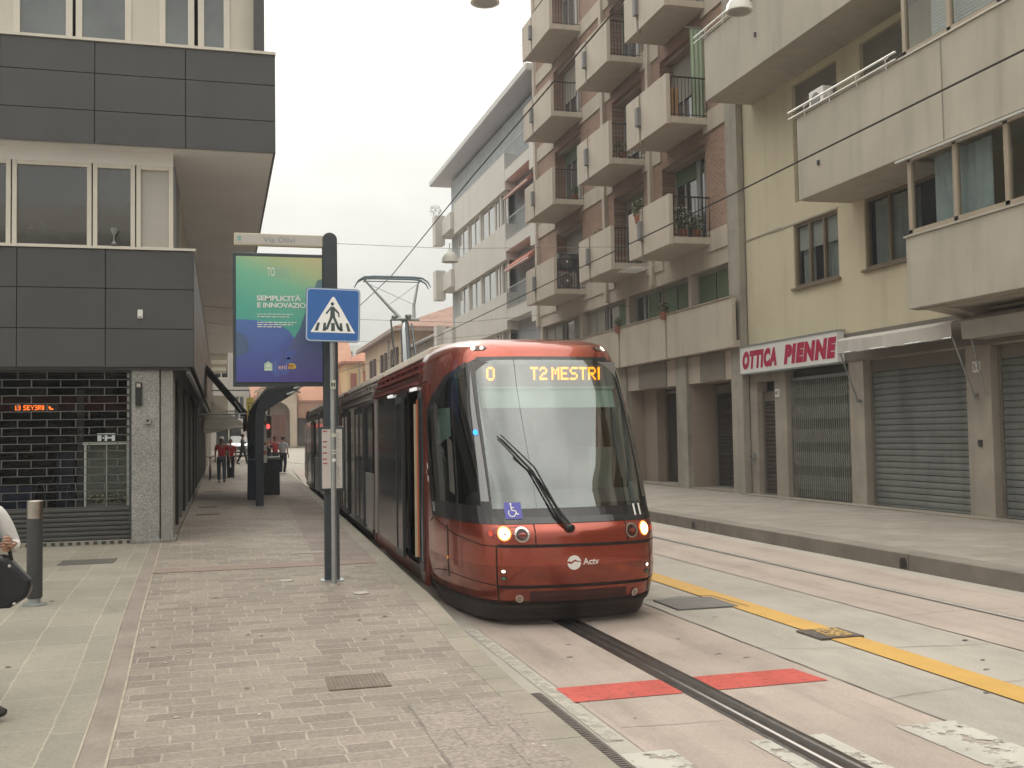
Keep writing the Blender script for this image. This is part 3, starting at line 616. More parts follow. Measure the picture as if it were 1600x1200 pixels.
for x, z, a, b in dots('13 SEY3RII', .44, .075, fill=1.0): m.quad((-3.24+x-a, 18.715, 2.385+z-b), (-3.24+x+a, 18.715, 2.385+z-b), (-3.24+x+a, 18.715, 2.385+z+b), (-3.24+x-a, 18.715, 2.385+z+b))
m.box(-2.72, -2.66, 18.713, 18.716, 2.39, 2.405); m.box(-2.73, -2.70, 18.713, 18.716, 2.41, 2.44); m.build('text', glow_text, t)
bk = thing('bicycle', 'bicycle parked inside the dark corner shop, only its thin rims showing', 'bicycle', (-2.75, 19.3, .2))
rimm = M('rim_metal', (.16, .16, .155), .3, .8, var=0)
for cx in (-2.95, -2.45):
    m = MB(); m.tube([(cx+.16*math.sin(a)*.55, 19.3+.05*math.cos(a), .85+.34*math.cos(a)) for a in [k*math.pi/12 for k in range(25)]], .005, 5); m.build('wheel', rimm, bk)
m = MB(); m.tube([(-2.95, 19.3, .85), (-2.75, 19.3, 1.25), (-2.45, 19.3, .85)], .014, 6); m.tube([(-2.75, 19.3, 1.25), (-2.7, 19.3, 1.4), (-2.6, 19.25, 1.42)], .012, 6); m.build('frame', black, bk)
# street side: row of dark framed shop windows
sidecol = M('side_post', (.24, .235, .22), .45, .4, var=.15, vs=3)
for k in range(20):
    y = 18.95+k*1.95
    if y > 57: break
    MB().box(-.90, -.78, y, y+.14, .18+zg(y), 3.0).build('side_post', bronze if k % 2 else sidecol, LB)
    f = MB(); f.box(-.93, -.88, y+.14, y+1.95, .18+zg(y), .42+zg(y)); f.box(-.93, -.88, y+.14, y+1.95, 2.45, 2.6)
    if k == 0: f.box(-.91, -.87, y+.14, y+1.95, .42, .9)
    o = f.build('side_window', bronze, LB)
    MB().quad((-.90, y+.14, .4), (-.90, y+1.95, .4), (-.90, y+1.95, 3.0), (-.90, y+.14, 3.0)).build('pane', dkglass, o)
m = MB(); m.box(-.90, -.74, 18.95, 59, .12, .27); m.build('side_plinth', kerbdark, LB)
m = MB(); m.box(-.56, -.50, 18.3, 58, 2.94, 3.0); m.build('side_rail', galv, LB)
m = MB(); m.box(-.95, -.85, 57, 60, 0, 3.0); m.build('end_wall', soff, LB)

# folding arm awning seen edge on
navy = M('navy_canvas', (.03, .035, .05), .8, var=.2, vs=3)
aw = thing('awning', 'extended navy awning on a folding arm fixed to the dark office fascia', 'awning', (-.4, 30, 3.6))
m = MB(); m.prism([(-.42, 3.86), (-.38, 3.90), (.70, 2.60), (.66, 2.54)], 'y', 30.05, 34.5); m.build('canvas', navy, aw)
m = MB(); m.prism([(.66, 2.56), (.69, 2.56), (.69, 2.12), (.66, 2.08)], 'y', 30.1, 34.4); m.build('valance', M('wine_canvas', (.12, .02, .035), .8, var=.3, vs=4), aw)
m = MB(); m.tube([(-.44, 30.0, 3.0), (-.60, 30.02, 2.55), (.66, 30.02, 2.55)], .022, 8); m.tube([(-.42, 30.0, 3.95), (-.50, 30.0, 3.2), (-.62, 30, 2.60)], .025, 8); m.tube([(-.6, 30.04, 2.42), (.62, 30.04, 2.46)], .015, 6); m.tube([(.35, 30.0, 2.9), (.55, 30.0, 2.58)], .018, 6); m.build('arm', galv, aw)
# cream awning beyond
aw = thing('awning', 'cream awning over the pavement beyond the navy one', 'awning', (-.3, 48, 3))
m = MB(); P_ = [(-.75, 3.75), (-.3, 3.45), (.3, 3.0), (.95, 2.55), (1.0, 2.35), (.96, 2.33), (.6, 2.38), (-.3, 2.2), (-.75, 2.15)]
m.prism(P_, 'y', 47.5, 52); m.build('canvas', M('cream_canvas', (.46, .44, .38), .8, var=.2, vs=1.5), aw)
m = MB(); m.tube([(-.8, 47.4, 2.3), (1.0, 47.4, 2.4)], .03, 6); m.build('arm', galv, aw)

# ============================================================ buildings behind the viewpoint, seen in glass and paint
def backblock(label, x0, x1, y0, y1, H, col, face):
    b = thing('apartment_block', label, 'building', ((x0+x1)/2, (y0+y1)/2, 0)); mt = M('back_'+str(x0), col, .85, var=.1, vs=.5, streak=.1)
    ax = 'y' if face == 'y' else 'x'; pos = y1 if face == 'y' else x0; u0, u1 = (x0, x1) if face == 'y' else (y0, y1); ops_ = []
    z = 4.4
    while z+1.6 < H:
        u = u0+1.2
        while u+1.8 < u1: ops_.append((u, u+1.8, z, z+1.6)); u += 3.4
        z += 3.3
    m = MB(); facade(m, ax, pos, u0, u1, 0, H, ops_, .2, -1 if face == 'y' else 1); m.build('wall', mt, b)
    if face == 'y': q = MB().box(x0, x1, y0, y1-.21, 0, H)
    else: q = MB().box(x0+.21, x1, y0, y1, 0, H)
    q.build('glazing', dkglass, b); z = 3.3
    q = MB()
    while z < H: (q.box(x0, x1, y1, y1+1.1, z, z+1.1) if face == 'y' else q.box(x0-1.2, x0, y0, y1, z, z+1.2)); z += 3.3
    q.build_each('balcony', mt, b)
backblock('long apartment block behind the viewpoint on the right side of the street', 13.3, 25, -45, 5.9, 14.5, (.45, .38, .30), 'x')
backblock('pale block closing the plaza behind the viewpoint on the left', -24, -3, -45, -26, 15, (.50, .47, .42), 'y')

# ============================================================ far left buildings
def plainblock(name, label, x0, x1, y0, y1, z0, z1, col, wins_front, wins_side, balc=(), roof=None):
    b = thing(name, label, 'building', ((x0+x1)/2, (y0+y1)/2, z0))
    mt = M('render_'+name+str(round(x0, 1)), col, .85, var=.08, vs=.5, streak=.12)
    m = MB(); facade(m, 'y', y0, x0, x1, z0, z1, wins_front, .2, 1); facade(m, 'x', x1, y0, y1, z0, z1, wins_side, .2, -1)
    m.quad((x0, y0, z1), (x1, y0, z1), (x1, y1, z1), (x0, y1, z1)); m.quad((x0, y0, z0), (x0, y1, z0), (x0, y1, z1), (x0, y0, z1)); m.quad((x0, y1, z0), (x1, y1, z0), (x1, y1, z1), (x0, y1, z1))
    m.build('wall', mt, b)
    for a, c, d, e in wins_front: window(b, 'y', y0+.2, a, c, d, e, 2, frame, dkglass, .08, -1, .05)
    for a, c, d, e in wins_side: window(b, 'x', x1-.2, a, c, d, e, 2, frame, dkglass, .08, 1, .05)
    for bx in balc:
        o = MB().box(bx[0], bx[1], bx[2], bx[3], bx[4], bx[4]+.18).box(bx[0], bx[1], bx[2], bx[2]+.06, bx[4]+.18, bx[4]+1.0).box(bx[1]-.06, bx[1], bx[2]+.06, bx[3], bx[4]+.18, bx[4]+1.0).build('balcony', mt, b)
    return b, mt
b, mt = plainblock('house', 'cream building with white balconies past the office block on the left', -12, -.7, 60.2, 82, 0, 13, (.56, .53, .45), [(-3, -2, 4, 6)], [(61+3.2*k, 62.6+3.2*k, z, z+1.7) for k in range(6) for z in (.6, 3.9, 7.1)], [(-.7, .35, 61+6.4*k, 64+6.4*k, z) for k in range(3) for z in (3.3, 6.5)])
b, mt = plainblock('house', 'pale grey building closing the left side of the street before the church', -8, 2.3, 92, 104, 0, 12, (.42, .40, .38), [(-.6, .6, 3.5, 5.5), (1.0, 1.9, 3.5, 5.5), (-.6, .6, 7, 9), (1.0, 1.9, 7, 9), (-.5, 1.7, .9, 3.0)], [(94, 96, 4, 6)])
# small yellow vertical sign
t = thing('shop_sign', 'yellow vertical sign hanging over the left pavement behind the shelter', 'sign', (1.25, 50, 3.4))
MB().box(1.10, 1.45, 49.9, 50.0, 2.75, 3.75).build('board', M('sign_yellow', (.60, .50, .10), .5, var=.05), t); MB().box(1.12, 1.43, 49.86, 49.9, 3.5, 3.52).box(1.2, 1.24, 49.87, 49.9, 2.85, 3.4).build('lettering', darkmetal, t); MB().tube([(1.27, 50.05, 3.72), (1.27, 50.05, 4.1), (-.7, 50.05, 4.1)], .03, 6).build('bracket', darkmetal, t)
t = thing('shop_sign', 'small white sign board under the yellow vertical sign', 'sign', (1.4, 52, 2.3)); MB().box(1.22, 1.55, 52, 52.06, 2.1, 2.7).build('board', white, t); MB().box(1.28, 1.48, 51.98, 52, 2.3, 2.5).build('lettering', darkmetal, t); MB().tube([(1.38, 52.1, 2.68), (1.38, 52.1, 3.2), (-.7, 52.1, 3.2)], .03, 6).build('bracket', darkmetal, t)
t = thing('awning', 'dark red shop awning low behind the shelter post', 'awning', (1.0, 66, 2.2)); MB().prism([(.2, 3.0), (1.6, 2.5), (1.62, 1.95), (1.58, 1.95), (1.56, 2.42), (.2, 2.9)], 'y', 66, 70).build('canvas', M('red_canvas', (.20, .03, .03), .8, var=.2), t); MB().tube([(-.7, 66, 2.9), (1.6, 66, 2.45)], .03, 6).build('arm', galv, t)

# ============================================================ church and houses closing the street
tile = BR('roof_tiles', 'xz', .22, .18, .02, (.40, .16, .09), (.55, .27, .17), (.26, .10, .06), .85, .8, .2, speck=.2)
tiley = BR('roof_tiles_side', 'yz', .3, .2, .03, (.36, .19, .14), (.50, .30, .24), (.22, .12, .09), .85, .8, .2, speck=.25)
brickp = BR('church_brick', 'xz', .3, .1, .012, (.42, .20, .13), (.50, .27, .19), (.45, .36, .30), .85, .3, .15)
ch = thing('church', 'brick church with orange tiled roof and arched stone portal closing the street', 'church', (4, 110, 1))
m = MB(); m.box(-5, 13.5, 112, 124, .5, 7.5); m.build('wall', brickp, ch)
m = MB(); m.add([(-5.5, 108.5, 5.7), (13.8, 108.5, 5.7), (13.8, 121, 14.2), (-5.5, 121, 14.2), (-5.5, 108.5, 5.5), (13.8, 108.5, 5.5), (13.8, 121, 14.0), (-5.5, 121, 14.0)], [(0,1,2,3), (4,5,6,7), (0,1,5,4), (1,2,6,5), (2,3,7,6), (3,0,4,7)]); m.build('roof', M('orange_tiles', (.44, .225, .145), .85, var=.14, vs=1.2, bump=.5, bs=8, spots=.08), ch)
m = MB(); m.box(7.25, 13.5, 108.6, 109.0, 3.9, 5.5); m.build('brick_frieze', brickp, ch)
m = MB(); m.box(7.3, 13.4, 109.2, 112, .8, 3.9); m.build('porch', M('porch_shade', (.11, .095, .085), .85, var=.5, vs=.8), ch)  # shade under the porch put into this dark colour
stone = M('portal_stone', (.60, .52, .42), .85, var=.12, vs=1.5)
# portal with a real arch opening
cx = 5.45; rr = 1.12; zs = 4.35
m = MB(); yF = 107.0
arc = [(cx+rr*math.cos(a), zs+rr*math.sin(a)) for a in [math.pi*k/16 for k in range(17)]]
L_ = 3.45; Rr = 7.3; top = 6.45
m.quad((L_, yF, .8), (cx-rr, yF, .8), (cx-rr, yF, zs), (L_, yF, zs)); m.quad((cx+rr, yF, .8), (Rr, yF, .8), (Rr, yF, zs), (cx+rr, yF, zs))
for k in range(16):
    a, b = arc[k], arc[k+1]; ta = a[0] if True else 0
    m.quad((a[0], yF, a[1]), (b[0], yF, b[1]), (b[0], yF, top), (a[0], yF, top)); m.quad((a[0], yF, a[1]), (b[0], yF, b[1]), (b[0], yF+.5, b[1]), (a[0], yF+.5, a[1]))
m.quad((L_, yF, zs), (cx-rr, yF, zs), (cx-rr, yF, top), (L_, yF, top)); m.quad((cx+rr, yF, zs), (Rr, yF, zs), (Rr, yF, top), (cx+rr, yF, top))
m.quad((cx-rr, yF, .8), (cx-rr, yF+.5, .8), (cx-rr, yF+.5, zs), (cx-rr, yF, zs)); m.quad((cx+rr, yF, .8), (cx+rr, yF+.5, .8), (cx+rr, yF+.5, zs), (cx+rr, yF, zs))
m.prism([(L_, top), (Rr, top), (cx, top+1.1)], 'y', yF, 109); m.box(L_, L_+.05, yF, 109, .8, top); m.box(Rr-.05, Rr, yF, 109, .8, top); m.build('portal', stone, ch)
m = MB(); m.prism([(L_-.35, top-.05), (L_-.3, top+.15), (cx, top+1.45), (Rr+.3, top+.15), (Rr+.35, top-.05), (cx, top+1.2)], 'y', yF-.35, 109.2); m.build('portal_cornice', M('cornice_stone', (.52, .44, .36), .85, var=.1), ch)
m = MB()
for k in range(16):
    a, b = arc[k], arc[k+1]; f = 1.13; A = (cx+(a[0]-cx)*f, zs+(a[1]-zs)*f); B_ = (cx+(b[0]-cx)*f, zs+(b[1]-zs)*f)
    m.add([(a[0], yF-.08, a[1]), (b[0], yF-.08, b[1]), (B_[0], yF-.08, B_[1]), (A[0], yF-.08, A[1]), (a[0], yF, a[1]), (b[0], yF, b[1]), (B_[0], yF, B_[1]), (A[0], yF, A[1])], [(0,1,2,3), (2,3,7,6), (0,1,5,4)])
m.build('arch_moulding', stone, ch)
m = MB(); m.prism([(cx-rr, .8)]+[(p[0], p[1]) for p in reversed(arc)]+[(cx+rr, .8)], 'y', yF+.5, yF+.6); m.box(cx-rr, cx+rr, yF+.42, yF+.5, zs-.12, zs+.05); m.build('tympanum', M('door_surround', (.20, .15, .12), .8, var=.2, vs=2), ch)
o = MB().box(cx-.72, cx+.72, yF+.38, yF+.46, .8, zs-.12).build('door', M('church_door', (.17, .07, .045), .6, var=.2, vs=2), ch)
MB().box(cx-.02, cx+.02, yF+.36, yF+.38, .8, zs-.12).build('door_gap', black, o)
t = thing('road_sign', 'round pale traffic sign on a post in front of the church porch', 'sign', (8.6, 100, .9)); MB().lathe([(.001, 99.94), (.42, 99.94), (.42, 99.98), (.001, 99.98)], 8.6, 3.5, 18, 'y').build('disc', white, t); MB().tube([(8.6, 100, .9), (8.6, 100, 3.6)], .04, 6).build('pole', galv, t); MB().box(7.9, 8.45, 99.95, 100, 4.2, 4.4).build('plate', white, t)
t = thing('street_barrier', 'orange and white barrier post beside the church porch', 'barrier', (9.9, 98, .9)); MB().box(9.7, 10.1, 98, 98.2, .9, 2.9).build('board', M('barrier_orange', (.5, .16, .07), .6, var=.1), t); MB().box(9.45, 9.7, 98.02, 98.18, .9, 2.9).build('panel', white, t)
m = MB(); m.box(3.4, 14, 104, 106.8, .5, 1.07); struct(m.build('far_kerb', kerbm))

def hip(m, x0, x1, y0, y1, z, h, ov=.5):
    a, b, c, d = x0-ov, x1+ov, y0-ov, y1+ov; s = (b-a)/2
    v = [(a, c, z), (b, c, z), (b, d, z), (a, d, z), ((a+b)/2, c+s, z+h), ((a+b)/2, d-s, z+h), (a, c, z-.2), (b, c, z-.2), (b, d, z-.2), (a, d, z-.2)]
    m.add(v, [(0,1,4), (1,2,5,4), (2,3,5), (3,0,4,5), (6,9,8,7), (0,1,7,6), (1,2,8,7), (2,3,9,8), (3,0,6,9)])
peach = M('peach_render', (.58, .45, .32), .85, var=.10, vs=.6, streak=.15)
hs = thing('house', 'peach house with brown shutters and hipped tile roof behind the pantograph', 'house', (16, 90, 0))
wf_ = [(15.2, 16.4, 6.2, 8.6), (18.4, 19.6, 6.2, 8.6)]; ws_ = [(79.5, 81, 6.0, 8.6), (85, 86.5, 6.0, 8.6), (91.5, 93, 6, 8.6), (79.5, 81, 2, 4.6), (85, 86.5, 2, 4.6)]
m = MB(); facade(m, 'y', 77, 12.9, 26, 0, 9.9, wf_, .2, 1); facade(m, 'x', 12.9, 77, 98, 0, 9.9, ws_, .2, 1); m.box(13.2, 25.9, 77.3, 97.9, 0, 9.9); m.build('wall', peach, hs)
m = MB(); hip(m, 12.9, 26, 77, 98, 9.95, 2.9, .7); m.build('roof', M('old_tiles', (.30, .18, .14), .9, var=.3, vs=1.5, bump=.6, bs=6, spots=.3), hs)
m = MB(); m.box(12.1, 12.3, 76.2, 98.8, 9.6, 9.78); m.box(12.3, 26, 76.2, 76.35, 9.6, 9.78); m.build('gutter', M('gutter_metal', (.30, .24, .2), .6, var=.2), hs)
sh_ = M('brown_shutter', (.10, .065, .055), .7, var=.2, vs=4)
for a, c, d, e in wf_:
    o = MB().box(a-.12, c+.12, 76.94, 77.0, e, e+.12).box(a-.12, c+.12, 76.92, 77.0, d-.12, d).box(c, c+.12, 76.94, 77, d, e).build('window', white, hs); q = MB(); slats(q, 'y', 77.08, a, c, d, e, .12, .02, -1); q.build('shutter', sh_, o)
for a, c, d, e in ws_:
    o = MB().box(12.8, 12.9, a-.1, c+.1, d-.12, d).build('window', white, hs); MB().box(12.70, 12.88, a-.75, a-.02, d, e).build('shutter', sh_, o); MB().box(12.70, 12.88, c+.02, c+.75, d, e).build('shutter', sh_, o); MB().quad((13.05, a, d), (13.05, c, d), (13.05, c, e), (13.05, a, e)).build('pane', dkglass, o)
m = MB(); m.tube([(12.75, 82.9, .5), (12.75, 82.9, 9.6)], .09, 6); m.build_each('drainpipe', galv, hs)
# low wing with its gutter in front of the peach house
lw = thing('house', 'low grey rendered wing with a long gutter between the white block and the peach house', 'house', (16, 72, 0))
m = MB(); m.box(13.3, 20, 64.3, 76, 0, 8.2); m.build('wall', M('low_wing', (.44, .41, .36), .85, var=.1, vs=.5, streak=.2), lw)
m = MB(); m.prism([(12.9, 8.1), (12.9, 8.32), (17, 9.6), (20.2, 8.3), (20.2, 8.1)], 'y', 64.35, 76.3); m.build('roof', M('wing_tiles', (.30, .22, .18), .9, var=.3, vs=2), lw)
m = MB(); m.tube([(12.85, 64.4, 8.15), (12.85, 76.3, 8.15)], .10, 8); m.tube([(12.85, 68.5, 8.1), (13.1, 68.6, 7.5), (13.2, 68.6, 1)], .07, 6); m.build('gutter', galv, lw)
m = MB(); m.box(13.25, 13.3, 70, 71.2, 5.4, 6.6); m.build('window', dkglass, lw)
# annexe of yellow house
yh = thing('house', 'yellow ochre house with red tiled roof and one brown shutter beyond the peach house', 'house', (16, 112, 0))
ym = M('ochre_render', (.66, .50, .27), .85, var=.08, vs=.6, streak=.1)
m = MB(); m.box(12.0, 22, 105, 118, 0, 9.4); m.build('wall', ym, yh); m = MB(); hip(m, 12.0, 22, 105, 118, 9.4, 2.4, .6); m.build('roof', tile, yh)
m = MB(); m.box(12.35, 12.95, 104.9, 105, 6.1, 8.2); m.build('shutter', M('brick_shutter', (.28, .09, .07), .7, var=.1), yh); m = MB(); m.tube([(13.25, 104.9, .5), (13.25, 104.9, 9.3)], .07, 6); m.build_each('drainpipe', galv, yh)
lr = thing('house', 'small tiled outbuilding roof in front of the yellow ochre house', 'outbuilding', (13.5, 98, 0))
m = MB(); m.box(12.0, 14.5, 99.2, 102, 0, 5.2); m.build('wall', ym, lr); m = MB(); m.add([(11.6, 98.9, 5.2), (15, 98.9, 7.0), (15, 102.5, 7.2), (11.6, 102.5, 5.4), (11.6, 98.9, 5.0), (15, 98.9, 6.8), (15, 102.5, 7.0), (11.6, 102.5, 5.2)], [(0,1,2,3), (4,5,6,7), (0,1,5,4), (1,2,6,5), (2,3,7,6), (3,0,4,7)]); m.build('roof', M('outbuilding_tiles', (.30, .22, .16), .9, var=.3, vs=3), lr)
pr = thing('house', 'salmon red wall of a narrow house between the yellow house and the peach house', 'house', (13.3, 99, 0)); MB().box(12.75, 13.6, 98.15, 98.8, 0, 8.0).build('wall', M('salmon', (.55, .22, .16), .8, var=.1), pr); MB().box(12.6, 13.7, 98.05, 98.85, 8.0, 8.2).build('coping', stone, pr)
hr = thing('tower_block', 'distant white tower block just visible behind the yellow house roof', 'building', (22, 170, 0))
m = MB(); facade(m, 'y', 165, 17, 30, 0, 16.2, [(18.2+2.6*k, 19.8+2.6*k, z, z+1.4) for k in range(4) for z in (11.4, 13.9)], .2, 1); m.box(17.1, 29.9, 165.3, 175, 0, 16.1); m.build('wall', M('tower_white', (.62, .63, .62), .8, var=.05), hr)
for k in range(4):
    for z in (11.4, 13.9): MB().quad((18.2+2.6*k, 165.2, z), (19.8+2.6*k, 165.2, z), (19.8+2.6*k, 165.2, z+1.4), (18.2+2.6*k, 165.2, z+1.4)).build('window', greyglass, hr)
def leaves(mb, n, c, s, r0, r1):
    for i in range(n):
        while True:
            u = Vector((random.uniform(-1, 1), random.uniform(-1, 1), random.uniform(-1, 1)))
            if u.length <= 1: break
        p = Vector(c)+Vector((u.x*s[0], u.y*s[1], u.z*s[2])); r = random.uniform(r0, r1)
        a = Vector((random.uniform(-1, 1), random.uniform(-1, 1), random.uniform(-1, 1))).normalized(); b = a.cross(Vector((random.uniform(-1, 1), .3, .8))).normalized()
        mb.quad(p-a*r, p-b*r*.45, p+a*r, p+b*r*.45)
tr = thing('tree', 'green tree top showing above the yellow house roof', 'tree', (17.5, 125, 0)); m = MB(); m.tube([(17.5, 125, .8), (17.6, 125, 6), (17.3, 125, 9)], [.3, .22, .1], 8); m.tube([(17.6, 125, 6), (18.6, 125, 8.6)], [.14, .05], 6); m.build('trunk', M('bark', (.10, .075, .055), .9, var=.2), tr)
m = MB()
for k in range(9): leaves(m, 260, (17.5+random.uniform(-1.6, 1.6), 125+random.uniform(-1.5, 1.5), 10.4+random.uniform(-1.4, 1.3)), (1.1, 1.1, .9), .12, .28)
m.build('crown', leaf, tr, recalc=False)

# ============================================================ RIGHT: yellow building with long balconies
ywall = M('yellow_render', (.60, .535, .385), .85, var=.07, vs=.7, streak=.12, bump=.1, bs=60)
parap = M('grey_render', (.44, .40, .335), .85, var=.09, vs=.8, streak=.20, bump=.12, bs=60)
brownf = M('brown_window_frame', (.20, .155, .11), .5, .2, var=.1)
shopcol = M('pillar_concrete', (.36, .32, .27), .85, var=.2, vs=1.2, streak=.25, bump=.2, bs=40)
shut = M('grey_shutter', (.21, .22, .212), .5, .3, var=.18, vs=.9, streak=.3)
shutf = M('fascia_grey', (.17, .155, .13), .7, var=.15, vs=1)
curt = M('curtain', (.55, .55, .50), .9, var=.1)
blindm = M('blind_slats', (.62, .62, .57), .7, var=.05)
rshut = M('roller_blind_grey', (.22, .21, .18), .7, var=.08)
YB = thing('apartment_block', 'yellow rendered apartment block with long grey balconies above shuttered shops', 'building', (16, 18, 0))
opsY = [(20.62, 22.52, 5.25, 6.78), (16.45, 19.62, 5.25, 6.78), (20.5, 22.4, 7.3, 10.15), (17.9, 19.6, 7.3, 10.15), (14.6, 16.4, 7.3, 10.0), (11, 13.5, 7.3, 10)]
opsG = [(23.63, 24.52, .22, 3.1), (20.38, 23.08, .22, 3.32), (16.60, 19.84, .22, 3.32), (12.0, 15.95, .22, 3.32)]
m = MB(); facade(m, 'x', 13.3, 6, 24.93, 3.95, 24, opsY, .18, 1); m.box(13.3, 30, 24.90, 24.93, .2, 24); m.build('wall', ywall, YB)
m = MB(); facade(m, 'x', 13.3, 6, 24.93, .18, 3.35, opsG, .30, 1); m.build('shop_front_wall', shopcol, YB)
m = MB(); m.box(13.62, 30, 6, 24.88, 0, 24.1); m.build('inner_wall', interior, YB)
m = MB(); m.box(13.26, 13.45, 6, 24.93, 3.35, 3.95); m.build('shop_fascia', shutf, YB)
m = MB(); m.box(13.27, 13.30, 23.1, 24.93, 6.82, 6.85); m.box(13.28, 13.3, 20.6, 23.6, 6.79, 6.83); m.build_each('string_course', parap, YB)
m = MB(); m.box(13.0, 13.3, 8, 24.93, .18, .235); m.build_each('shop_step', kerbm, YB)
def parapet(nm, x, y0, y1, z0, z1, th=.14, xi=13.3):
    m = MB(); m.box(x, x+th, y0, y1, z0, z1); m.box(x+th, xi, y0, y1, z0, z0+.20); m.box(x+th, xi, y1-th, y1, z0+.20, z1)
    o = m.build(nm, parap, YB, bevel=.012); MB().box(x-.03, x+th+.03, y0, y1+.03, z1, z1+.035).build('coping', M('coping_metal', (.55, .52, .45), .4, .4, var=.1), o); return o
pb1 = parapet('balcony', 12.0, 6, 16.45, 4.0, 5.30)
pb2 = parapet('balcony', 12.0, 6, 20.05, 6.78, 8.58)
pb3 = parapet('balcony', 12.0, 6, 24.40, 10.30, 11.95)
pb4 = parapet('balcony', 12.0, 6, 24.40, 13.7, 15.3)
m = MB(); m.prism([(12.3, 4.0), (13.3, 4.0), (13.3, 3.75), (12.9, 3.9)], 'y', 15.9, 16.4); m.build('corbel', parap, pb1)
m = MB()
for y in (15.3, 12.4): m.box(11.985, 11.999, y, y+.02, 6.8, 8.57)
m.build_each('seam', M('seam_grey', (.30, .28, .24), .8, var=0), pb2)
# glazed bay on the lower balcony and the upper glazed balcony
bayg = GLASS('bay_glass', (.68, .72, .72), .03)
for z0, z1, y1, pp in ((5.36, 6.75, 16.38, pb1), (8.64, 10.28, 16.40, pb2)):
    m = MB()
    for k in range(9): y = y1-.10-k*1.22; m.box(12.03, 12.11, y, y+.10, z0, z1)
    m.box(12.03, 12.11, 6, y1, z0-.02, z0+.07); m.box(12.03, 12.11, 6, y1, z1-.08, z1); m.box(12.11, 13.28, y1-.08, y1, z0, z0+.06); m.box(12.11, 13.28, y1-.08, y1, z1-.06, z1)
    o = m.build('bay_window', M('bay_frame', (.34, .28, .21), .5, var=.1), YB)
    MB().quad((12.07, 6, z0), (12.07, y1, z0), (12.07, y1, z1), (12.07, 6, z1)).build('pane', bayg, o)
    m = MB()
    for k in range(5):
        y = y1-.35-k*2.4; n = 26; b0 = len(m.v)
        wd = 1.5 if k != 1 else 1.0
        for i in range(n+1): yy = y-wd*i/n; xx = 12.35+.035*math.sin(i*1.9)+.015*math.sin(i*4.1); m.v += [(xx, yy, z0+.05), (xx, yy, z1-.05)]
        for i in range(n): m.f.append((b0+2*i, b0+2*i+1, b0+2*i+3, b0+2*i+2))
    if z0 < 6: m.build('curtain', M('curtain_pale', (.50, .56, .55), .9, var=.15, vs=3), o, recalc=False)
    else:
        m = MB(); slats(m, 'x', 12.3, 6, y1-.5, z0+.1, z1-.1, .06, .012, -1); m.build('blind', blindm, o)
m = MB(); m.box(11.93, 11.99, 6, 16.6, 6.70, 6.74); m.build('awning_rail', M('pale_rail', (.6, .6, .56), .4, .3, var=.05), pb2)
# windows in the yellow wall
window(YB, 'x', 13.42, 20.62, 22.52, 5.25, 6.78, 3, brownf, bayg, .07, -1, .08, blind=.42, bm_=blindm)
window(YB, 'x', 13.42, 16.45, 19.62, 5.25, 6.78, 4, brownf, bayg, .07, -1, .08)
for a, b, z0, z1 in ((20.75, 21.35, 5.3, 6.2), (21.9, 22.4, 5.3, 6.2), (18.0, 19.5, 5.3, 6.7), (16.6, 17.4, 5.3, 6.7)):
    m = MB()
    for i in range(17): yy = a+(b-a)*i/16; xx = 13.52+.02*math.sin(i*1.9); m.v += [(xx, yy, z0), (xx, yy, z1)]
    for i in range(16): m.f.append((2*i, 2*i+1, 2*i+3, 2*i+2))
    m.build('curtain', M('curtain_grey', (.42, .44, .42), .9, var=.15, vs=3), YB, recalc=False)
for a, b in ((20.5, 22.4), (17.9, 19.6), (14.6, 16.4), (11, 13.5)): m = MB(); slats(m, 'x', 13.40, a, b, 7.3, 10.15, .06, .012, -1); m.build('roller_blind', rshut, YB)
m = MB(); m.box(13.22, 13.34, 20.55, 22.58, 5.19, 5.245); m.box(13.22, 13.34, 16.4, 19.68, 5.19, 5.245); m.build_each('window_sill', brownf, YB)
# white rail on the middle parapet, clothes airer bars on the upper one
wr = M('white_rail', (.78, .77, .73), .4, var=0)
def railing(nm, par, x, y0, y1, z, n=5):
    m = MB(); m.tube([(x, y0, z+.16), (x, y1, z+.16)], .022, 6); m.tube([(x, y0, z+.02), (x, y1, z+.02)], .016, 6)
    for k in range(n): y = y0+(y1-y0)*(k+.3)/n; m.tube([(x+.05, y, z+.16), (x-.02, y, z+.10), (x, y, z-.08)], .012, 5)
    return m.build(nm, wr, par)
railing('rail', pb2, 11.95, 16.5, 20.3, 8.6, 4); railing('rail', pb3, 11.95, 22.0, 24.9, 11.98, 3)
ac = thing('air_conditioner', 'white air conditioner box behind the white rail of the middle grey balcony', 'air conditioner', (12.35, 19.7, 8.62)); MB().box(12.25, 12.5, 19.40, 19.95, 8.62, 9.12).build('case', white, ac, bevel=.02); MB().lathe([(.001, 12.235), (.17, 12.235), (.17, 12.245), (.001, 12.245)], 19.68, 8.87, 16, 'x').build('fan_grille', shut, ac)
for y, z in ((19.2, 7.35), (21.7, 11.0)): MB().box(11.96, 12.0, y, y+.05, z, z+.10).build('spout', darkmetal, pb2 if z < 9 else pb3)
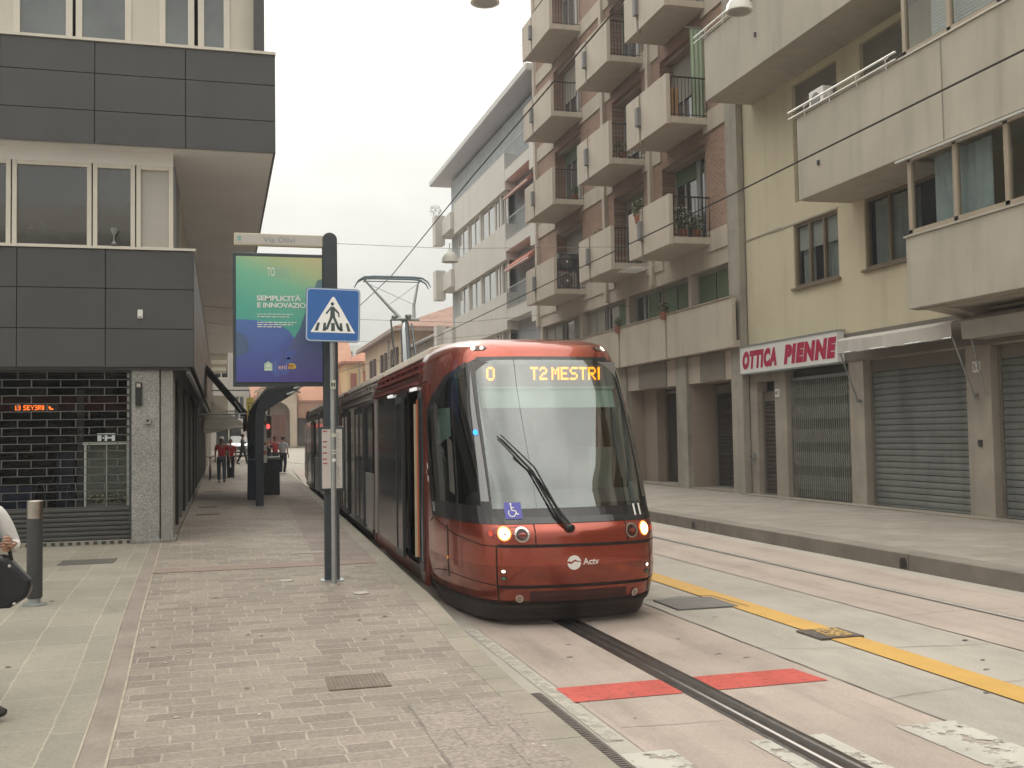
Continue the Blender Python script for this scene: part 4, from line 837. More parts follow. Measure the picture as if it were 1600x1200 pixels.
# shop shutters
def shutter(name, label, x, y0, y1, z0, z1, mat, pitch, box=True):
    t = thing(name, label, 'shutter', (x, (y0+y1)/2, z0)); m = MB(); slats(m, 'x', x, y0+.05, y1-.05, z0+.03, z1-(.25 if box else 0), pitch, .028, -1); m.build('slats', mat, t)
    m = MB(); m.box(x-.06, x+.04, y0, y0+.05, z0, z1); m.build('guide_rail', shutf, t); m = MB(); m.box(x-.06, x+.04, y1-.05, y1, z0, z1); m.build('guide_rail', shutf, t)
    if box: m = MB(); m.box(x-.04, x+.04, y0+.05, y1-.05, z1-.25, z1); m.build('header_box', shutf, t)
    m = MB(); m.box(x-.05, x+.0, y0+.05, y1-.05, z0, z0+.03); m.build('bottom_bar', galv, t); return t
shutter('roller_shutter', 'wide closed grey roller shutter under the folded awning, between two stone pillars', 13.52, 16.62, 19.82, .235, 3.32, shut, .125)
shutter('roller_shutter', 'closed grey roller shutter at the right edge, past the pillar with the number plate', 13.52, 12.0, 15.93, .235, 3.32, shut, .125)
shutter('roller_shutter', 'narrow dark brown door shutter left of the folding lattice gate', 13.50, 23.65, 24.50, .235, 2.85, M('brown_shutter_slats', (.085, .07, .06), .5, .2, var=.15), .10)
# folding lattice gate
fg = thing('folding_gate', 'closed folding lattice gate across the optician shop window', 'gate', (13.45, 21.7, .24))
m = MB(); n = 30; y0, y1 = 20.42, 23.05
for k in range(n+1): y = y0+(y1-y0)*k/n; m.box(13.42, 13.435, y-.012, y+.012, .25, 3.05)
m.build('bars', M('gate_bars', (.30, .30, .27), .5, .4, var=.2, vs=4), fg)
m = MB(); st = (y1-y0)/n
for k in range(n-1):
    for z in (.45, 1.0, 1.55, 2.1, 2.6):
        for s in (1, -1):
            a, b = (y0+st*k, y0+st*(k+2)); za, zb = (z, z+.32) if s > 0 else (z+.32, z)
            m.tube([(13.41, a, za), (13.41, b, zb)], .006, 4)
m.build('lattice', M('gate_lattice', (.27, .27, .24), .5, .4, var=.2, vs=4), fg)
m = MB(); m.box(13.40, 13.46, y0, y1, 3.05, 3.12); m.build('track', galv, fg)
m = MB(); m.quad((13.53, 20.38, .24), (13.53, 23.08, .24), (13.53, 23.08, 3.3), (13.53, 20.38, 3.3)); m.build('shop_window', M('shop_pane', (.07, .075, .06), .08, var=.5, vs=1.2, spec=.7), YB)
t = thing('poster', 'small yellow notice in the optician window behind the lattice gate', 'notice', (13.5, 20.6, 1.9)); MB().box(13.50, 13.51, 20.52, 20.62, 1.6, 2.05).build('sheet', M('notice_yellow', (.55, .6, .12), .6, var=.1), t); MB().box(13.495, 13.5, 20.535, 20.605, 1.85, 1.95).build('print', darkmetal, t)
# optician sign
sg = thing('shop_sign', 'white fascia sign with slanted red capital letters above the lattice gate', 'sign', (13.2, 22.7, 3.65))
MB().box(13.06, 13.24, 20.42, 24.95, 3.33, 4.02).build('board', M('sign_board', (.66, .65, .62), .45, var=.04, emit=(1, .98, .95), est=.04), sg, bevel=.01)
m = MB(); m.box(13.04, 13.26, 20.40, 24.97, 3.30, 3.335); m.box(13.04, 13.26, 20.40, 24.97, 4.015, 4.05); m.build('edge_trim', galv, sg)
SH = math.tan(rad(11))
def signtext(s, yL, yR, z0, z1, x, mat, par, off=.03, shear=0.0, nm='lettering', spacing=1.0):
    vs, fs = text_fit(s, yL-yR, z1-z0, off, shear, spacing=spacing); m = MB(); m.add([(x, yL-v[0], z0+v[1]) for v in vs], fs); return m.build(nm, mat, par, recalc=False)
redl = M('sign_red', (.42, .015, .06), .5, var=0)
signtext('OTTICA', 24.80, 23.05, 3.43, 3.90, 13.055, redl, sg, .085, .22, spacing=1.2); signtext('PIENNE', 22.72, 20.44, 3.43, 3.90, 13.055, redl, sg, .085, .22, spacing=1.2)
# folded awning and its arms
aw = thing('awning', 'folded pale canvas awning with hanging valance over the wide grey shutter', 'awning', (12.9, 18, 3.7))
m = MB(); n = 34; b0 = 0; cross = [(13.20, 3.78), (12.95, 3.82), (12.68, 3.77), (12.61, 3.72), (12.61, 3.60), (12.61, 3.47)]
for k in range(n+1):
    y = 16.10+3.62*k/n
    for j, (x, z) in enumerate(cross):
        w = (.012*math.sin(k*1.7)+.018*math.sin(k*.63+1))*(j/5); sag = -.025*math.sin(math.pi*k/n)*(j/5)
        m.v.append((x+w, y, z+sag+.01*math.sin(k*.9)*(j == 5)))
for k in range(n):
    for j in range(5): a = k*6+j; m.f.append((a, a+1, a+7, a+6))
m.build('canvas', M('pale_canvas', (.50, .47, .43), .85, var=.12, vs=2, bump=.3, bs=8), aw, smooth=True, recalc=False)
m = MB(); m.tube([(12.63, 16.1, 3.46), (12.63, 19.72, 3.46)], .02, 6); m.build('front_bar', galv, aw)
for a, b in (((12.64, 19.66, 3.46), (13.22, 19.95, 2.45)), ((12.66, 16.2, 3.62), (13.22, 16.30, 2.42))):
    m = MB(); m.tube([a, b], .018, 6); m.tube([(b[0]-.03, b[1], b[2]), (b[0]+.08, b[1], b[2]+.02)], .035, 6); m.build('arm', galv, aw)
aw2 = thing('awning', 'grey awning box at the right edge over the end shutter', 'awning', (12.95, 14, 3.6))
m = MB(); m.prism([(13.24, 3.42), (12.72, 3.42), (12.70, 3.74), (12.95, 3.84), (13.24, 3.86)], 'y', 11, 15.95); m.build('case', M('awning_grey', (.36, .34, .30), .7, var=.12, vs=2), aw2, bevel=.01)
m = MB(); m.tube([(12.82, 15.85, 3.5), (13.22, 16.0, 2.42)], .018, 6); m.build('arm', galv, aw2)
t = thing('number_plate', 'white house number plate on the pillar between the two grey shutters', 'number plate', (13.28, 16.3, 3)); MB().box(13.27, 13.298, 16.2, 16.38, 2.85, 3.05).build('plate', white, t); signtext('51', 16.36, 16.23, 2.90, 3.0, 13.266, darkmetal, t, .01)
t = thing('number_plate', 'white house number plate right of the narrow brown door shutter', 'number plate', (13.28, 23.5, 2.8)); MB().box(13.27, 13.298, 23.38, 23.56, 2.68, 2.88).build('plate', white, t); signtext('49', 23.54, 23.41, 2.73, 2.83, 13.266, darkmetal, t, .01)
for y in (24.72, 25.05): 
    t = thing('meter_box', 'little grey switch box at waist height ' + ('on the concrete boundary column' if y > 25 else 'left of the narrow brown shutter'), 'switch box', (13.2, y, 1.2)); MB().box(13.20, 13.30, y-.06, y+.06, 1.12, 1.27).build('case', galv, t, bevel=.008); MB().box(13.19, 13.20, y-.03, y+.03, 1.16, 1.22).build('lock', darkmetal, t)
t = thing('key_switch', 'small dark key switch halfway up the pillar between the two grey shutters', 'switch box', (13.28, 16.25, 1.55)); MB().box(13.26, 13.3, 16.22, 16.30, 1.5, 1.62).build('case', darkmetal, t); MB().box(13.255, 13.26, 16.24, 16.28, 1.54, 1.58).build('lock', steel, t)

# ============================================================ brick apartment block with stacked balconies
bricks = BR('facing_brick', 'yz', .26, .075, .012, (.27, .145, .10), (.37, .215, .155), (.36, .29, .235), .85, .5, .14, speck=.08)
beige = M('beige_render', (.53, .465, .39), .85, var=.08, vs=.8, streak=.18, bump=.1, bs=60)
beiged = M('tan_render', (.36, .29, .235), .85, var=.10, vs=.8, streak=.12)
conc = M('weathered_concrete', (.36, .33, .28), .9, var=.2, vs=1.5, streak=.3, bump=.3, bs=35)
greenb = M('green_blind', (.13, .18, .105), .6, var=.1); greyb = M('pale_blind', (.36, .34, .29), .6, var=.08)
iron = M('railing_iron', (.055, .045, .04), .5, .5, var=.2)
BB = thing('apartment_block', 'brick apartment block with stacked beige box balconies in three columns', 'building', (18, 34, 0))
Y0, Y1 = 24.96, 43.6; LV = [7.1, 10.5, 13.85, 17.2, 20.6]
COLS = [(26.85, 29.85), (31.4, 34.5), (37.4, 41.1)]
OP = [(27.15, 30.2), (31.7, 34.4), (37.8, 41.0)]
ops = [(a, b, z+.25, z+2.95) for a, b in OP for z in LV]
ops1 = [(25.7, 28.3, 4.3, 6.45), (28.5, 33.2, 4.3, 6.45), (33.5, 38.0, 4.3, 6.45), (38.3, 43.2, 4.3, 6.45)]
m = MB(); facade(m, 'x', 13.3, Y0, Y1, 7.3, 25, ops, .55, 1); m.build('brick_wall', bricks, BB)
m = MB(); facade(m, 'x', 13.3, Y0, Y1, 3.3, 7.3, ops1, .35, 1); m.build('lower_wall', beige, BB)
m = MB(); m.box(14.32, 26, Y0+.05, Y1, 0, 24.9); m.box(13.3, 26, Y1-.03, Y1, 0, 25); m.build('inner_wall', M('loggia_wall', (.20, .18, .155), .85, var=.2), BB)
m = MB()
for z in LV:   # floor bands between the openings
    for a, b in ((Y0+.64, 27.15), (30.2, 31.7), (34.4, 37.8), (41.0, Y1-.2)): m.box(13.25, 13.30, a, b, z-.20, z+.38)
m.build_each('floor_band', beige, BB)
m = MB()
for a, b in OP:
    for z in LV: m.box(13.45, 13.84, a, b, z+2.84, z+2.96)
m.build_each('lintel', beiged, BB)
m = MB(); m.box(13.12, 13.40, Y0-.02, Y0+.62, .2, 25); m.build('boundary_column', conc, BB)
m = MB()
for y, w in ((30.85, .22), (35.0, .24), (43.4, .25)): m.box(13.16, 13.30, y, y+w, 6.5, 25)
m.build_each('pilaster', beige, BB)
# loggia doors behind the balconies
dframe = M('door_frame_grey', (.34, .33, .30), .5, var=.05)
gk = 0
for ci, (a, b) in enumerate(OP):
    for li, z in enumerate(LV):
        mid = a+(b-a)*.46
        f = MB(); x = 13.80
        f.box(x-.06, x, a, a+.08, z+.25, z+2.84); f.box(x-.06, x, b-.08, b, z+.25, z+2.84); f.box(x-.06, x, mid-.12, mid+.12, z+.25, z+2.84); f.box(x-.06, x, a+.3*(b-a), a+.3*(b-a)+.07, z+.25, z+2.84); f.box(x-.06, x, a+.75*(b-a), a+.75*(b-a)+.07, z+.25, z+2.84)
        o = f.build('balcony_door', dframe, BB)
        MB().quad((x-.02, a, z+.2), (x-.02, b, z+.2), (x-.02, b, z+2.7), (x-.02, a, z+2.7)).build('pane', greyglass if (ci+li) % 2 else dkglass, o)
        q = MB(); h = (.5, 1.3, .35, 1.9, .9)[(ci*2+li) % 5]; slats(q, 'x', x-.065, mid+.1, b-.1, z+2.84-h, z+2.84, .055, .01, -1); q.build('blind', greyb if (ci+li) % 3 else greenb, o)
m = MB(); m.box(13.28, 13.285, 26.0, 26.01, 0, 0); 
# first floor: wide windows behind the continuous parapet
for a, b, n in ((25.75, 28.25, 2), (28.6, 30.7, 2), (30.9, 33.1, 3), (33.6, 35.7, 2), (35.9, 37.9, 2), (38.4, 40.7, 2), (40.9, 43.1, 2)):
    o = window(BB, 'x', 13.6, a, b, 4.35, 6.45, n, dframe, dkglass, .09, -1, .08)
    q = MB(); slats(q, 'x', 13.50, a+.1, a+(b-a)*.48, 4.5, 6.35, .055, .01, -1); q.build('blind', greenb if a < 34 else greyb, o)
    if int(a*10) % 3: q = MB(); slats(q, 'x', 13.50, a+(b-a)*.52, b-.1, 4.5 if a < 30 else 5.2, 6.35, .055, .01, -1); q.build('blind', greenb if a < 34 else greyb, o)
m = MB(); m.box(12.95, 14.3, Y0-.0+.05, Y1-.1, 4.06, 4.24); m.build('first_floor_slab', beige, BB)
pe = [24.98, 29.18, 29.30, 33.05, 33.17, 37.6, 37.72, 43.4]
for k in range(0, 8, 2):
    o = MB().box(12.88, 13.0, pe[k], pe[k+1], 4.05, 5.36).build('parapet', beige, BB, bevel=.01); MB().box(12.85, 13.03, pe[k], pe[k+1], 5.36, 5.40).build('coping', beiged, o)
m = MB()
for k in (1, 3, 5): m.box(12.93, 12.98, pe[k], pe[k+1], 4.06, 5.5)
m.build_each('parapet_joint', M('joint_brown', (.22, .17, .13), .7, var=.1), BB)
for y0 in (26.4, 28.2, 32.0):
    pass
# ground floor portico
opsB = [(25.7, 28.42, .2, 3.25), (29.25, 33.2, .2, 3.25), (34.0, 38.2, .2, 3.25), (39, 43, .2, 3.25)]
m = MB(); facade(m, 'x', 13.32, Y0+.5, Y1, .18, 3.3, opsB, .9, 1); m.build('ground_wall', beiged, BB)
m = MB()
for y in (28.45, 33.25, 38.3): m.box(13.15, 13.34, y, y+.75, .2, 4.05)
m.build_each('pillar', conc, BB)
m = MB()
for a, b in ((25.62, 28.45), (29.2, 33.25), (34, 38.3)): m.box(13.22, 13.34, a, b, 3.25, 4.03)
m.build_each('lintel_panel', beige, BB)
m = MB()
for a, b in ((26.1, 27.6), (30.0, 32.2), (35, 37.5)): m.box(13.18, 13.22, a, b, 3.27, 4.02)
m.build_each('sign_panel', M('blank_sign', (.23, .20, .17), .6, var=.1), BB)
shutter('roller_shutter', 'dark closed roller shutter in the recess of the brick building, beside the turquoise decorated door', 14.0, 26.75, 28.2, .25, 3.2, M('dark_slats', (.06, .05, .045), .5, .2, var=.2), .09)
gd = thing('glass_door', 'dark glass shop door with turquoise reed decoration right of the dark shutter', 'door', (13.9, 26.2, .2))
m = MB(); m.box(13.9, 13.98, 25.72, 25.80, .25, 3.2); m.box(13.9, 13.98, 26.65, 26.73, .25, 3.2); m.box(13.9, 13.98, 25.8, 26.65, 3.1, 3.2); m.build('frame', darkmetal, gd); MB().quad((13.95, 25.8, .25), (13.95, 26.65, .25), (13.95, 26.65, 3.1), (13.95, 25.8, 3.1)).build('pane', dkglass, gd)
m = MB()
for k in range(8):
    y = 25.95+.55*k/8; h = random.uniform(.7, 1.6); m.tube([(13.93, y, .9+random.uniform(0, .3)), (13.93, y+random.uniform(-.06, .06), .9+h)], [.012, .004], 4)
m.build('reed_decal', M('turquoise', (.10, .36, .34), .5, var=.2), gd)
gd2 = thing('glass_door', 'recessed glass entrance with a small white notice under the brick building', 'door', (14, 31, .2))
m = MB()
for y in (29.3, 30.2, 31.1, 32.0): m.box(14.05, 14.12, y, y+.07, .25, 3.2)
m.box(14.05, 14.12, 29.37, 32, 3.1, 3.2); m.build('frame', brownf, gd2); MB().quad((14.1, 29.3, .25), (14.1, 32.07, .25), (14.1, 32.07, 3.1), (14.1, 29.3, 3.1)).build('pane', dkglass, gd2); MB().box(14.03, 14.05, 30.7, 30.95, 1.5, 1.85).build('notice', white, gd2)
m = MB(); m.box(13.75, 14.3, 32.1, 33.2, .2, 3.25); m.build('tan_panel', beiged, BB)
m = MB(); m.box(13.2, 14.3, Y0+.6, Y1, .18, .25); m.build_each('shop_step', kerbm, BB)
# balconies
def balcony(y0, y1, z):
    """front box panels at x=12, slab, side railing; built at its place and copied upwards"""
    ym = y0+(y1-y0)*.62
    b = MB().box(12.14, 13.28, y0+.02, y1-.02, z, z+.19).build('balcony', beige, BB, origin=(12, y0, z), bevel=.01)
    MB().box(12.0, 12.13, y0, ym, z-.03, z+1.38).build('front_panel', beige, b, bevel=.012)
    MB().box(12.0, 12.13, ym+.16, y1, z-.03, z+1.38).build('front_panel', beige, b, bevel=.012)
    MB().box(11.88, 12.10, ym-.02, ym+.18, z+.42, z+.98).build('planter_box', M('grey_box', (.19, .185, .18), .6, var=.1), b, bevel=.015)
    MB().tube([(12.05, ym+.08, z-.15), (12.05, ym+.08, z+1.42)], .03, 6).build('downpipe', M('pipe_brown', (.20, .17, .14), .6, var=.1), b)
    for y, nm in ((y0+.04, 'side_railing'), (y1-.04, 'side_railing')):
        m = MB(); m.box(12.13, 13.28, y-.015, y+.015, z+1.30, z+1.34); m.box(12.13, 13.28, y-.012, y+.012, z+.24, z+.26)
        for k in range(11): x = 12.17+k*.108; m.box(x-.008, x+.008, y-.008, y+.008, z+.19, z+1.30)
        m.build(nm, iron, b)
    return b
for (y0, y1) in COLS:
    b0 = balcony(y0, y1, LV[0])
    for z in LV[1:4]:
        c = b0.copy(); COL.objects.link(c); c.parent = BB; c.location = b0.location+Vector((0, 0, z-LV[0])); 
        for chd in ALLCH(b0): k = chd.copy(); COL.objects.link(k); k.parent = c
# things on the balconies
pots = M('terracotta', (.32, .13, .08), .8, var=.2)
def potplant(label, x, y, z, s, flowers=None, n=160, name='potted_plant', cat='plant'):
    t = thing(name, label, cat, (x, y, z)); m = MB(); m.lathe([(.001, z), (.10, z), (.14, z+.22), (.12, z+.22), (.11, z+.18), (.001, z+.18)], x, y, 10); m.build('pot', pots, t)
    m = MB(); leaves(m, n, (x, y, z+.22+s[2]*.8), s, .025, .06); m.build('leaves', leaf, t, recalc=False)
    if flowers: m = MB(); leaves(m, int(n*.5), (x, y, z+.25+s[2]*.8), (s[0]*1.05, s[1]*1.05, s[2]*1.05), .02, .045); m.build('flowers', flowers, t, recalc=False)
wfl = M('white_petals', (.72, .72, .66), .7, var=.1)
potplant('bushy white flowering plant behind the railing of the nearest lowest box balcony', 12.5, 27.05, 7.3, (.42, .22, .36), wfl, 420)
potplant('second white flowering plant nearer the wall on the lowest near balcony', 12.95, 27.1, 7.3, (.25, .18, .25), wfl, 200)
potplant('dried straw coloured plant hanging over the front of the lowest near balcony', 12.02, 29.1, 8.1, (.16, .35, .30), M('dry_flowers', (.42, .32, .22), .8, var=.2), 260)
potplant('leafy green plant on the lowest balcony of the middle column', 12.3, 33.2, 7.9, (.25, .5, .35), None, 300)
potplant('dark leafy pots on the second balcony of the middle column', 12.6, 31.7, 10.7, (.4, .2, .25), None, 220)
potplant('small green plant at the wall end of the second far column balcony', 13.0, 37.7, 10.7, (.18, .18, .2), None, 120)
potplant('pink geranium at the top of the long parapet joint of the brick building', 12.85, 29.3, 5.25, (.12, .35, .16), M('pink_petals', (.6, .32, .33), .7, var=.2), 170)
potplant('withered pot plant on the long parapet of the brick building, farther joint', 12.85, 33.1, 5.2, (.12, .22, .18), None, 110)
for z, lb in ((7.3, 'lower grey air conditioner standing on the lowest balcony of the far column'), (8.02, 'dark air conditioner stacked on top of another on the lowest far balcony')):
    t = thing('air_conditioner', lb, 'air conditioner', (12.55, 37.6, z)); MB().box(12.25, 12.95, 37.50, 37.80, z, z+.62).build('case', M('ac_grey', (.30, .29, .27), .5, var=.1) if z < 8 else darkmetal, t, bevel=.02); MB().lathe([(.001, 37.47), (.24, 37.47), (.25, 37.5), (.001, 37.5)], 12.55, z+.31, 18, 'y').build('fan_grille', M('fan_grey', (.13, .12, .115), .5, var=.1), t); MB().lathe([(.001, 37.45), (.05, 37.45), (.05, 37.47), (.001, 37.47)], 12.55, z+.31, 10, 'y').build('fan_hub', white, t)
t = thing('door_awning', 'pale green canvas screen on the second balcony of the nearest column', 'awning', (13, 27.1, 11)); m = MB(); n = 16
for i in range(n+1): m.v += [(12.85+.42*i/n, 27.02+.02*math.sin(i*1.3), 10.75+.0), (12.85+.42*i/n, 27.02+.02*math.sin(i*1.3+.4), 13.3)]
for i in range(n): m.f.append((2*i, 2*i+1, 2*i+3, 2*i+2))
m.build('canvas', M('green_canvas', (.34, .43, .31), .8, var=.1, vs=2), t, recalc=False); MB().tube([(12.7, 27.0, 13.32), (13.3, 27.0, 13.32)], .02, 6).build('rail', galv, t)
t = thing('storage_box', 'orange brown cabinet behind the railing of the second near balcony', 'cabinet', (12.5, 27.3, 10.7)); MB().box(12.22, 12.52, 27.15, 27.55, 10.7, 11.6).build('body', M('cabinet_orange', (.48, .28, .14), .6, var=.1), t); MB().box(12.36, 12.38, 27.14, 27.15, 10.72, 11.58).build('door_gap', darkmetal, t)
t = thing('clothes_airer', 'white folding airer rails under the lowest middle balcony', 'airer', (12.6, 30.4, 7)); m = MB()
for k in range(5): m.tube([(12.2+k*.14, 30.1, 6.95-.0), (12.2+k*.14, 31.3, 6.95)], .012, 4)
m.tube([(12.2, 30.1, 6.95), (12.8, 30.1, 6.95)], .012, 4); m.build('rails', wr, t); MB().tube([(12.8, 30.7, 6.95), (13.28, 30.7, 7.2)], .015, 5).build('bracket', wr, t)

# ============================================================ white block with long bands and deep roof
WB = thing('apartment_block', 'pale block with long window bands, red awnings and a deep overhanging flat roof', 'building', (20, 54, 0))
wwall = M('white_block_render', (.66, .63, .58), .85, var=.06, vs=.5, streak=.10)
frs = M('pale_grey_panel', (.42, .44, .45), .6, var=.08, vs=1)
m = MB(); m.box(13.9, 26, 43.7, 64, 0, 17.6); m.build('inner_wall', M('loggia_grey', (.40, .42, .44), .8, var=.15), WB)
m = MB()
for zb, zt in ((13.75, 15.55), (10.35, 12.1), (6.95, 8.75), (3.5, 5.3)): m.box(13.3, 13.9, 49.0, 60.6, zb, zt)
m.box(13.3, 13.9, 43.7, 64, 0, 1.0); m.build_each('parapet_band', wwall, WB)
m = MB()
for zb in (14.15, 10.72, 7.35, 3.9): m.box(13.3, 13.9, 43.75, 48.95, zb, zb+.55); m.box(13.28, 13.42, 43.75, 44.7, zb-.5, zb+1.3)
m.build_each('loggia_band', wwall, WB)
m = MB()
for zb in (13.2, 9.8, 6.4, 3.0): m.box(13.1, 13.9, 60.7, 64, zb+.9, zb+1.9); m.box(12.7, 13.3, 63.2, 64.1, zb+.4, zb+2.2)
m.build_each('corner_balcony', wwall, WB)
for zb in (12.1, 8.75, 5.3, 15.6):
    zt = zb+1.65 if zb < 15 else 17.5; xx = 13.55 if zb < 15 else 14.3
    for a, b, bl in ((49.2, 50.3, 0), (50.35, 51.6, 0), (51.7, 54.4, .97 if zb != 8.75 else 0), (54.9, 57.3, .97), (57.8, 60.4, 0 if zb != 8.75 else .97)):
        window(WB, 'x', xx, a, b, zb, zt, 2, frame, greyglass, .09, -1, .06, blind=bl or None, bm_=frs)
    for y in (50.32, 54.65, 57.55): MB().box(xx-.12, xx-.02, y-.12, y+.12, zb, zt).build('mullion', wwall, WB)
for zb in (14.7, 11.25, 7.9):
    m = MB(); m.box(13.28, 13.31, 44.8, 48.9, zb+.95, zb+1.0); m.box(13.28, 13.31, 44.8, 48.9, zb+.02, zb+.06)
    for k in range(22): y = 44.85+k*.19; m.box(13.285, 13.3, y, y+.02, zb+.05, zb+.95)
    m.build('loggia_railing', galv, WB)
for zb, c in ((13.9, 0), (10.4, 1)):
    t = thing('awning', ('upper' if c == 0 else 'lower')+' faded red awning in the loggia of the pale block', 'awning', (13.3, 46.5, zb)); MB().prism([(13.85, zb), (13.2, zb-.55), (13.22, zb-.75), (13.85, zb-.2)], 'y', 44.8, 48.9).build('canvas', M('faded_red_canvas', (.50, .20, .15), .85, var=.1), t); MB().tube([(13.2, 44.8, zb-.66), (13.2, 48.9, zb-.66)], .03, 6).build('front_bar', white, t)
m = MB(); m.box(12.9, 22, 43.65, 66.0, 17.85, 18.12); m.build('roof', M('roof_edge', (.62, .62, .60), .7, var=.06), WB)
m = MB(); m.box(12.95, 22, 43.66, 65.9, 17.80, 17.845); m.build('roof_soffit', M('roof_soffit', (.56, .56, .60), .8, var=.05), WB)
m = MB(); m.box(14.2, 14.35, 49, 61, 17.1, 17.3); m.build('curtain_box', white, WB)
potplant('spiky dark plant at the far top corner balcony of the pale block', 12.9, 64.0, 15.2, (.4, .4, .5), None, 220)
pm = thing('antenna', 'thin pole standing on the roof edge of the pale block', 'antenna', (12.9, 44, 18.1)); MB().tube([(12.9, 44, 18.15), (12.9, 44, 19.2)], .02, 5).build('mast', galv, pm); MB().tube([(12.7, 44, 19), (13.1, 44, 19)], .012, 5).build('crossbar', galv, pm)

# ============================================================ TRAM
CX = 3.32
def XT(v): return (v[0]+CX+sh(v[1]), v[1], v[2])
tred = M('tram_red', (.35, .062, .034), .24, .72, var=.03, vs=1.5, coat=1)
tredd = M('tram_dark_red', (.11, .022, .018), .4, .3, var=.15, vs=2, coat=.3)
tgrey = M('tram_silver', (.36, .35, .34), .4, .5, var=.12, vs=2)
troof = M('tram_roof', (.60, .54, .47), .6, var=.12, vs=1.5)
tside = M('tram_side_black', (.022, .022, .024), .12, var=.2, vs=2, spec=.7)
TR = thing('tram', 'long dark red articulated tram with lit headlights stopped at the platform', 'tram', (CX, 10, 0))
Z_ = [.05, .22, .28, .60, .90, 1.03, 1.5, 2.0, 2.4, 2.66, 2.78, 2.86, 2.92, 2.95]
Y_ = [9.86, 9.75, 9.705, 9.66, 9.68, 9.78, 10.02, 10.30, 10.54, 10.70, 10.80, 10.95, 11.25, 11.9]
W_ = [.97, 1.03, 1.065, 1.10, 1.10, 1.10, 1.10, 1.10, 1.085, 1.055, 1.01, .93, .76, .5]
E_ = [11.3, 11.3, 11.3, 11.3, 11.3, 11.35, 11.5, 11.65, 11.8, 11.95, 12.0, 12.05, 12.1, 12.2]
T_ = [0, .2, .4, .55, .68, .78, .88, .95, 1]
FX = [0, .24, .48, .64, .76, .85, .93, .975, 1]; FY = [0, .01, .035, .075, .15, .28, .52, .76, 1]
def S(t, z):
    s = 1 if t >= 0 else -1; a = abs(t)
    y0, w, ye = smooth_interp(z, Z_, Y_), smooth_interp(z, Z_, W_), smooth_interp(z, Z_, E_)
    if a > 1: return Vector((s*w, ye+(a-1)*2.0, z))
    return Vector((s*w*smooth_interp(a, T_, FX), y0+(ye-y0)*smooth_interp(a, T_, FY), z))
def SN(t, z, off):
    e = .004; p = S(t, z); du = S(t+e, z)-S(t-e, z); dz = S(t, min(z+.01, 2.95))-S(t, z-.01)
    n = du.cross(dz)
    if n.length < 1e-9: n = Vector((0, -1, 0))
    n.normalize()
    if n.y > .2 or (n.y > -.05 and n.x*t < 0): n = -n
    return p+n*off
def clip(poly, a, b, c):      # keep a*x+b*y<=c
    out_ = []
    for i in range(len(poly)):
        p, q = poly[i], poly[(i+1) % len(poly)]; dp, dq = a*p[0]+b*p[1]-c, a*q[0]+b*q[1]-c
        if dp <= 1e-9: out_.append(p)
        if (dp < -1e-9 and dq > 1e-9) or (dp > 1e-9 and dq < -1e-9): k = dp/(dp-dq); out_.append((p[0]+(q[0]-p[0])*k, p[1]+(q[1]-p[1])*k))
    return out_
def patch(mb, poly, off, st=.05, sz=.08):
    """convex polygon in (t, z) laid on the cab surface, cut into small cells"""
    area = sum(p[0]*q[1]-q[0]*p[1] for p, q in zip(poly, poly[1:]+poly[:1]))
    if area < 0: poly = poly[::-1]
    t0, t1 = min(p[0] for p in poly), max(p[0] for p in poly); z0, z1 = min(p[1] for p in poly), max(p[1] for p in poly)
    nt, nz = max(1, math.ceil((t1-t0)/st)), max(1, math.ceil((z1-z0)/sz))
    for i in range(nt):
        for j in range(nz):
            c = [(t0+(t1-t0)*a/nt, z0+(z1-z0)*b/nz) for a, b in ((i, j), (i+1, j), (i+1, j+1), (i, j+1))]
            for p, q in zip(poly, poly[1:]+poly[:1]):
                dx, dy = q[0]-p[0], q[1]-p[1]; c = clip(c, dy, -dx, dy*p[0]-dx*p[1])
                if len(c) < 3: break
            if len(c) >= 3: mb.quad(*[SN(t, z, off) for t, z in c])
    return mb
GL_W = [(-.62, 1.13), (.62, 1.13), (.612, 2.59), (.45, 2.635), (-.45, 2.635), (-.612, 2.59)]
def inpoly(t, z, poly):
    area = sum(p[0]*q[1]-q[0]*p[1] for p, q in zip(poly, poly[1:]+poly[:1])); s = 1 if area > 0 else -1
    return all(s*((q[0]-p[0])*(z-p[1])-(q[1]-p[1])*(t-p[0])) > 0 for p, q in zip(poly, poly[1:]+poly[:1]))
SIDE = [(.70, 1.16), (.985, 1.16), (.995, 2.02), (.93, 2.28), (.84, 2.46), (.70, 2.57)]
# shell
def shell(nm, z0, z1, mat, tmax, off=0, skip=True, nz=None):
    m = MB(); ts = [i/40*tmax for i in range(-40, 41)]; nz = nz or max(1, round((z1-z0)/.05)); zs_ = [z0+(z1-z0)*j/nz for j in range(nz+1)]
    for z in zs_:
        for t in ts: m.v.append(tuple(SN(t, z, off)) if off else tuple(S(t, z)))
    for j in range(nz):
        for i in range(80):
            tc_, zc_ = (ts[i]+ts[i+1])/2, (zs_[j]+zs_[j+1])/2
            if skip and (inpoly(tc_, zc_, GL_W) or inpoly(abs(tc_), zc_, SIDE)): continue
            a = j*81+i; m.f.append((a, a+1, a+82, a+81))
    return m.build(nm, mat, TR, smooth=True, xf=XT, recalc=False)
shell('cab_body', .25, 2.95, tred, 1.21)
m = MB()
top = [S(t/40*1.0, 2.95) for t in range(-40, 41)]
m.add([tuple(p) for p in top]+[(p.x, 12.6, 2.955) for p in top], [(i, i+1, 82+i, 81+i) for i in range(80)]); m.build('cab_roof', tred, TR, xf=XT, smooth=True, recalc=False)
shell('bumper', .055, .26, M('bumper_black', (.03, .022, .022), .5, var=.2, vs=3), 1.21, .006, False)
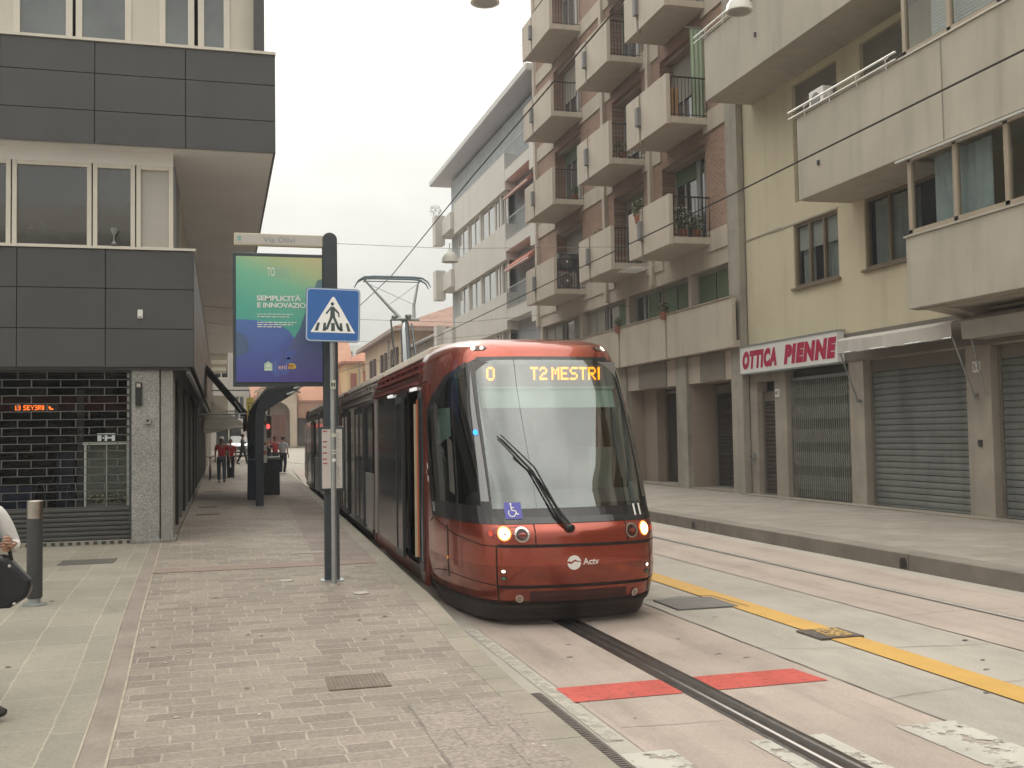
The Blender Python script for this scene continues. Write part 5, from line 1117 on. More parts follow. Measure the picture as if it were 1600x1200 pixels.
m = MB(); m.box(-.90, .90, 11.4, 41.2, .07, .3); m.build('underbody', black, TR, xf=lambda v: XT(v))
m = MB(); patch(m, [(-1.2, .20), (1.2, .20), (1.2, .24), (-1.2, .24)], .016); patch(m, [(-1.2, .09), (1.2, .09), (1.2, .12), (-1.2, .12)], .012); m.build('bumper_rib', rubber, TR, xf=XT, recalc=False)
# black surround of the glazing
m = MB()
patch(m, [(-1.03, .99), (1.03, .99), (1.03, 1.17), (-1.03, 1.17)], .006)
patch(m, [(-.62, 2.585), (.62, 2.585), (.60, 2.675), (-.60, 2.675)], .006)
for s in (-1, 1):
    patch(m, [(s*.60, 1.15), (s*.72, 1.15), (s*.72, 2.60), (s*.60, 2.66)], .006); patch(m, [(s*.96, 1.15), (s*1.03, 1.15), (s*1.03, 2.02), (s*.96, 2.10)], .006)
    patch(m, [(s*.70, 2.50), (s*.85, 2.40), (s*.86, 2.50), (s*.70, 2.63)], .006); patch(m, [(s*.83, 2.42), (s*.925, 2.24), (s*.96, 2.30), (s*.86, 2.50)], .006); patch(m, [(s*.915, 2.27), (s*.98, 1.98), (s*1.03, 2.02), (s*.96, 2.30)], .006)
m.build('window_surround', tside, TR, xf=XT, recalc=False)
wglass = GLASS('windscreen_glass', (.60, .64, .64), .17, .015, (.84, .88, .88))
patch(MB(), GL_W, .009).build('windscreen', wglass, TR, xf=XT, recalc=False, smooth=True)
for s in (-1, 1): patch(MB(), [(s*a, b) for a, b in SIDE], .009).build('side_window', GLASS('cab_side_glass', (.40, .44, .43), .05), TR, xf=XT, recalc=False, smooth=True)
# grey inner strip of the left pillar, blue lamp
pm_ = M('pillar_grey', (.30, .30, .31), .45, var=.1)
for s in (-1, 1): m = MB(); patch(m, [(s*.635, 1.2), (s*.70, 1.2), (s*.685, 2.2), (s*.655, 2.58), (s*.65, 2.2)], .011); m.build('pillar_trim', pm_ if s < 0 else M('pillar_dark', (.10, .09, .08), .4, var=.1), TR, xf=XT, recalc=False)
m = MB(); patch(m, [(-.69, 1.86), (-.672, 1.845), (-.655, 1.86), (-.655, 1.89), (-.672, 1.905), (-.69, 1.89)], .02, .02, .02); m.build('blue_lamp', M('blue_light', (0, .1, .5), .4, var=0, emit=(.02, .30, 1), est=2.0), TR, xf=XT, recalc=False)
# body seams and recessed lines
seam = M('seam_black', (.012, .006, .006), .7, var=0)
m = MB()
patch(m, [(-.62, .805), (.62, .795), (.62, .765), (-.62, .775)], .004)
patch(m, [(-.33, .80), (-.322, .80), (-.322, 1.0), (-.33, 1.0)], .004); patch(m, [(.38, .80), (.388, .80), (.388, 1.0), (.38, 1.0)], .004)
for s in (-1, 1):
    patch(m, [(s*.625, .27), (s*.634, .27), (s*.634, .79), (s*.625, .79)], .004); patch(m, [(s*.60, .795), (s*.72, .79), (s*.72, .78), (s*.60, .785)], .004)
    patch(m, [(s*.72, .79), (s*.90, .86), (s*.90, .85), (s*.72, .78)], .004); patch(m, [(s*.90, .86), (s*.99, .965), (s*.99, .955), (s*.90, .85)], .004)
    patch(m, [(s*.93, .40), (s*.935, .40), (s*.935, .93), (s*.93, .93)], .003); patch(m, [(s*.63, .415), (s*.95, .46), (s*.95, .452), (s*.63, .405)], .003); patch(m, [(s*.95, .46), (s*1.05, .40), (s*1.05, .39), (s*.95, .45)], .003)
    patch(m, [(s*1.01, .985), (s*1.10, .93), (s*1.10, .92), (s*1.01, .972)], .004)
patch(m, [(-.63, .415), (.63, .415), (.63, .385), (-.63, .385)], .004)
m.build('panel_seams', seam, TR, xf=XT, recalc=False)
m = MB(); patch(m, [(-.38, .355), (.38, .355), (.38, .26), (-.38, .26)], .005)
m.build('lower_grille', M('grille_maroon', (.055, .018, .016), .6, var=.2, vs=6), TR, xf=XT, recalc=False)
m = MB(); patch(m, [(-1.15, .26), (1.15, .26), (1.15, .60), (-1.15, .60)], .0045); m.build('road_grime', STAIN('grime', (.07, .055, .045), .45, (1.2, 1.2, 2.5), .35, .8), TR, xf=XT, recalc=False)
# lamps
def onface(fn, t, z, r, off, n=14, ratio=1.0):
    # small disc on the surface; r in metres
    y = []
    p0 = S(t, z); dl = (S(t+.01, z)-S(t-.01, z)).length/.02
    return [SN(t+r*math.cos(2*math.pi*k/n)/dl, z+r*ratio*math.sin(2*math.pi*k/n), off) for k in range(n)]
def disc(mb, t, z, r, off, n=14, ratio=1.0): mb.quad(*onface(None, t, z, r, off, n, ratio)); return mb
def ring(mb, t, z, r0, r1, off, n=16, ratio=1.0):
    a, b = onface(None, t, z, r0, off, n, ratio), onface(None, t, z, r1, off, n, ratio)
    for k in range(n): mb.quad(a[k], a[(k+1) % n], b[(k+1) % n], b[k])
    return mb
chrome = M('chrome', (.65, .60, .55), .15, 1, var=0); darklens = M('dark_lens', (.05, .02, .02), .1, var=0, spec=.8)
for s in (-1, 1):
    h = MB(); ring(h, s*.425, .895, .055, .0725, .008); o = h.build('headlight', chrome, TR, xf=XT, recalc=False)
    disc(MB(), s*.56, .905, .052, .010).build('lamp', warmlamp, o, xf=XT, recalc=False); disc(MB(), s*.425, .895, .055, .007).build('lens', darklens, o, xf=XT, recalc=False)
    ring(MB(), s*.56, .905, .052, .068, .009).build('ring', M('amber_glow_ring', (.75, .28, .10), .25, .3, var=0, emit=(1, .30, .05), est=1.6), o, xf=XT, recalc=False)  # the lamp's amber glow put into this ring as emission
    disc(MB(), s*.665, .905, .028, .009).build('side_lamp', M('red_lens', (.45, .06, .04), .2, var=0, emit=(1, .12, .05), est=.25), o, xf=XT, recalc=False)
    m = MB(); a = []
    patch(m, [(s*.38, .90), (s*.42, .975), (s*.64, .955), (s*.70, .905), (s*.66, .86), (s*.46, .825), (s*.39, .85)], .003); m.build('housing', M('lamp_housing', (.27, .05, .035), .25, .5, var=0, coat=.8), o, xf=XT, recalc=False)
    m = MB()
    o = ring(MB(), s*.575, .55, .0, .032, .006, ratio=.62).build('marker_light', black, TR, xf=XT, recalc=False); o2 = ring(MB(), s*.575, .485, .0, .032, .006, ratio=.62).build('marker_light', black, TR, xf=XT, recalc=False)
    disc(MB(), s*.575, .552, .020, .009, ratio=.7).build('lamp', palelamp, o, xf=XT, recalc=False); disc(MB(), s*.575, .485, .02, .008, ratio=.7).build('lens', M('green_lens', (.10, .2, .13), .2, var=0), o2, xf=XT, recalc=False)
    h = MB(); ring(h, s*.46, .295, .024, .036, .012); ring(h, s*.46, .295, .010, .014, .012); o = h.build('fog_light', chrome, TR, xf=XT, recalc=False); disc(MB(), s*.46, .295, .025, .009).build('lens', M('fog_lens', (.3, .22, .18), .15, .4, var=0), o, xf=XT, recalc=False)
    # roof lamps
    m = MB(); m2 = MB()
    patch(m, [(s*.50, 2.775), (s*.53, 2.80), (s*.64, 2.80), (s*.67, 2.775), (s*.64, 2.75), (s*.53, 2.75)], .004); o = m.build('roof_light', M('lamp_recess', (.06, .02, .015), .4, var=0), TR, xf=XT, recalc=False)
    disc(MB(), s*.635, 2.775, .026, .010).build('lamp', palelamp, o, xf=XT, recalc=False); disc(MB(), s*.55, 2.775, .022, .008).build('lens', chrome, o, xf=XT, recalc=False)
# emblem, lettering, number, wheelchair sticker: prints that follow the bodywork
def deskin(vs, t0, z0, k, off):   # text coordinates (metres) -> surface near t0
    dl = (S(t0+.01, z0)-S(t0-.01, z0)).length/.02
    return [tuple(SN(t0+v[0]/dl, z0+v[1], off)) for v in vs]
wp = M('white_lettering', (.80, .78, .74), .4, var=0)
vs, fs = text_fit('Actv', .165, .062, .02); MB().add(deskin(vs, .015, .595, 1, .006), fs).build('lettering', wp, TR, xf=XT, recalc=False)
m = MB(); n = 24; cxx, czz, r = 0, 0, .068
up = [(r*math.cos(a), r*math.sin(a)) for a in [math.pi*k/n for k in range(n+1)]]
U = [(x, z) for x, z in up if z >= .008]; wave = [(-.06, .012), (-.03, -.004), (0, .004), (.02, .020), (.045, .006)]
dn = [(-x, -z) for x, z in up if z >= .008]
m.add(deskin([(x, z) for x, z in U]+[(-.05, .016), (-.028, .008), (.008, .03), (.025, .02)], -.052, .62, 1, .006), [tuple(range(len(U)+4))])
m.add(deskin([(x, z) for x, z in dn]+[(.06, .004), (.03, .006), (.008, .012), (-.025, -.014), (-.05, -.006)], -.052, .62, 1, .006), [tuple(range(len(dn)+5))])
m.build('emblem', wp, TR, xf=XT, recalc=False)
vs, fs = text_fit('11', .095, .11, .03); MB().add(deskin(vs, .49, 1.03, 1, .012), fs).build('number', wp, TR, xf=XT, recalc=False)
vs, fs = text_fit('11', .05, .10, .006); MB().add(deskin(vs, -.995, 1.04, 1, .012), fs).build('number', wp, TR, xf=XT, recalc=False)
m = MB(); patch(m, [(-.525, 1.035), (-.395, 1.035), (-.395, 1.19), (-.525, 1.19)], .013); o = m.build('sticker', M('sticker_blue', (.10, .10, .42), .4, var=0), TR, xf=XT, recalc=False)
m = MB()
def seg2(pts, w, z0t, off=.016):
    for a, b in zip(pts, pts[1:]):
        d = math.hypot(b[0]-a[0], b[1]-a[1]) or 1; nx, nz = -(b[1]-a[1])/d*w, (b[0]-a[0])/d*w
        m.add(deskin([(a[0]+nx, a[1]+nz), (b[0]+nx, b[1]+nz), (b[0]-nx, b[1]-nz), (a[0]-nx, a[1]-nz)], z0t, 1.04, 1, off), [(0,1,2,3)])
seg2([(-.012+.034*math.cos(a), .05+.034*math.sin(a)) for a in [math.pi*(.75+k*.125) for k in range(11)]], .0045, -.46)
seg2([(-.015, .125), (-.012, .075), (.022, .07), (.035, .035), (.05, .042)], .005, -.46); seg2([(-.012, .10), (.015, .10)], .004, -.46); m.add(deskin([(-.016+.010*math.cos(a), .135+.010*math.sin(a)) for a in [k*math.pi/4 for k in range(8)]], -.46, 1.04, 1, .016), [tuple(range(8))])
m.build('pictogram', wp, o, xf=XT, recalc=False)
# interior: floor, dashboard, blind, seat, partition, display
m = MB(); m.box(-1.02, 1.02, 11.25, 41.3, .34, .38); m.box(-1.0, 1.0, 11.7, 41, 2.5, 2.54); m.build('cabin_floor', interior, TR, xf=XT)
m = MB(); m.prism([(10.12, .98), (10.15, 1.12), (10.45, 1.28), (10.8, 1.22), (10.9, .4), (10.2, .4)], 'x', -.86, .86); m.build('dashboard', M('dashboard', (.10, .10, .10), .6, var=.15), TR, xf=XT, smooth=False, bevel=.02)
m = MB(); m.box(-1.0, 1.0, 12.05, 12.1, .38, 2.5); m.build('cab_partition', M('partition', (.055, .06, .06), .5, var=.3, vs=1.5), TR, xf=XT)
mint = M('sun_blind', (.42, .60, .52), .8, var=.05)
m = MB(); m.add([(-.72, 10.62, 2.13), (.75, 10.62, 2.13), (.75, 10.72, 2.33), (-.72, 10.72, 2.33)], [(0,1,2,3)]); m.box(-.74, .77, 10.70, 10.73, 2.33, 2.36); m.build('sun_blind', mint, TR, xf=XT)
m = MB(); m.add([(-.98, 10.95, 1.85), (-1.03, 11.45, 1.75), (-1.03, 11.45, 2.15), (-.98, 11.0, 2.15)], [(0,1,2,3)]); m.build('side_blind', mint, TR, xf=XT)
m = MB(); m.box(-.30, .25, 11.3, 11.45, 1.0, 1.75); m.box(-.28, .23, 10.95, 11.35, .85, .98); m.box(-.12, .08, 11.32, 11.42, 1.76, 1.98); m.build('driver_seat', M('seat_fabric', (.12, .13, .14), .9, var=.2), TR, xf=XT, bevel=.04)
m = MB(); m.box(.55, .80, 10.9, 11.6, .4, 1.7); m.build('cabinet', M('cab_cabinet', (.38, .42, .36), .7, var=.1), TR, xf=XT)
m = MB(); m.box(-.80, .80, 10.73, 10.79, 2.36, 2.62); o = m.build('destination_display', M('display_back', (.22, .21, .21), .5, var=.05), TR, xf=XT)
m = MB()
def led(s, x0, w, z0, h):
    for x, z, a, b in dots(s, w, h, fill=1.02):
        X0, Z0 = x0+x, z0+z; m.quad((X0-a, 10.722, Z0-b), (X0+a, 10.722, Z0-b), (X0+a, 10.722, Z0+b), (X0-a, 10.722, Z0+b))
led('0', -.64, .088, 2.425, .14); led('T2', -.16, .185, 2.43, .135); led('MESTR', .075, .50, 2.43, .135); m.box(.60, .618, 10.722, 10.726, 2.43, 2.565)
m.build('led_text', ledm, o, xf=XT)
# wipers
m = MB()
def sp(t, z, o_): return tuple(SN(t, z, o_))
m.tube([sp(-.085, .93, .03), sp(-.17, 1.10, .05), sp(-.30, 1.50, .05), sp(-.50, 1.82, .04)], [.016, .012, .009, .007], 6)
m.tube([sp(-.055, .93, .03), sp(-.14, 1.10, .06), sp(-.26, 1.50, .06), sp(-.47, 1.83, .05)], [.014, .011, .008, .006], 6)
m.tube([sp(-.10, 1.05, .015), sp(-.24, 1.40, .015), sp(-.40, 1.62, .015)], .010, 5); m.ell(sp(-.07, .935, .02), (.05, .03, .04)); m.build('wiper', M('wiper_black', (.02, .02, .02), .35, .3, var=0), TR, xf=XT, smooth=True)
m = MB(); m.box(-.60, -.52, 10.16, 10.20, 1.2, 2.0); m.build('pillar_equipment', M('equipment_black', (.03, .03, .03), .5, var=.2), TR, xf=lambda v: XT((v[0]+.0, v[1]+(v[2]-1.2)*.55, v[2])))
# small front corner lamp and side triangle marking
m = MB(); disc(m, -.93, .60, .018, .01); m.build('side_marker', warmlamp if False else M('amber_lens', (.6, .3, .08), .2, var=0, emit=(1, .5, .1), est=.4), TR, xf=XT, recalc=False)
m = MB()
for a, b, c in ((1.08, 1.52, .03), (1.12, 1.45, .02), (1.08, 1.38, .03)): disc(m, -a, b, c, .006, ratio=1.3)
m.build('side_marking', wp, TR, xf=XT, recalc=False)
# ---- body modules
def wallbox(mb, y0, y1, z0, z1, x=1.10, th=.03, side=-1):
    a, b = sorted((side*x, side*(x-th))); mb.box(a, b, y0, y1, z0, z1)
def module(y0, y1, up, low, layout, first=False):
    """layout: list of (y_from, y_to, kind)"""
    m = MB(); P_ = [(-1.08, 2.40), (-1.09, 2.55), (-1.02, 2.72), (-.86, 2.83), (-.5, 2.87), (.5, 2.87), (.86, 2.83), (1.02, 2.72), (1.09, 2.55), (1.08, 2.40)]
    m.prism(P_, 'y', y0, y1); m.build('roof_side', up, TR, xf=XT)
    m = MB(); n_ = max(1, round((y1-y0)/3)); L_ = (y1-y0-.3)/n_
    for k in range(n_): m.prism([(-.98, 2.80), (-.95, 2.90), (-.75, 2.955), (.75, 2.955), (.95, 2.90), (.98, 2.80)], 'y', y0+.15+k*L_+.03, y0+.15+(k+1)*L_-.03)
    m.build('roof_cover', troof, TR, xf=XT, bevel=.015)
    m = MB()
    for z, x in ((2.47, 1.12), (2.60, 1.11), (2.70, 1.065)): wallbox(m, y0+.1, y1-.1, z, z+.03, x, .05)
    yy = y0+.2
    while yy < y1-.4: m.box(-1.075, -1.02, yy, yy+.03, 2.50, 2.72); yy += .55
    m.build('roof_rib', M('rib_'+up.name, tuple(c*1.7+.02 for c in ((.11, .022, .018) if first else (.20, .18, .17))), .5, .3, var=.2), TR, xf=XT)
    wl = MB(); wallbox(wl, y0, y1, .18, .34); wallbox(wl, y0, y1, .2, 2.42, side=1); wl.build('side_panel', low, TR, xf=XT)
    for a, b, kd in layout:
        if kd == 'glass': m = MB(); wallbox(m, a, b, .34, 2.42, 1.095); m.build('side_glass', tside, TR, xf=XT)
        elif kd == 'panel': m = MB(); wallbox(m, a, b, .34, 1.25, 1.10); m.build('lower_panel', tgrey, TR, xf=XT); m = MB(); wallbox(m, a, b, 1.25, 2.42, 1.09); m.build('side_glass', tside, TR, xf=XT)
        elif kd == 'door':
            mid = (a+b)/2
            for c, d in ((a, mid), (mid, b)):
                m = MB(); wallbox(m, c+.01, c+.07, .30, 2.38, 1.135, .04); wallbox(m, d-.07, d-.01, .30, 2.38, 1.135, .04); wallbox(m, c+.07, d-.07, .30, .42, 1.135, .04); wallbox(m, c+.07, d-.07, 2.28, 2.38, 1.135, .04); o = m.build('door', darkmetal, TR, xf=XT); m = MB(); wallbox(m, c+.07, d-.07, .42, 2.28, 1.125, .02); m.build('pane', tside, o, xf=XT)
        elif kd == 'strip': m = MB(); wallbox(m, a, b, .34, 2.45, 1.12, .05); m.build('vertical_trim', M('trim_pale', (.5, .47, .45), .35, .6, var=.1), TR, xf=XT)
# red door pillar
m = MB(); wallbox(m, 11.70, 11.82, .18, 2.45, 1.105); wallbox(m, 11.82, 11.86, .18, 2.45, 1.12); m.build('door_pillar', M('pillar_red', (.15, .034, .024), .35, .4, var=.1, coat=.5), TR, xf=XT)
module(12.2, 16.9, tredd, tredd, [(11.86, 12.2, 'x'), (13.30, 16.70, 'glass'), (16.72, 16.80, 'strip')], True)
m = MB(); wallbox(m, 11.84, 12.3, 2.30, 2.48, 1.09); m.build('door_header', tredd, TR, xf=XT)
m = MB(); wallbox(m, 11.84, 13.3, .18, .34); m.build('door_sill', M('sill_metal', (.25, .24, .23), .4, .6, var=.2), TR, xf=XT)
for c, d in ((11.87, 12.17), (13.32, 13.95)):      # open plug door leaves standing outside the body
    m = MB(); x = 1.13 if c < 12 else 1.16
    wallbox(m, c, c+.05, .32, 2.36, x, .035); wallbox(m, d-.05, d, .32, 2.36, x, .035); wallbox(m, c+.05, d-.05, .32, .40, x, .035); wallbox(m, c+.05, d-.05, 2.28, 2.36, x, .035); o = m.build('door', darkmetal, TR, xf=XT); m = MB(); wallbox(m, c+.05, d-.05, .40, 2.28, x-.01, .015); m.build('pane', tside, o, xf=XT)
m = MB(); m.box(-1.07, -.35, 12.84, 12.89, .38, 2.25); m.build('inner_partition', M('cream_partition', (.70, .60, .42), .7, var=.1), TR, xf=XT)
m = MB(); m.tube([(-1.045, 12.70, .4), (-1.045, 12.70, 2.3)], .022, 8); m.build('grab_pole', M('orange_pole', (.60, .14, .04), .4, var=.1), TR, xf=XT)
m = MB(); m.box(-.9, -.1, 12.35, 12.4, .38, 1.6); m.box(.2, .8, 12.2, 14, .38, 1.0); m.build('inner_seat', M('seat_grey', (.20, .20, .19), .8, var=.2), TR, xf=XT, bevel=.02)
m = MB()
for y in (12.4, 14.6): wallbox(m, y, y+.42, 2.40, 2.435, 1.13, .03)
m.build('door_light', M('white_strip', (.8, .8, .8), .3, var=0, emit=(1, 1, 1), est=.5), TR, xf=XT)
tg = M('tram_roof_grey', (.20, .18, .17), .6, .2, var=.25, vs=2)
def joint_(y0, y1):
    m = MB(); m.prism([(-1.04, .3), (-1.04, 2.55), (-.9, 2.78), (.9, 2.78), (1.04, 2.55), (1.04, .3)], 'y', y0, y1); m.build('bellows', M('bellows_rubber', (.03, .027, .027), .8, var=.2), TR, xf=XT)
    m = MB()
    for k in range(6): y = y0+(y1-y0)*(k+.5)/6; m.prism([(-1.07, .3), (-1.07, 2.57), (-.92, 2.81), (.92, 2.81), (1.07, 2.57), (1.07, .3)], 'y', y-.012, y+.012)
    m.build('bellows_fold', rubber, TR, xf=XT)
m = MB(); m.prism([(-1.12, .2), (-1.12, 2.5), (-1.02, 2.78), (-.9, 2.86), (.9, 2.86), (1.12, 2.5), (1.12, .2)], 'y', 16.82, 16.90); m.build('end_frame', tredd, TR, xf=XT)
joint_(16.9, 17.35)
module(17.35, 23.6, tg, tside, [(17.38, 18.45, 'panel'), (18.5, 20.1, 'door'), (20.15, 21.6, 'glass'), (21.65, 23.2, 'door'), (23.3, 23.5, 'strip')])
m = MB(); m.prism([(-1.13, .2), (-1.13, 2.5), (-1.02, 2.82), (-.9, 2.9), (.9, 2.9), (1.12, 2.5), (1.12, .2)], 'y', 23.6, 23.72); m.build('end_frame', tredd, TR, xf=XT)
joint_(23.72, 24.2)
module(24.2, 31.6, tg, tside, [(24.25, 25.6, 'glass'), (25.7, 27.3, 'door'), (27.4, 29.8, 'panel'), (29.9, 31.4, 'glass')])
joint_(31.6, 32.1)
module(32.1, 39.6, tg, tside, [(32.15, 34.0, 'panel'), (34.1, 35.6, 'door'), (35.7, 38.2, 'glass'), (38.3, 39.5, 'panel')])
m = MB()   # rear cab
prof = [(39.6, .2), (41.2, .3), (41.4, .9), (40.9, 1.9), (40.3, 2.75), (39.6, 2.9)]; m.prism(prof, 'x', -1.08, 1.08); m.build('rear_cab', tredd, TR, xf=XT, bevel=.12, segs=3)
m = MB(); m.box(-1.095, -1.06, 39.7, 40.6, 1.0, 2.3); m.build('rear_window', tside, TR, xf=XT)
# pantograph
dk = M('pantograph_steel', (.10, .12, .13), .45, .6, var=.15); pa = M('pantograph_grey', (.30, .32, .32), .4, .6, var=.1)
pn = MB().box(-.32, .32, 19.3, 20.3, 2.95, 3.08).build('pantograph', dk, TR, xf=XT, bevel=.02)
m = MB(); m.tube([(-.28, 18.9, 3.02), (-.10, 20.4, 3.9), (-.02, 20.9, 4.12)], [.10, .085, .07], 8); m.tube([(-.05, 19.1, 3.02), (.06, 20.6, 4.08)], .02, 6); m.build('lower_arm', dk, pn, xf=XT, smooth=True)
m = MB(); m.tube([(-.30, 20.9, 4.2), (.26, 20.9, 4.2)], .035, 8); m.ell((-.24, 20.9, 4.24), (.06, .06, .05)); m.ell((.04, 20.88, 4.26), (.07, .06, .05)); m.build('elbow', pa, pn, xf=XT, smooth=True)
m = MB(); m.tube([(-.04, 20.9, 4.14), (-.30, 21.1, 4.45), (-.76, 21.35, 5.02)], [.035, .03, .02], 6); m.tube([(.16, 20.9, 4.18), (.18, 21.05, 4.5), (.32, 21.35, 5.02)], [.03, .03, .02], 6); m.tube([(-.70, 21.33, 4.96), (.20, 21.0, 4.5)], .006, 4); m.tube([(.28, 21.33, 4.96), (-.34, 21.08, 4.5)], .006, 4); m.build('upper_arm', pa, pn, xf=XT, smooth=True)
m = MB()
for y in (21.22, 21.48): m.tube([(-.98, y, 4.90), (-.92, y, 5.01), (-.80, y, 5.085), (-.6, y, 5.10), (.20, y, 5.10), (.38, y, 5.085), (.50, y, 5.01), (.56, y, 4.90)], [.010, .016, .022, .024, .024, .022, .016, .010], 6)
m.tube([(-.78, 21.22, 5.03), (-.78, 21.48, 5.03)], .02, 6); m.tube([(.34, 21.22, 5.03), (.34, 21.48, 5.03)], .02, 6); m.tube([(-.80, 21.35, 5.02), (.36, 21.35, 5.02)], .012, 6); m.build('collector_head', M('collector_blue_grey', (.16, .22, .25), .45, .4, var=.1), pn, xf=XT, smooth=True)
m = MB(); m.tube([(-.35, 20.6, 4.15), (-.36, 20.1, 3.5), (-.45, 19.7, 3.2), (-.3, 19.4, 3.08)], .018, 6); m.build('cable', black, pn, xf=XT, smooth=True)

# ============================================================ street furniture
totem = M('totem_grey', (.055, .068, .078), .45, .2, var=.08)
tt = thing('stop_totem', 'tall dark rounded tram stop post carrying an advertising panel and a street name board', 'stop sign', (1.23, 12.42, .2))
m = MB()
for x in (1.155, 1.265):
    pass
n = 12; prof = [(1.145, .2), (1.315, .2), (1.315, 4.17)]+[(1.23+.085*math.cos(math.pi*k/n), 4.17+.085*math.sin(math.pi*k/n)) for k in range(1, n)]+[(1.145, 4.17)]
m.prism(prof, 'y', 12.38, 12.48); m.build('post', totem, tt, bevel=.012)
m = MB(); m.box(1.10, 1.36, 12.32, 12.54, .19, .215); m.build('base_plate', galv, tt)
m = MB(); m.box(.13, 1.16, 12.39, 12.47, 2.45, 3.99); m.build('panel_frame', totem, tt, bevel=.012)
m = MB(); m.box(.145, 1.15, 12.39, 12.46, 4.075, 4.215); o = m.build('name_board', M('board_cream', (.58, .53, .40), .5, var=.03), tt, bevel=.006)
MB().box(.16, 1.14, 12.385, 12.39, 4.09, 4.20).build('board_face', M('board_face', (.52, .50, .47), .5, var=.02), o)
def ptext(s, x0, z0, w, h, y, mat, par, off=.0, nm='lettering', shear=0.0, spacing=1.0):
    vs, fs = text_fit(s, w, h, off, shear, spacing=spacing); return MB().add([(x0+v[0], y, z0+v[1]) for v in vs], fs).build(nm, mat, par, recalc=False)
ptext('Via Olivi', .47, 4.112, .36, .066, 12.383, M('letter_grey', (.27, .29, .33), .5, var=0), o, .004)
MB().box(.185, .225, 12.382, 12.384, 4.155, 4.175).box(.185, .225, 12.382, 12.384, 4.125, 4.140).build('emblem', M('emblem_teal', (.10, .42, .36), .5, var=0), o)
# poster: printed gradient with hills, text and marks
pg = bpy.data.materials.new('poster_gradient'); pg.use_nodes = True; t_ = pg.node_tree; b_ = t_.nodes['Principled BSDF']; b_.inputs['Roughness'].default_value = .35
tcn = t_.nodes.new('ShaderNodeTexCoord'); mpn = t_.nodes.new('ShaderNodeMapping'); mpn.inputs['Rotation'].default_value = (0, rad(-22), 0); t_.links.new(tcn.outputs['Object'], mpn.inputs[0]); sp_ = t_.nodes.new('ShaderNodeSeparateXYZ'); t_.links.new(mpn.outputs[0], sp_.inputs[0])
mr = t_.nodes.new('ShaderNodeMapRange'); mr.inputs[1].default_value = -.75; mr.inputs[2].default_value = .95; t_.links.new(sp_.outputs[2], mr.inputs[0]); cr = t_.nodes.new('ShaderNodeValToRGB'); t_.links.new(mr.outputs[0], cr.inputs[0])
cr.color_ramp.elements[0].position = 0; cr.color_ramp.elements[0].color = (.06, .30, .36, 1); cr.color_ramp.elements[1].position = 1; cr.color_ramp.elements[1].color = (.62, .52, .30, 1)
for p, c in ((.45, (.10, .42, .34, 1)), (.68, (.20, .52, .36, 1)), (.84, (.46, .54, .30, 1))): e = cr.color_ramp.elements.new(p); e.color = c
t_.links.new(cr.outputs[0], b_.inputs['Base Color'])
ps = MB().box(.165, 1.135, 12.375, 12.388, 2.50, 3.945).build('poster', pg, tt, origin=(.65, 12.38, 3.2))
def grad_mat(nm, c0, c1, z0, z1):
    mt = bpy.data.materials.new(nm); mt.use_nodes = True; t = mt.node_tree; b = t.nodes['Principled BSDF']; b.inputs['Roughness'].default_value = .35
    tcn = t.nodes.new('ShaderNodeTexCoord'); s_ = t.nodes.new('ShaderNodeSeparateXYZ'); t.links.new(tcn.outputs['Object'], s_.inputs[0]); r = t.nodes.new('ShaderNodeMapRange'); r.inputs[1].default_value = z0; r.inputs[2].default_value = z1; t.links.new(s_.outputs[2], r.inputs[0])
    c = t.nodes.new('ShaderNodeMixRGB'); c.inputs[1].default_value = c0+(1,); c.inputs[2].default_value = c1+(1,); t.links.new(r.outputs[0], c.inputs[0]); t.links.new(c.outputs[0], b.inputs['Base Color']); return mt
blue_g = grad_mat('poster_blue', (.075, .075, .30), (.10, .20, .48), -.7, .1); dusk = grad_mat('poster_dusk', (.08, .065, .27), (.13, .24, .27), -.7, .5)
m = MB(); pts = [(.165, 2.50), (.70, 2.50), (.83, 2.85), (.82, 3.00), (.76, 3.09), (.68, 3.14), (.58, 3.18), (.45, 3.20), (.30, 3.215), (.165, 3.215)]; m.quad(*[(x, 12.373, z) for x, z in pts]); m.build('blue_hill', blue_g, ps, origin=(.65, 12.38, 3.2), recalc=False)
m = MB(); pts = [(.62, 2.50), (1.135, 2.50), (1.135, 3.70), (1.08, 3.68), (.98, 3.42), (.88, 3.12), (.80, 2.98), (.70, 2.85)]; m.quad(*[(x, 12.3715, z) for x, z in pts]); m.build('dusk_hill', dusk, ps, origin=(.65, 12.38, 3.2), recalc=False)
m = MB(); cx_, cz_ = .12, 2.93
m.quad(*[(max(.165, .165+.14*math.cos(a)), 12.3715, 2.93+.14*math.sin(a)) for a in [-math.pi/2+math.pi*k/10 for k in range(11)]]); m.build('dark_round', M('poster_round', (.09, .14, .26), .4, var=0), ps, recalc=False)
def petal(m, x, z, a, l, w, y):
    pts = []
    for k in range(12): th = 2*math.pi*k/12; u, v = l/2+l/2*math.cos(th), w/2*math.sin(th)*(1.2-.4*(l/2+l/2*math.cos(th))/l); pts.append((x+u*math.cos(a)-v*math.sin(a), y, z+u*math.sin(a)+v*math.cos(a)))
    m.quad(*pts)
m = MB()
for x, z, a, l, w in ((.66, 2.72, 2.0, .20, .09), (.69, 2.86, 1.1, .19, .10), (.70, 2.78, .5, .16, .09), (.62, 2.56, 1.75, .20, .10), (.68, 2.58, 1.2, .22, .10)): petal(m, x, z, a, l, w, 12.370)
m.build('leaf_motif', M('poster_leaf', (.085, .125, .385), .4, var=0), ps, recalc=False)
pt = M('poster_white', (.74, .78, .76), .4, var=0); pt2 = M('poster_pale', (.34, .56, .46), .4, var=0)
ptext('TO', .515, 3.72, .085, .10, 12.371, pt, ps, .01); ptext('ZERO', .605, 3.72, .15, .10, 12.371, pt2, ps, .008)
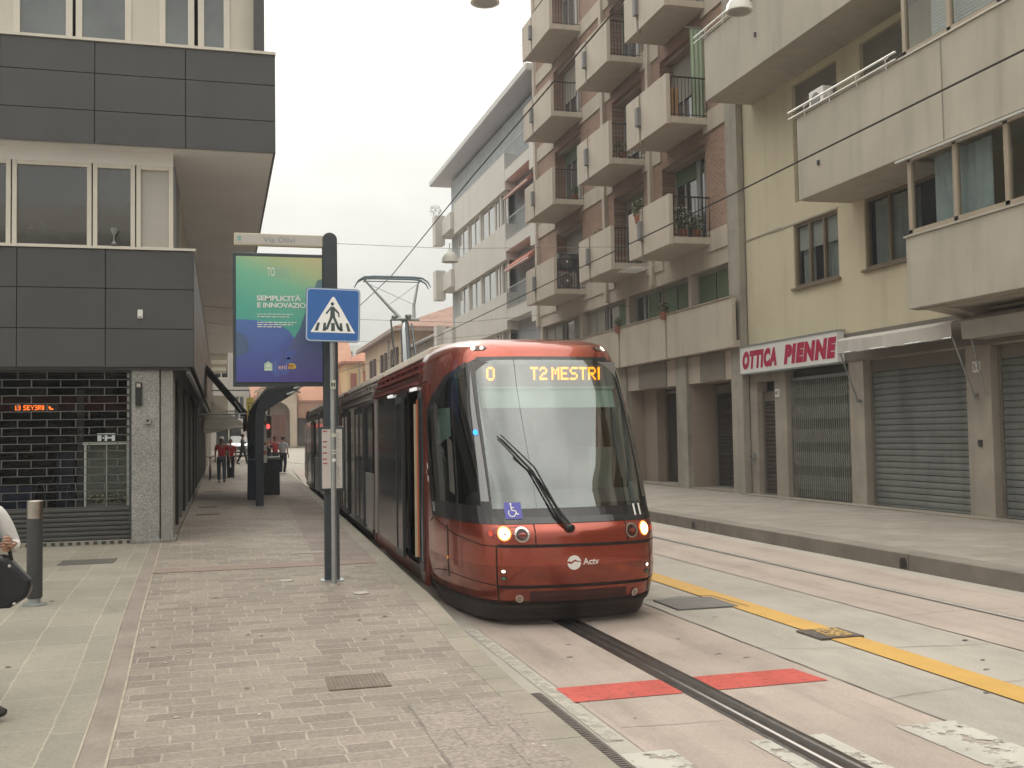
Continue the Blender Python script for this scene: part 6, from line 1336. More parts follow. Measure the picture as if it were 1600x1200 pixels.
ptext('SEMPLICITÀ', .395, 3.435, .50, .075, 12.370, pt, ps, .03, spacing=.95); ptext('E INNOVAZIONE', .400, 3.355, .66, .060, 12.370, pt, ps, .03, spacing=.95)
m = MB()
for z, x0, x1, h in ((3.28, .40, .80, .008), (3.25, .40, .76, .010), (3.185, .40, .84, .011), (3.160, .40, .80, .011), (3.135, .40, .67, .011)):
    x = x0
    while x < x1: w = random.uniform(.02, .06); m.box(x, min(x+w, x1), 12.369, 12.3705, z-h/2, z+h/2); x += w+.010
m.build('small_print', pt, ps)
m = MB(); m.prism([(.475, 2.63), (.565, 2.63), (.565, 2.71), (.545, 2.72), (.52, 2.74), (.495, 2.72), (.475, 2.71)], 'y', 12.369, 12.371); m.build('crest', M('crest_green', (.45, .62, .48), .4, var=0), ps); MB().box(.484, .556, 12.3675, 12.369, 2.636, 2.646).box(.500, .540, 12.3675, 12.369, 2.675, 2.70).build('crest_detail', white, ps)
MB().box(.594, .597, 12.369, 12.371, 2.62, 2.74).build('divider', M('divider_line', (.4, .42, .6), .4, var=0), ps)
ptext('eni', .632, 2.645, .095, .055, 12.369, M('letter_pink', (.66, .42, .38), .4, var=0), ps, .006)
m = MB(); m.quad((.745, 12.369, 2.65), (.815, 12.369, 2.65), (.835, 12.369, 2.672), (.815, 12.369, 2.71), (.745, 12.369, 2.715)); m.build('logo_field', M('logo_yellow', (.66, .46, .07), .4, var=0), ps, recalc=False)
m = MB(); m.box(.750, .805, 12.3672, 12.3685, 2.682, 2.694); m.prism([(.735, 2.70), (.75, 2.712), (.762, 2.70), (.75, 2.69)], 'y', 12.3672, 12.3685)
for k in range(5): m.box(.757+k*.011, .761+k*.011, 12.3672, 12.3685, 2.655, 2.683)
m.build('logo_figure', M('logo_brown', (.30, .08, .04), .4, var=0), ps)
# timetable panels on the totem
tp = MB().box(1.085, 1.375, 12.33, 12.38, 1.24, 1.98).build('timetable_frame', totem, tt, bevel=.008)
m = MB(); m.box(1.115, 1.345, 12.322, 12.33, 1.27, 1.95); m.build('timetable', M('paper', (.62, .58, .54), .6, var=.05), tp)
m = MB()
for z, w in ((1.92, .05), (1.80, .05), (1.74, .04), (1.67, .05), (1.60, .045), (1.55, .05)): m.box(1.125, 1.125+w, 12.319, 12.322, z, z+.014)
m.build('timetable_print', M('print_red', (.42, .06, .12), .6, var=0), tp)
m = MB()
for k in range(26): z = 1.90-k*.024; m.box(1.27, 1.27+random.uniform(.02, .06), 12.319, 12.322, z, z+.005)
m.tube([(1.28, 12.32, 1.53), (1.30, 12.32, 1.47), (1.29, 12.32, 1.42), (1.315, 12.32, 1.40), (1.305, 12.32, 1.36)], .004, 4); m.build('fine_print', M('print_grey', (.3, .28, .3), .6, var=0), tp)
# crossing sign on its thin pole
cs = thing('crossing_sign', 'square blue pedestrian crossing sign on a thin grey pole before the stop post', 'road sign', (1.215, 12.02, .2))
m = MB(); m.tube([(1.215, 12.03, .2), (1.215, 12.03, 3.5)], .0305, 12); m.build('pole', galv, cs, smooth=True)
m = MB(); m.lathe([(.001, .2), (.06, .2), (.05, .22), (.001, .22)], 1.215, 12.03, 14); m.build('collar', conc, cs)
def rrect(cx, cz, w, h, r, y, n=6):
    out_ = []
    for qx, qz, a0 in ((1, 1, 0), (-1, 1, 90), (-1, -1, 180), (1, -1, 270)):
        for k in range(n+1): a = rad(a0+90*k/n); out_.append((cx+qx*(w/2-r)+r*math.cos(a), cz+qz*(h/2-r)+r*math.sin(a)))
    return out_
SX, SZ = 1.22, 3.235; TL = rad(1.3)
def tilt(v): x, z = v[0]-SX, v[2]-SZ; return (SX+x*math.cos(TL)+z*math.sin(TL)*-1*-1, v[1], SZ+z*math.cos(TL)-x*math.sin(TL))
m = MB(); m.prism(rrect(SX, SZ, .61, .61, .045, 0), 'y', 11.985, 12.0); pl = m.build('plate', M('plate_back', (.14, .20, .32), .5, .3, var=0), cs, xf=tilt, bevel=.003)
MB().quad(*[(x, 11.983, z) for x, z in rrect(SX, SZ, .595, .595, .04, 0)]).build('border', M('sign_pale_blue', (.50, .62, .78), .4, var=0), pl, xf=tilt, recalc=False)
MB().quad(*[(x, 11.981, z) for x, z in rrect(SX, SZ, .57, .57, .032, 0)]).build('blue_field', M('sign_blue', (.045, .16, .48), .35, var=.04), pl, xf=tilt, recalc=False)
MB().quad((SX-.25, 11.979, SZ-.20), (SX+.25, 11.979, SZ-.20), (SX+.012, 11.979, SZ+.205), (SX-.012, 11.979, SZ+.205)).build('triangle', M('sign_white', (.62, .66, .66), .4, var=0), pl, xf=tilt, recalc=False)
mk_ = M('sign_ink', (.07, .10, .10), .5, var=0); m = MB(); y = 11.977
def qd(*p): m.quad(*[(SX+a, y, SZ+b) for a, b in p])
m.quad(*[(SX-.01+.019*math.cos(k*math.pi/6), y, SZ+.125+.021*math.sin(k*math.pi/6)) for k in range(12)])
qd((-.03, .095), (.012, .095), (.022, -.02), (-.032, -.02)); qd((-.03, .09), (-.03, .06), (-.070, .005), (-.086, .018)); qd((.010, .09), (.014, .05), (.055, .015), (.068, .03)); qd((.068, .03), (.055, .015), (.058, -.02), (.074, -.02))
qd((-.032, -.02), (.0, -.02), (-.055, -.165), (-.080, -.15)); qd((-.008, -.02), (.022, -.02), (.082, -.15), (.055, -.165)); qd((-.080, -.15), (-.055, -.165), (-.09, -.172), (-.095, -.160)); qd((.055, -.165), (.082, -.15), (.10, -.158), (.095, -.172))
for a, b, c, d in ((-.175, -.145, -.205, -.165), (-.105, -.078, -.115, -.078), (-.02, .02, -.02, .022), (.075, .10, .078, .112), (.142, .168, .165, .20)): qd((c, -.182), (d, -.182), (b, -.09), (a, -.09))
m.build('pictogram', mk_, pl, xf=tilt, recalc=False)
m = MB()
for z in (3.4, 3.05): m.box(1.17, 1.26, 12.0, 12.07, z, z+.03)
m.build('clamp', galv, cs)
m = MB(); m.box(1.187, 1.243, 11.993, 11.998, 2.40, 2.50); m.box(1.19, 1.24, 11.993, 11.998, 1.86, 1.90); m.box(1.195, 1.24, 11.993, 11.998, 1.70, 1.715); m.box(1.195, 1.24, 11.993, 11.998, 1.665, 1.685); m.build('stickers', M('sticker_pale', (.55, .55, .48), .6, var=.2, vs=30), cs)
MB().lathe([(.001, 11.99), (.022, 11.99), (.022, 11.995), (.001, 11.995)], 1.217, 1.60, 14, 'y').build('round_sticker', white, cs)
m = MB(); m.box(1.195, 1.21, 11.990, 11.993, 2.43, 2.47); m.box(1.22, 1.235, 11.990, 11.993, 2.43, 2.47); m.build('sticker_print', black, cs)
# bollard
bo = thing('bollard', 'dark grey bollard with brushed steel cap standing on the plaza slabs', 'bollard', (-1.84, 11.75, .2))
m = MB(); m.lathe([(.001, .2), (.115, .2), (.115, .212), (.06, .225), (.06, .28), (.001, .28)], -1.84, 11.75, 28); m.build('foot', galv, bo, smooth=True)
m = MB(); m.lathe([(.001, .27), (.068, .27), (.076, .285), (.076, 1.08), (.001, 1.08)], -1.84, 11.75, 32); m.build('post', M('bollard_grey', (.075, .078, .082), .5, .3, var=.12, vs=5), bo, smooth=True)
m = MB(); m.lathe([(.001, 1.08), (.077, 1.08), (.077, 1.255), (.07, 1.262), (.03, 1.255), (.001, 1.255)], -1.84, 11.75, 32); m.build('cap', M('brushed_steel', (.48, .45, .41), .32, 1, var=.15, vs=12), bo, smooth=True)
# tram stop shelter
shl = thing('stop_shelter', 'tram stop shelter with dark curved posts and arched glass canopy', 'shelter', (.9, 28.5, .2))
sm = M('shelter_metal', (.05, .062, .07), .45, .3, var=.1)
for y in (26.6, 30.4, 34.2):
    out2 = [(.80, .2), (.78, 2.30), (.80, 2.55), (.86, 2.76), (.98, 2.93), (1.15, 3.04), (1.40, 3.11), (1.75, 3.16), (2.10, 3.26), (2.10, 3.20), (1.80, 3.05), (1.55, 2.88), (1.35, 2.74), (1.15, 2.62), (1.04, 2.50), (1.0, 2.30), (.99, .2)]
    m = MB(); m.prism(out2, 'y', y-.06, y+.06); m.build('post', sm, shl, bevel=.015)
    if y == 26.6: m = MB(); m.box(.70, 1.08, 26.45, 26.80, .19, .22); m.build('base_plate', galv, shl)
m = MB(); m.prism([(.92, 2.86), (1.10, 3.08), (1.35, 3.19), (1.65, 3.24), (1.95, 3.37), (2.2, 3.54), (2.2, 3.57), (1.93, 3.41), (1.63, 3.28), (1.33, 3.23), (1.07, 3.12), (.89, 2.88)], 'y', 26.5, 34.6); m.build('canopy', M('canopy_glass', (.10, .12, .13), .2, var=.1, spec=.7), shl)
for x, z in ((1.72, 3.07), (1.55, 2.93)): MB().tube([(x, 26.45, z), (x+.18, 26.45, z+.06), (x+.18, 34.5, z+.06)], .03, 6).build('canopy_rail', M('rail_pale', (.5, .5, .48), .3, .7, var=0), shl)
tm = thing('ticket_machine', 'dark blue ticket machine with rounded top behind the shelter post', 'ticket machine', (.82, 30, .2))
m = MB(); m.prism([(.68, .2), (1.02, .2), (1.02, 1.7), (.98, 1.82), (.86, 1.86), (.76, 1.82), (.70, 1.66)], 'y', 29.8, 30.2); m.build('case', M('machine_blue', (.03, .055, .09), .4, .2, var=.1), tm, bevel=.02); MB().box(.67, 1.03, 29.79, 30.21, 1.28, 1.31).build('band', M('teal_band', (.08, .25, .25), .4, var=0), tm); MB().box(.72, .92, 29.78, 29.8, 1.42, 1.64).build('screen', dkglass, tm)
cb_ = thing('utility_cabinet', 'dark grey street cabinet with pale flat lid right of the shelter post', 'cabinet', (1.45, 32.2, .2))
MB().box(1.22, 1.66, 32.0, 32.9, .2, 1.24).build('body', M('cabinet_dark', (.05, .058, .065), .5, .2, var=.1), cb_, bevel=.012); MB().box(1.20, 1.68, 31.97, 32.93, 1.24, 1.31).build('lid', M('lid_pale', (.38, .40, .40), .5, var=.05), cb_, bevel=.01); MB().box(1.42, 1.44, 31.99, 32.0, .3, 1.2).build('door_gap', black, cb_)
t = thing('route_sign', 'narrow white panel full of print fixed beside the shelter post', 'notice', (1.08, 27.6, 1.5)); MB().box(1.02, 1.11, 27.5, 27.54, 1.25, 2.5).build('panel', white, t); MB().box(1.03, 1.10, 27.49, 27.5, 1.45, 1.55).box(1.03, 1.10, 27.49, 27.5, 1.7, 1.76).box(1.03, 1.09, 27.49, 27.5, 2.2, 2.3).build('print', M('print_orange', (.5, .15, .1), .6, var=0), t)
# traffic light with its pole
tl = thing('traffic_light', 'traffic light showing red beyond the shelter post', 'traffic light', (2.0, 50, .2)); MB().tube([(2.12, 50.1, .2), (2.12, 50.1, 3.3)], .05, 8).build('pole', sm, tl); MB().box(1.92, 2.22, 49.85, 50.05, 1.9, 2.95).build('housing', black, tl, bevel=.03)
MB().lathe([(.001, 49.82), (.11, 49.82), (.11, 49.85), (.001, 49.85)], 2.05, 2.42, 16, 'y').build('red_lamp', M('red_light', (.5, .02, .02), .3, var=0, emit=(1, .06, .05), est=2.2), tl)
MB().lathe([(.001, 49.83), (.09, 49.83), (.09, 49.85), (.001, 49.85)], 2.07, 2.08, 16, 'y').build('dark_lamp', darklens, tl)

# ============================================================ overhead wires and hanging lamps
wm = M('contact_wire', (.05, .045, .04), .5, .6, var=0)
wx = lambda y: 3.35+(0 if y < 24 else (y-24)*.03)
w = MB().tube([(3.35, -8, 5.62), (3.35, 8, 5.58), (3.35, 14, 5.42), (3.36, 21.35, 5.135), (3.5, 32, 5.30), (4.4, 60, 5.6), (4.7, 104, 6.4)], .009, 5).build('contact_wire', wm); tag(w, 'overhead contact wire touching the pantograph of the near track', 'wire')
w = MB().tube([(7.4, -8, 5.56), (7.4, 14, 5.40), (7.4, 30, 5.38), (7.4, 46, 5.4), (5.5, 70, 5.6)], .012, 5).build('contact_wire', wm); tag(w, 'overhead wire of the far track crossing in front of the yellow and brick buildings', 'wire')
thin = M('span_wire', (.20, .20, .19), .5, .5, var=0)
for pts, lb in (([(-.4, 30, 7.4), (6.5, 30, 7.32), (13.3, 30, 7.6)], 'thin span wire crossing the street high beside the far hanging lamp'),
                ([(-.7, 33, 5.9), (3.5, 33, 5.55), (7.4, 33, 5.48), (13.3, 33, 6.1)], 'thin span wire crossing low behind the pantograph, nearer one'),
                ([(-.7, 44, 6.6), (3.9, 44, 5.9), (7.4, 44, 5.8), (13.3, 44, 6.4)], 'thin span wire crossing behind the pantograph, farther one'),
                ([(.9, 14, 8.5), (3.55, 14, 8.32), (7.47, 14, 8.45), (12.0, 14, 8.9)], 'span wire above the top edge of the view holding two hanging lamps'),
                ([(3.6, 33, 5.55), (3.7, 48, 7.6)], 'slanting stay wire rising behind the collector head')):
    w = MB().tube(pts, .007, 4).build('span_wire', thin); tag(w, lb, 'wire')
lampm = M('lamp_white', (.66, .65, .60), .4, var=.06); lampg = M('lamp_glass', (.32, .31, .29), .3, var=.1)
def hlamp(x, y, z, label, r=.19, h=.25):
    t = thing('hanging_lamp', label, 'street lamp', (x, y, z), 'bell shaped lamps hung on wires across the street'); m = MB(); m.lathe([(.001, z+h+.06), (.03, z+h+.06), (.05, z+h), (r*.6, z+h*.78), (r*.92, z+h*.4), (r, z+.02), (r*1.03, z)], x, y, 24)
    m.build('shade', lampm, t, smooth=True); MB().lathe([(.001, z-.012), (r*.5, z-.01), (r*.98, z+.004), (r*.98, z+.01), (.001, z+.01)], x, y, 24).build('diffuser', lampg, t, smooth=True); MB().tube([(x, y, z+h), (x, y, z+h+.22)], .012, 6).build('hanger', galv, t)
hlamp(3.56, 14, 7.87, 'bell lamp cut by the top edge of the view above the tram', .20, .26)
hlamp(7.47, 14, 8.10, 'pale bell lamp hanging in front of the upper grey balcony', .20, .26)
hlamp(6.45, 30, 6.92, 'small bell lamp hanging in front of the pale banded block', .24, .34)
t = thing('hanging_lamp', 'tiny lamp far away in front of the church roof', 'street lamp', (6.6, 70, 6.0), 'bell shaped lamps hung on wires across the street'); MB().lathe([(.001, 6.3), (.06, 6.3), (.28, 6.0), (.001, 6.0)], 6.6, 70, 14).build('shade', lampm, t); MB().tube([(6.6, 70, 6.3), (6.6, 70, 6.8), (-.7, 70, 7.2)], .012, 5).build('hanger', galv, t)

# ============================================================ people
skinm = M('skin', (.42, .25, .18), .55, var=.06, vs=8)
skind = M('skin_tan', (.26, .14, .095), .55, var=.06, vs=8)
def skinmesh(pts, edges, radii, sub=2):
    me = bpy.data.meshes.new('s'); me.from_pydata(pts, edges, []); o = bpy.data.objects.new('s', me); COL.objects.link(o)
    md = o.modifiers.new('skin', 'SKIN'); md.use_smooth_shade = True; md.branch_smoothing = .6
    if not me.skin_vertices: 
        bm = bmesh.new(); bm.from_mesh(me); bm.verts.layers.skin.verify(); bm.to_mesh(me); bm.free()
    for i, r in enumerate(radii):
        rr_ = r if isinstance(r, tuple) else (r, r); me.skin_vertices[0].data[i].radius = rr_; me.skin_vertices[0].data[i].use_root = (i == 0)
    s_ = o.modifiers.new('sub', 'SUBSURF'); s_.levels = sub; s_.render_levels = sub
    bpy.context.view_layer.update()
    m2 = bpy.data.meshes.new_from_object(o.evaluated_get(bpy.context.evaluated_depsgraph_get()))
    vs = [tuple(v.co) for v in m2.vertices]; fs = [tuple(p.vertices) for p in m2.polygons]
    bpy.data.objects.remove(o); bpy.data.meshes.remove(me); bpy.data.meshes.remove(m2); return vs, fs
def headshape(mb, c, s=1.0, n=20, m=14):
    """head facing -y: narrower jaw, nose, ears"""
    vs = []
    for i in range(m+1):
        ph = math.pi*i/m; z = math.cos(ph)
        for j in range(n):
            t = 2*math.pi*j/n; x = math.sin(ph)*math.cos(t)*.078; y = math.sin(ph)*math.sin(t)*.098
            if z < 0: x *= 1+.32*z; y = y*(1+.22*z)-(.012*-z)
            if y < 0 and abs(math.cos(t)) < .2 and -.35 < z < .12: y -= .014*(1-abs(z+.15)*2.5)
            vs.append((c[0]+x*s, c[1]+y*s, c[2]+z*.118*s))
    mb.add(vs, [(i*n+j, i*n+(j+1) % n, (i+1)*n+(j+1) % n, (i+1)*n+j) for i in range(m) for j in range(n)])
    for q in (-1, 1): mb.ell((c[0]+q*.078*s, c[1]+.008*s, c[2]-.012*s), (.010*s, .020*s, .032*s), 8, 6)
def hand(mb, w, d, s, palm_n, curl=.5, k=1.0):
    """w wrist, d pointing direction, s sideways (towards the thumb), palm_n palm facing"""
    w, d, s, pn_ = Vector(w), Vector(d).normalized(), Vector(s).normalized(), Vector(palm_n).normalized()
    mb.tube([w-d*.01*k, w+d*.03*k, w+d*.065*k, w+d*.085*k], [.024*k, .034*k, .038*k, .028*k], 10, .5)
    for i, (o_, L) in enumerate(((.027, .070), (.010, .078), (-.008, .073), (-.025, .058))):
        b = w+d*.078*k+s*o_*k; a1 = curl*.6; p1 = b+(d*math.cos(a1)+pn_*math.sin(a1))*L*.45*k; a2 = curl*1.5; p2 = p1+(d*math.cos(a2)+pn_*math.sin(a2))*L*.32*k; a3 = curl*2.2; p3 = p2+(d*math.cos(a3)+pn_*math.sin(a3))*L*.25*k
        mb.tube([b-d*.01*k, b, p1, p2, p3], [.009*k, .0095*k, .009*k, .008*k, .0055*k], 7)
    b = w+d*.025*k+s*.028*k; mb.tube([b-s*.012*k, b+s*.012*k+d*.02*k, b+s*.022*k+d*.045*k+pn_*.012*k, b+s*.018*k+d*.066*k+pn_*.02*k], [.012*k, .012*k, .010*k, .007*k], 7)
def person(label, x, y, z, head, J, sk, top, bottom, shoe, hair, H=1.72, cap=None, group=None, sleeve=True, top_name='shirt', female=False):
    """J: joints overriding the standing pose, in metres for a 1.72 m figure facing -y; head = turn about z"""
    d = dict(pel=(0, 0, .93), sp=(0, .01, 1.12), ch=(0, .0, 1.32), nk=(0, .005, 1.46), hb=(0, 0, 1.53),
             shL=(.175, .0, 1.41), elL=(.22, .02, 1.14), wrL=(.23, -.05, .88), shR=(-.175, .0, 1.41), elR=(-.22, .02, 1.14), wrR=(-.23, -.05, .88),
             hiL=(.085, 0, .90), knL=(.10, -.01, .50), anL=(.10, .02, .09), toL=(.115, -.14, .04), hiR=(-.085, 0, .90), knR=(-.10, -.01, .50), anR=(-.10, .02, .09), toR=(-.115, -.14, .04), hd=(0, -.02, 1.61))
    d.update(J); f = H/1.72; ca, sa = math.cos(head), math.sin(head)
    def xf(v): a, b, c = v[0]*f, v[1]*f, v[2]*f; return (x+a*ca-b*sa, y+a*sa+b*ca, z+c)
    t = thing('person', label, 'person', (x, y, z), group)
    names = ['pel', 'sp', 'ch', 'nk', 'hb', 'shL', 'elL', 'wrL', 'shR', 'elR', 'wrR', 'hiL', 'knL', 'anL', 'hiR', 'knR', 'anR']
    ed = [(0,1), (1,2), (2,3), (3,4), (2,5), (5,6), (6,7), (2,8), (8,9), (9,10), (0,11), (11,12), (12,13), (0,14), (14,15), (15,16)]
    ra = [(.13, .09), (.115, .085), (.135, .09), .052, .05, .052, .038, .025, .052, .038, .025, .085, .052, .036, .085, .052, .036]
    vs, fs = skinmesh([d[n_] for n_ in names], ed, ra); m = MB().add(vs, fs); headshape(m, d['hd'])
    for s_, wr_, el_ in ((1, 'wrL', 'elL'), (-1, 'wrR', 'elR')):
        dv = Vector(d[wr_])-Vector(d[el_]); hand(m, d[wr_], dv, (0, -1, 0) if abs(dv.normalized().y) < .8 else (0, 0, 1), (-s_, 0, 0), .45)
    m.build('body', sk, t, xf=xf, smooth=True)
    m = MB()
    for s_ in (-1, 1): m.ell((d['hd'][0]+s_*.030, d['hd'][1]-.087, d['hd'][2]+.008), (.013, .008, .008), 8, 6)
    m.ell((d['hd'][0], d['hd'][1]-.092, d['hd'][2]-.058), (.024, .008, .006), 8, 6); m.build('face_features', M('eye_mouth', (.08, .03, .025), .5, var=0), t, xf=xf, smooth=True)
    # top
    if sleeve == 'long': nn = ['pel', 'sp', 'ch', 'nk', 'shL', 'elL', 'wrL', 'shR', 'elR', 'wrR']; e2 = [(0,1), (1,2), (2,3), (2,4), (4,5), (5,6), (2,7), (7,8), (8,9)]; r2 = [(.155, .115), (.15, .112), (.158, .112), .07, .072, .055, .042, .072, .055, .042]; P2 = [d[n_] for n_ in nn]
    else:
        mid = lambda a, b, k: tuple(Vector(d[a]).lerp(Vector(d[b]), k)); P2 = [d['pel'], d['sp'], d['ch'], d['nk'], d['shL'], mid('shL', 'elL', .75), d['shR'], mid('shR', 'elR', .75)]; e2 = [(0,1), (1,2), (2,3), (2,4), (4,5), (2,6), (6,7)]; r2 = [(.155, .115), (.15, .115), (.158, .112), .07, .075, .062, .075, .062]
    P2[0] = (P2[0][0], P2[0][1], P2[0][2]-.02)
    vs, fs = skinmesh(P2, e2, r2); MB().add(vs, fs).build(top_name, top, t, xf=xf, smooth=True)
    nn = ['pel', 'hiL', 'knL', 'anL', 'hiR', 'knR', 'anR']; vs, fs = skinmesh([d[n_] for n_ in nn], [(0,1), (1,2), (2,3), (0,4), (4,5), (5,6)], [(.140, .105), .105, .074, .062, .105, .074, .062]); MB().add(vs, fs).build('trousers', bottom, t, xf=xf, smooth=True)
    for s_ in 'LR':
        a, b = Vector(d['an'+s_]), Vector(d['to'+s_]); m = MB(); m.tube([a+(a-b)*.35+Vector((0, 0, -.045)), a+Vector((0, 0, -.035)), a.lerp(b, .5)+Vector((0, 0, -.012)), b, b+(b-a)*.12], [.034, .046, .044, .038, .018], 10, .8); m.build('shoe', shoe, t, xf=xf, smooth=True)
    hx, hy, hz = d['hd']; m = MB()
    if cap: m.lathe([(.001, hz+.125), (.05, hz+.12), (.085, hz+.085), (.096, hz+.035), (.09, hz+.03), (.001, hz+.03)], hx, hy+.005, 16); m.prism([(hx-.065, hy-.08), (hx-.05, hy-.15), (hx, hy-.17), (hx+.05, hy-.15), (hx+.065, hy-.08)], 'z', hz+.03, hz+.042); m.build('cap', cap, t, xf=xf, smooth=True)
    else:
        n, k = 16, 9; vs = []
        for i in range(k+1):
            ph = math.pi*.5*i/k*(1.25)
            for j in range(n): th = 2*math.pi*j/n; back = .5+.5*math.sin(th); zz = math.cos(ph); lim = zz if back > .35 else max(zz, .42); vs.append((hx+.089*math.sin(ph)*math.cos(th), hy+.008+.108*math.sin(ph)*math.sin(th), hz+.006+.126*lim))
        m.add(vs, [(i*n+j, i*n+(j+1) % n, (i+1)*n+(j+1) % n, (i+1)*n+j) for i in range(k) for j in range(n)]); m.build('hair', hair, t, xf=xf, smooth=True)
    return t, xf
jeans = M('jeans', (.055, .075, .10), .8, var=.25, vs=6); redsh = M('red_shirt', (.40, .022, .035), .8, var=.1, vs=5); dkcl = M('dark_clothes', (.03, .03, .035), .8, var=.2, vs=5); palesh = M('pale_shirt', (.40, .42, .46), .8, var=.1, vs=5)
shoed = M('dark_shoe', (.025, .022, .02), .6, var=.1); shoew = M('white_shoe', (.6, .6, .58), .6, var=.1); hairb = M('dark_hair', (.02, .014, .012), .6, var=.2, vs=20); capw = M('white_cap', (.68, .66, .62), .7, var=.05); navyp = M('navy_trousers', (.012, .014, .022), .8, var=.2, vs=5)
t, xf = person('man in red polo shirt, jeans and white cap walking with a black bag', .0, 42, .2, rad(4), dict(knL=(.10, -.06, .50), anL=(.09, -.06, .10), toL=(.10, -.22, .07), anR=(-.09, .10, .09), toR=(-.10, -.06, .04), elL=(.26, .02, 1.14), wrL=(.30, -.02, .90)), skind, redsh, jeans, shoed, hairb, 1.76, capw)
bg_ = thing('handbag', 'black bag carried in the hand of the man in red polo shirt', 'bag', (.33, 41.9, .5)); m = MB(); m.prism([(.22, .40), (.48, .40), (.45, .72), (.41, .80), (.30, .80), (.25, .72)], 'y', 41.84, 42.0); m.build('pouch', dkcl, bg_, bevel=.03); MB().tube([(.29, 41.92, .78), (.31, 41.94, .97), (.39, 41.94, .97), (.42, 41.92, .78)], .012, 6).build('strap', black, bg_)
person('person in red and white top partly hidden behind the man in the white cap', .38, 47, .2, rad(-10), {}, skind, redsh, dkcl, shoed, hairb, 1.66)
person('dark clothed man in mid stride farther down the left pavement holding up a white cup', 1.15, 62, .41, rad(70), dict(knL=(.10, -.15, .52), anL=(.10, -.22, .10), toL=(.11, -.38, .08), knR=(-.10, .08, .48), anR=(-.10, .28, .14), toR=(-.10, .14, .05), elR=(-.2, -.1, 1.15), wrR=(-.1, -.28, 1.28)), skind, dkcl, dkcl, shoed, hairb, 1.74, sleeve='long', top_name='jacket')
MB_c = tag(MB().lathe([(.001, 1.5), (.03, 1.5), (.042, 1.62), (.001, 1.62)], .83, 61.85, 10).build('paper_cup', white), 'white paper cup in the hand of the dark clothed walking man', 'cup')
person('man in pale blue shirt and dark trousers, rightmost of the group beside the tracks', 2.72, 49.5, .21, rad(150), dict(anR=(-.09, .08, .09), toR=(-.1, -.06, .04), elL=(.24, -.05, 1.15), wrL=(.12, -.22, 1.12)), skinm, palesh, navyp, shoew, hairb, 1.74)
person('dark haired man in red shirt in the middle of the group beside the tracks', 2.42, 50.6, .21, rad(20), {}, skind, redsh, dkcl, shoed, hairb, 1.78)
person('person in black top, leftmost of the group above the dark cabinet', 2.05, 49.0, .21, rad(-30), dict(elL=(.22, -.1, 1.2), wrL=(.08, -.2, 1.35)), skinm, dkcl, jeans, shoed, M('brown_hair', (.06, .035, .02), .6, var=.2), 1.66)
# elderly woman at the left edge
cardi = M('white_cardigan', (.70, .69, .68), .85, var=.05, vs=8, bump=.3, bs=120); bluesh = M('blue_blouse', (.22, .29, .42), .8, var=.08, vs=8); whair = M('white_hair', (.50, .48, .43), .7, var=.3, vs=30, bump=.8, bs=60)
J = dict(elL=(.27, .03, 1.14), wrL=(.235, -.20, 1.16), shL=(.165, .0, 1.40), knL=(.10, -.04, .50), anL=(.11, -.03, .09), toL=(.20, -.15, .04), anR=(-.09, .10, .09), toR=(-.1, -.04, .04), hd=(.02, -.03, 1.62))
wt, xf = person('white haired woman in white cardigan and blue blouse at the left edge', -1.575, 7.6, .085, rad(12), J, skinm, cardi, navyp, shoed, whair, 1.63, sleeve='long', top_name='cardigan', female=True)
m = MB(); m.tube([(.07, -.115, 1.36), (.08, -.135, 1.2), (.085, -.135, 1.0), (.08, -.10, .92)], [.05, .085, .09, .06], 10, .5); m.build('blouse', bluesh, wt, xf=xf, smooth=True)
m = MB(); m.tube([(.0, -.085, 1.50), (.06, -.10, 1.47), (.12, -.115, 1.40), (.13, -.12, 1.35)], [.02, .035, .035, .012], 8, .6); m.build('collar', M('grey_collar', (.30, .31, .31), .8, var=.1), wt, xf=xf, smooth=True)
m = MB()
for k in range(260):
    th = random.uniform(0, 2*math.pi); ph = random.uniform(.1, 1.9); p = (.02+.098*math.sin(ph)*math.cos(th), -.02+.115*math.sin(ph)*math.sin(th), 1.63+.13*math.cos(ph))
    if p[1] < -.08 and p[2] < 1.68: continue
    m.ell(p, (.018, .018, .014), 5, 4)
m.build('curls', whair, wt, xf=xf, smooth=True)
m = MB(); w = Vector((.235, -.20, 1.16)); hand(m, w, (.10, -.75, .30), (-.2, .2, 1), (-1, -.2, 0), .75, 1.05); m.build('hand', skinm, wt, xf=xf, smooth=True)
m = MB(); m.tube([xf((.245+.013*math.cos(a), -.285+.004*math.sin(a), 1.195+.013*math.sin(a))) for a in [k*math.pi/5 for k in range(11)]], .003, 5); m.build('ring', M('silver', (.8, .8, .8), .2, 1, var=0), wt)
hb = thing('handbag', 'black leather handbag hanging from the forearm of the white haired woman', 'handbag', (-1.33, 7.45, .9))
bagm = M('black_leather', (.012, .013, .018), .32, var=.2, vs=12, bump=.25, bs=70)
m = MB(); n = 12
prof = [(-1.43, .80), (-1.30, .80), (-1.20, .865), (-1.17, .93), (-1.185, .975), (-1.26, 1.06), (-1.33, 1.14), (-1.43, 1.13), (-1.47, 1.0)]
m.prism(prof, 'y', 7.36, 7.50); m.build('pouch', bagm, hb, bevel=.035, segs=3)
m = MB(); m.tube([(-1.30, 7.43, 1.10), (-1.315, 7.43, 1.17), (-1.35, 7.40, 1.215), (-1.39, 7.40, 1.19), (-1.40, 7.43, 1.12)], .012, 7); m.build('strap', bagm, hb, smooth=True)
m = MB(); m.ell((-1.30, 7.355, 1.07), (.010, .006, .010), 8, 6); m.ell((-1.27, 7.358, .83), (.012, .006, .010), 8, 6); m.build('stud', steel, hb, smooth=True)

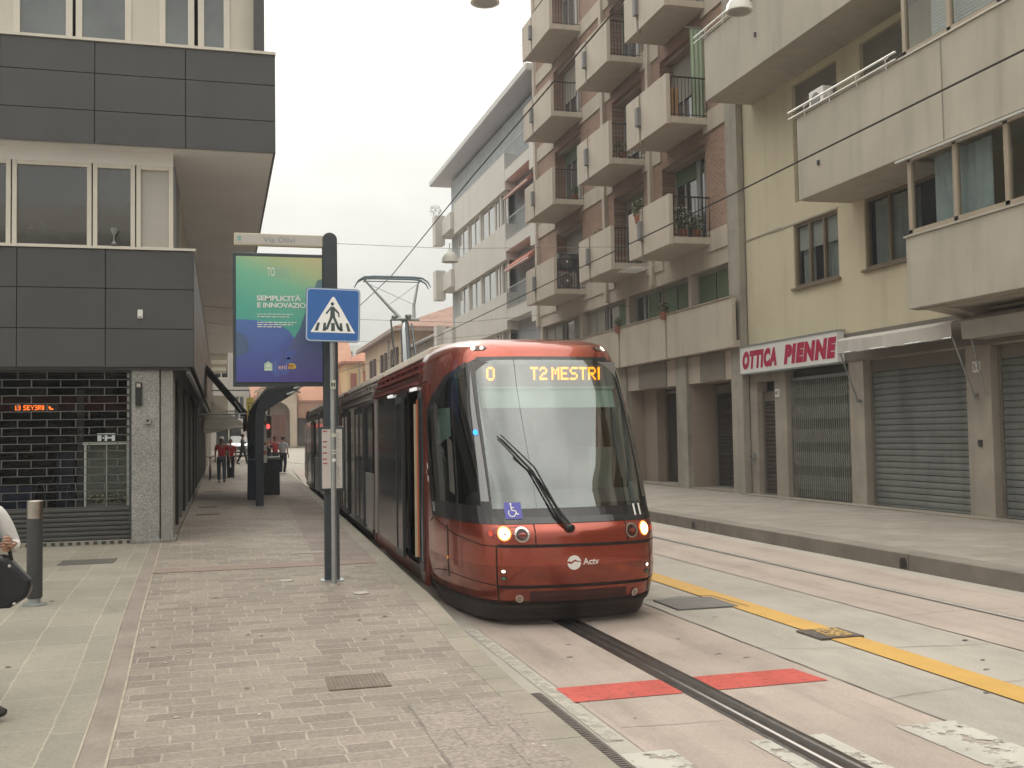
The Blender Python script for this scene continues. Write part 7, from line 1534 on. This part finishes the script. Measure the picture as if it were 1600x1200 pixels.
# parked car and bicycles far down the left pavement
car = thing('parked_car', 'dark grey parked car seen from the front at the far end of the left pavement', 'car', (1.2, 76, .5))
cz = zp(76)
m = MB(); m.add([(.35, 75, cz+.25), (1.95, 75, cz+.25), (1.98, 79, cz+.3), (.32, 79, cz+.3), (.38, 75.05, cz+.72), (1.92, 75.05, cz+.72), (1.95, 79, cz+.95), (.35, 79, cz+.95), (.52, 76.0, cz+.92), (1.78, 76.0, cz+.92)], [(0,3,2,1), (0,1,5,4), (1,2,6,5), (2,3,7,6), (3,0,4,7), (4,5,9,8), (5,6,9), (4,8,7), (8,9,6,7)]); m.build('body', M('car_grey', (.10, .11, .12), .3, .6, var=.05), car, bevel=.05)
m = MB(); m.add([(.50, 76.0, cz+.9), (1.80, 76.0, cz+.9), (1.68, 76.9, cz+1.42), (.62, 76.9, cz+1.42), (1.68, 78.5, cz+1.42), (.62, 78.5, cz+1.42), (1.85, 79, cz+.95), (.45, 79, cz+.95)], [(0,1,2,3), (3,2,4,5), (5,4,6,7), (0,3,5,7), (1,6,4,2)]); m.build('cabin', dkglass, car, bevel=.04)
for xx in (.42, 1.88):
    for yy in (75.7, 78.3): MB().lathe([(.001, xx-.1), (.31, xx-.1), (.31, xx+.1), (.001, xx+.1)], yy, cz+.31, 16, 'x').build('wheel', black, car)
for xx in (.55, 1.75): MB().ell((xx, 75.02, cz+.58), (.14, .04, .07)).build('headlight', M('headlight_glass', (.6, .6, .6), .15, var=0), car)
MB().box(.9, 1.4, 74.97, 75.0, cz+.35, cz+.46).build('licence_plate', white, car)
for x, y, lb in ((-.45, 45, 'dark bicycle leaning on the shop front behind the man in red'),):
    bt = thing('bicycle', lb, 'bicycle', (x, y, .2))
    for yy in (y-.5, y+.52): MB().tube([(x+.02*math.cos(a), yy+.33*math.cos(a), .55+.33*math.sin(a)) for a in [k*math.pi/10 for k in range(21)]], .02, 5).build('wheel', black, bt)
    m = MB(); m.tube([(x, y+.52, .55), (x, y+.15, 1.05), (x, y-.35, 1.08), (x, y-.5, .55)], .02, 6); m.tube([(x, y+.15, 1.05), (x, y, .52), (x, y-.35, 1.08)], .02, 6); m.tube([(x-.2, y-.35, 1.2), (x, y-.35, 1.15), (x+.22, y-.3, 1.2)], .015, 6); m.build('frame', M('bike_red', (.2, .05, .05), .4, var=0), bt)
    MB().ell((x, y+.18, 1.12), (.06, .13, .04)).build('saddle', black, bt)

# ============================================================ hazy morning air
hz = bpy.data.materials.new('haze_air'); hz.use_nodes = True; t_ = hz.node_tree; t_.nodes.clear()
o_ = t_.nodes.new('ShaderNodeOutputMaterial'); pv = t_.nodes.new('ShaderNodeVolumePrincipled'); pv.inputs['Color'].default_value = (.93, .95, 1, 1); pv.inputs['Density'].default_value = .0012; pv.inputs['Anisotropy'].default_value = .3
t_.links.new(pv.outputs[0], o_.inputs['Volume'])
struct(MB().box(-305, 305, -155, 405, -1.2, 30).build('haze', hz), 'stuff')
